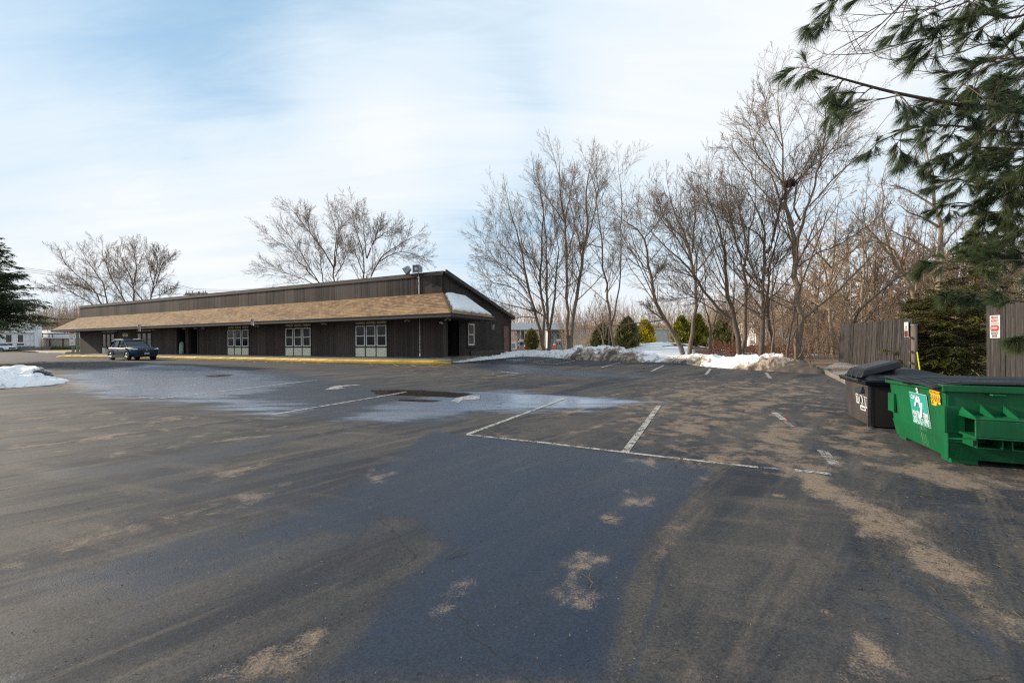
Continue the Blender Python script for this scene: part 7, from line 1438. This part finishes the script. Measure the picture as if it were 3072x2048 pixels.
def sprays(name, mat, parent, P, D, L_, rnd, n_side, leaf, droop=.35):
    # flat drooping sprays: every branch gets side twigs carrying small leaf blades. P start (B,3), D direction, L length
    Bn = len(P); k = 6; C = np.zeros((Bn, k, 3)); C[:, 0] = P; d = D.copy()
    for i in range(1, k): d = d - UP * droop * i / k * .5 + rnd.normal(size=d.shape) * .05; d /= np.linalg.norm(d, axis=1, keepdims=True); C[:, i] = C[:, i - 1] + d * (L_ / (k - 1))[:, None]
    R = np.linspace(.022, .006, k)[None] * (L_ / 1.8)[:, None]
    T = n_side; t = rnd.uniform(.12, 1, (Bn, T)); par = np.repeat(np.arange(Bn), T); f = t.ravel() * (k - 1); i0 = np.clip(f.astype(int), 0, k - 2); w = (f - i0)[:, None]
    p = C[par, i0] * (1 - w) + C[par, i0 + 1] * w; tt = C[par, i0 + 1] - C[par, i0]; tt /= np.linalg.norm(tt, axis=1, keepdims=True) + 1e-9
    side = np.cross(tt, UP); side /= np.linalg.norm(side, axis=1, keepdims=True) + 1e-9; sg = np.where(rnd.uniform(size=len(p)) < .5, -1, 1)[:, None]
    dd = tt * .75 + side * sg * .8 - UP * .18 + rnd.normal(size=p.shape) * .12; dd /= np.linalg.norm(dd, axis=1, keepdims=True); ll = (L_[par] * .34 * (1.15 - t.ravel()) + .08)
    # leaves along each twig
    m_ = 9; q = np.repeat(np.arange(len(p)), m_); u = np.tile((np.arange(m_) + .5) / m_, len(p)) + rnd.uniform(-.05, .05, len(p) * m_)
    lp = p[q] + dd[q] * (ll[q] * u)[:, None] - UP * (ll[q] * u * u * .25)[:, None]; ls = np.cross(dd[q], UP); ls /= np.linalg.norm(ls, axis=1, keepdims=True) + 1e-9; s2 = np.where(rnd.uniform(size=len(q)) < .5, -1, 1)[:, None]
    ld = dd[q] * .7 + ls * s2 * .8 - UP * .25 + rnd.normal(size=lp.shape) * .2; ld /= np.linalg.norm(ld, axis=1, keepdims=True); nn = np.cross(ld, np.cross(ld, UP) + rnd.normal(size=ld.shape) * .3); sz = leaf * rnd.uniform(.6, 1.4, (len(q), 1)); wv = np.cross(ld, nn); wv /= np.linalg.norm(wv, axis=1, keepdims=True) + 1e-9
    V = np.stack([lp - wv * sz * .22, lp + ld * sz, lp + wv * sz * .22, lp - ld * sz * .3], 1).reshape(-1, 3)
    mesh_obj('foliage' if name is None else name, np_mesh('crown', V, np.arange(len(V)).reshape(-1, 4)), M[mat], parent)
    return C, R
def conifer(loc, h, rad, mat, lab, seed, leaf=.09, tiers=130, z0=.04, gr=None, side=26, droop=.35, conical=.8, bmat='bark', name='hemlock_tree'):
    r = np.random.RandomState(seed); e = empty(name, loc, 0, lab, 'evergreen', gr); z = r.uniform(z0, .97, tiers); a = r.uniform(0, 2 * PI, tiers)
    P = np.stack([np.zeros(tiers), np.zeros(tiers), z * h], 1); L_ = rad * (1 - z) ** conical * r.uniform(.75, 1.15, tiers) + .25; el = r.uniform(-.05, .35, tiers) + z * .3
    D = np.stack([np.cos(a) * np.cos(el), np.sin(a) * np.cos(el), np.sin(el)], 1); C, R = sprays('crown', mat, e, P, D, L_, r, side, leaf, droop)
    v, f = tubes_np(C, R, 4); m = np.linspace(0, h, 8); tk = tubes_np(np.stack([np.zeros(8), np.zeros(8), m], 1)[None], np.linspace(h * .014, .02, 8)[None], 8); v, f = join([(v, f), tk]); mesh_obj('trunk', np_mesh('trunk', v, f, True), M[bmat], e); return e
# hemlocks between the fence panels
p = at(2870, 1120, 15.2); conifer((p.x, p.y, float(tz(p.x, p.y))), at(2870, 872, 15.2).z - float(tz(p.x, p.y)), 2.1, 'hemlock', 'bushy olive green hemlock between the two fence panels, right half', 3, .075, 190, side=30, conical=.42)
p = at(2790, 1120, 17.0); conifer((p.x, p.y, float(tz(p.x, p.y))), at(2790, 900, 17.0).z - float(tz(p.x, p.y)), 1.5, 'hemlock', 'shorter hemlock just right of the round fence post', 4, .075, 140, side=28, conical=.42)
p = at(2925, 1120, 19.0); conifer((p.x, p.y, float(tz(p.x, p.y))), at(2925, 690, 19.0).z - float(tz(p.x, p.y)), 2.0, 'hemlock', 'tall thin hemlock rising above the bushy ones near the right fence', 5, .085, 100, side=20, conical=.8, z0=.2)
# conifer at the left edge
p = at(-110, 1100, 30); conifer((p.x, p.y, float(gz(p.x, p.y)) - .02), at(-75, 640, 30).z - .3, 5.2, 'yew', 'dark feathery conifer at the left edge of the picture', 6, .15, 460, side=40, conical=.72, z0=.24, droop=.16, name='conifer_tree', bmat='bark_dark')

# ------------------------------------------------------------------ white pine boughs reaching in from the right
pr = np.random.RandomState(31)
pine = empty('pine_tree', (8.6, 1.6, 0.0), 0, 'white pine with long dark needles reaching in from the right edge', 'pine'); PO = np.array([8.6, 1.6, 0.0])
thick = []; TP = []; TD = []; TW = []
def bough(pts, Y0, Y1, w0, w1, sub=10, slen=.55, seed=0, droop=.10, tuftL=1.0):
    r = np.random.RandomState(seed); n = len(pts); W3 = np.array([tuple(at(p[0], p[1], Y0 + (Y1 - Y0) * i / (n - 1))) for i, p in enumerate(pts)])
    P, R, L0 = resample(W3, np.linspace(w0, w1, n), 16); thick.append(tubes_np(P[None], R[None], 7))
    C, Rc, Lc = spawn(r, P[None], R[None], np.array([slen / .45]), max(5, int(sub * .62)), .10, 42, .45, 7, -.02, .09, rmin=.0035, shape=.35); Dn = droop
    C[:, :, 2] -= (np.linspace(0, 1, 7) ** 2)[None] * Dn * Lc[:, None]; C = P[np.clip(np.zeros(1, int), 0, 0)][0] * 0 + C
    thick.append(tubes_np(C, Rc, 5)); E, Re, Le = spawn(r, C, Rc, Lc, 4, .25, 38, .48, 5, .01, .10, rmin=.0028, shape=.3); thick.append(tubes_np(E, Re, 4))
    for A, Ln, full in ((E, Le, 1), (C, Lc, .5)):
        T = A[:, -1] - A[:, -2]; T /= np.linalg.norm(T, axis=1, keepdims=True); k = A.shape[1]
        for s_ in ((1.0, .93, .85, .76, .66, .55) if full == 1 else (1.0, .94, .87)):
            f = s_ * (k - 1); i0 = min(int(f), k - 2); w = f - i0; TP.append(A[:, i0] * (1 - w) + A[:, i0 + 1] * w); TD.append(A[:, i0 + 1] - A[:, i0]); TW.append(np.full(len(A), tuftL * (1.0 if s_ > .9 else .9)))
    # tufts on the leader itself
    for s_ in (1, .985, .97, .95, .93, .90): i = s_ * 15; i0 = min(int(i), 14); TP.append((P[i0] * (1 - i + i0) + P[i0 + 1] * (i - i0))[None]); TD.append((P[i0 + 1] - P[i0])[None]); TW.append(np.array([tuftL]))
bough([(3180, 350), (3072, 338), (2900, 320), (2770, 295), (2660, 275), (2580, 250), (2500, 230), (2450, 214)], 3.4, 3.0, .018, .005, 26, .38, 1, .35)
bough([(3200, 380), (3040, 400), (2900, 380), (2780, 372), (2700, 395), (2640, 425)], 3.7, 3.4, .012, .004, 15, .36, 2, .4)
bough([(3200, 430), (3060, 450), (2960, 440), (2860, 455), (2800, 480)], 4.0, 3.6, .012, .004, 14, .36, 3, .4)
bough([(3150, -60), (2900, -40), (2750, -30), (2620, -60), (2530, -20), (2450, 55)], 3.6, 3.2, .012, .004, 14, .30, 4, .3)
bough([(3200, -10), (3040, 60), (2960, 40), (2850, 60)], 3.4, 3.2, .012, .004, 13, .36, 5, .3)
bough([(3200, 180), (3060, 170), (2980, 190), (2900, 240), (2850, 300)], 3.2, 3.2, .011, .004, 15, .34, 6, .3)
bough([(3200, 590), (3072, 580), (2960, 560), (2880, 535), (2830, 545)], 4.4, 4.2, .012, .004, 15, .42, 7, .25)
bough([(3200, 660), (3072, 650), (2960, 640), (2890, 600), (2830, 618)], 4.6, 4.3, .012, .004, 16, .42, 8, .3)
bough([(3200, 730), (3100, 710), (3000, 690), (2940, 700)], 4.6, 4.5, .012, .004, 13, .4, 9, .3)
bough([(3200, 800), (3072, 778), (2960, 788), (2870, 782), (2790, 796)], 3.9, 3.8, .010, .0035, 13, .24, 10, .12)
bough([(3200, 770), (3090, 750), (3020, 735), (2960, 745)], 4.2, 4.0, .010, .0035, 10, .30, 11, .2)
bough([(3200, 925), (3080, 905), (2990, 898), (2900, 882), (2850, 885)], 3.3, 3.2, .008, .003, 7, .13, 12, .1)
bough([(3200, 1000), (3110, 995), (3065, 1000), (3045, 1015)], 3.4, 3.3, .008, .003, 5, .12, 13, .1)
bough([(3220, 480), (3120, 500), (3040, 520), (2980, 560)], 4.2, 4.2, .012, .004, 13, .4, 14, .35)
bough([(3220, 280), (3120, 270), (3050, 300), (3000, 350)], 3.8, 3.8, .012, .004, 14, .4, 15, .35)
bough([(3260, 120), (3160, 140), (3080, 180), (3030, 240)], 3.6, 3.6, .010, .004, 14, .42, 21, .3)
bough([(3260, 540), (3160, 530), (3090, 560), (3040, 620)], 4.2, 4.2, .010, .004, 14, .42, 22, .3)
bough([(3260, 700), (3150, 680), (3080, 690), (3030, 720)], 4.4, 4.4, .010, .004, 12, .40, 23, .3)
bough([(3260, 330), (3160, 400), (3100, 460), (3060, 540)], 4.0, 4.0, .010, .004, 14, .42, 24, .3)
bough([(3000, -80), (2900, 10), (2820, 30), (2760, 60)], 3.3, 3.2, .008, .003, 10, .30, 25, .3)
bough([(3260, 600), (3170, 620), (3100, 640), (3050, 680)], 4.0, 4.0, .010, .004, 14, .42, 31, .2)
bough([(3260, 420), (3150, 420), (3070, 430), (3010, 450)], 3.7, 3.7, .010, .004, 14, .40, 32, .2)
bough([(3260, 200), (3150, 220), (3060, 240), (2980, 250)], 3.5, 3.5, .010, .004, 14, .38, 33, .2)
TPa = np.concatenate(TP); TDa = np.concatenate(TD); TWa = np.concatenate(TW); TDa /= np.linalg.norm(TDa, axis=1, keepdims=True) + 1e-9
nn_ = 18; N_ = len(TPa) * nn_; q = np.repeat(np.arange(len(TPa)), nn_); T = TDa[q]
o_ = pr.normal(size=(N_, 3)); o_ -= (o_ * T).sum(1, keepdims=True) * T; o_ /= np.linalg.norm(o_, axis=1, keepdims=True) + 1e-9
a = np.abs(pr.normal(.34, .17, (N_, 1))); D = T * np.cos(a) + o_ * np.sin(a); ln = .118 * TWa[q][:, None] * pr.uniform(.7, 1.15, (N_, 1)); st_ = TPa[q] + pr.normal(size=(N_, 3)) * .003
mid_ = st_ + D * ln * .55 - UP * ln * .05; end = st_ + D * ln - UP * ln * pr.uniform(.12, .30, (N_, 1)); wv = np.cross(D, pr.normal(size=(N_, 3))); wv /= np.linalg.norm(wv, axis=1, keepdims=True) + 1e-9; wd = .0007
V = np.stack([st_ - wv * wd, st_ + wv * wd, mid_ + wv * wd, end, mid_ - wv * wd], 1).reshape(-1, 3) - PO
idx = np.arange(N_)[:, None] * 5; Fq5 = np.concatenate([idx, idx + 1, idx + 2, idx + 3, idx + 4], 1)
mesh_obj('needles', np_mesh('needles', V, Fq5), M['pine'], pine)
v, f = join(thick); mesh_obj('boughs', np_mesh('boughs', v - PO, f, True), M['bark_dark'], pine)
MB().tube([(0, 0, -.1), (.05, 0, 3), (0, .05, 6), (.05, 0, 11)], [.24, .2, .16, .08], 14).build('trunk', M['bark_dark'], pine, smooth=True)
print('needles', N_)
# bare deciduous twigs hanging in at the top right
def W(pts, Y, Y1=None): n = len(pts); return [tuple(at(p[0], p[1], Y + ((Y1 or Y) - Y) * i / (n - 1))) for i, p in enumerate(pts)]
lm = [(W([(3300, -500), (3200, -260), (3000, -160), (2760, -60), (2700, 20), (2600, 110), (2500, 150)], 5.2), .02, .004), (W([(3200, -200), (3000, -40), (2800, 20), (2640, 60), (2560, 40)], 5.4), .012, .003), (W([(3250, -150), (3060, 40), (2860, 110), (2700, 130), (2560, 175), (2480, 165)], 5.0), .012, .003),
      (W([(3250, 0), (3070, 100), (2900, 150), (2760, 190), (2640, 170)], 5.3), .012, .003), (W([(3250, 60), (3080, 140), (2960, 190), (2820, 230), (2720, 210)], 5.6), .010, .003), (W([(3250, -100), (3070, 20), (2990, 140), (2900, 230), (2840, 330)], 5.5), .010, .003)]
e = make_tree('overhanging_branch', 'bare fine twigs hanging in at the top right among the pine boughs', lm, 60, cat='branch', bark='bark_dark', twig='twig_dark', dens=(16, 5, 3), rat=(.26, .40, .4), rmin=.0016, up=.02, ang=(32, 36, 36), t0=.35)
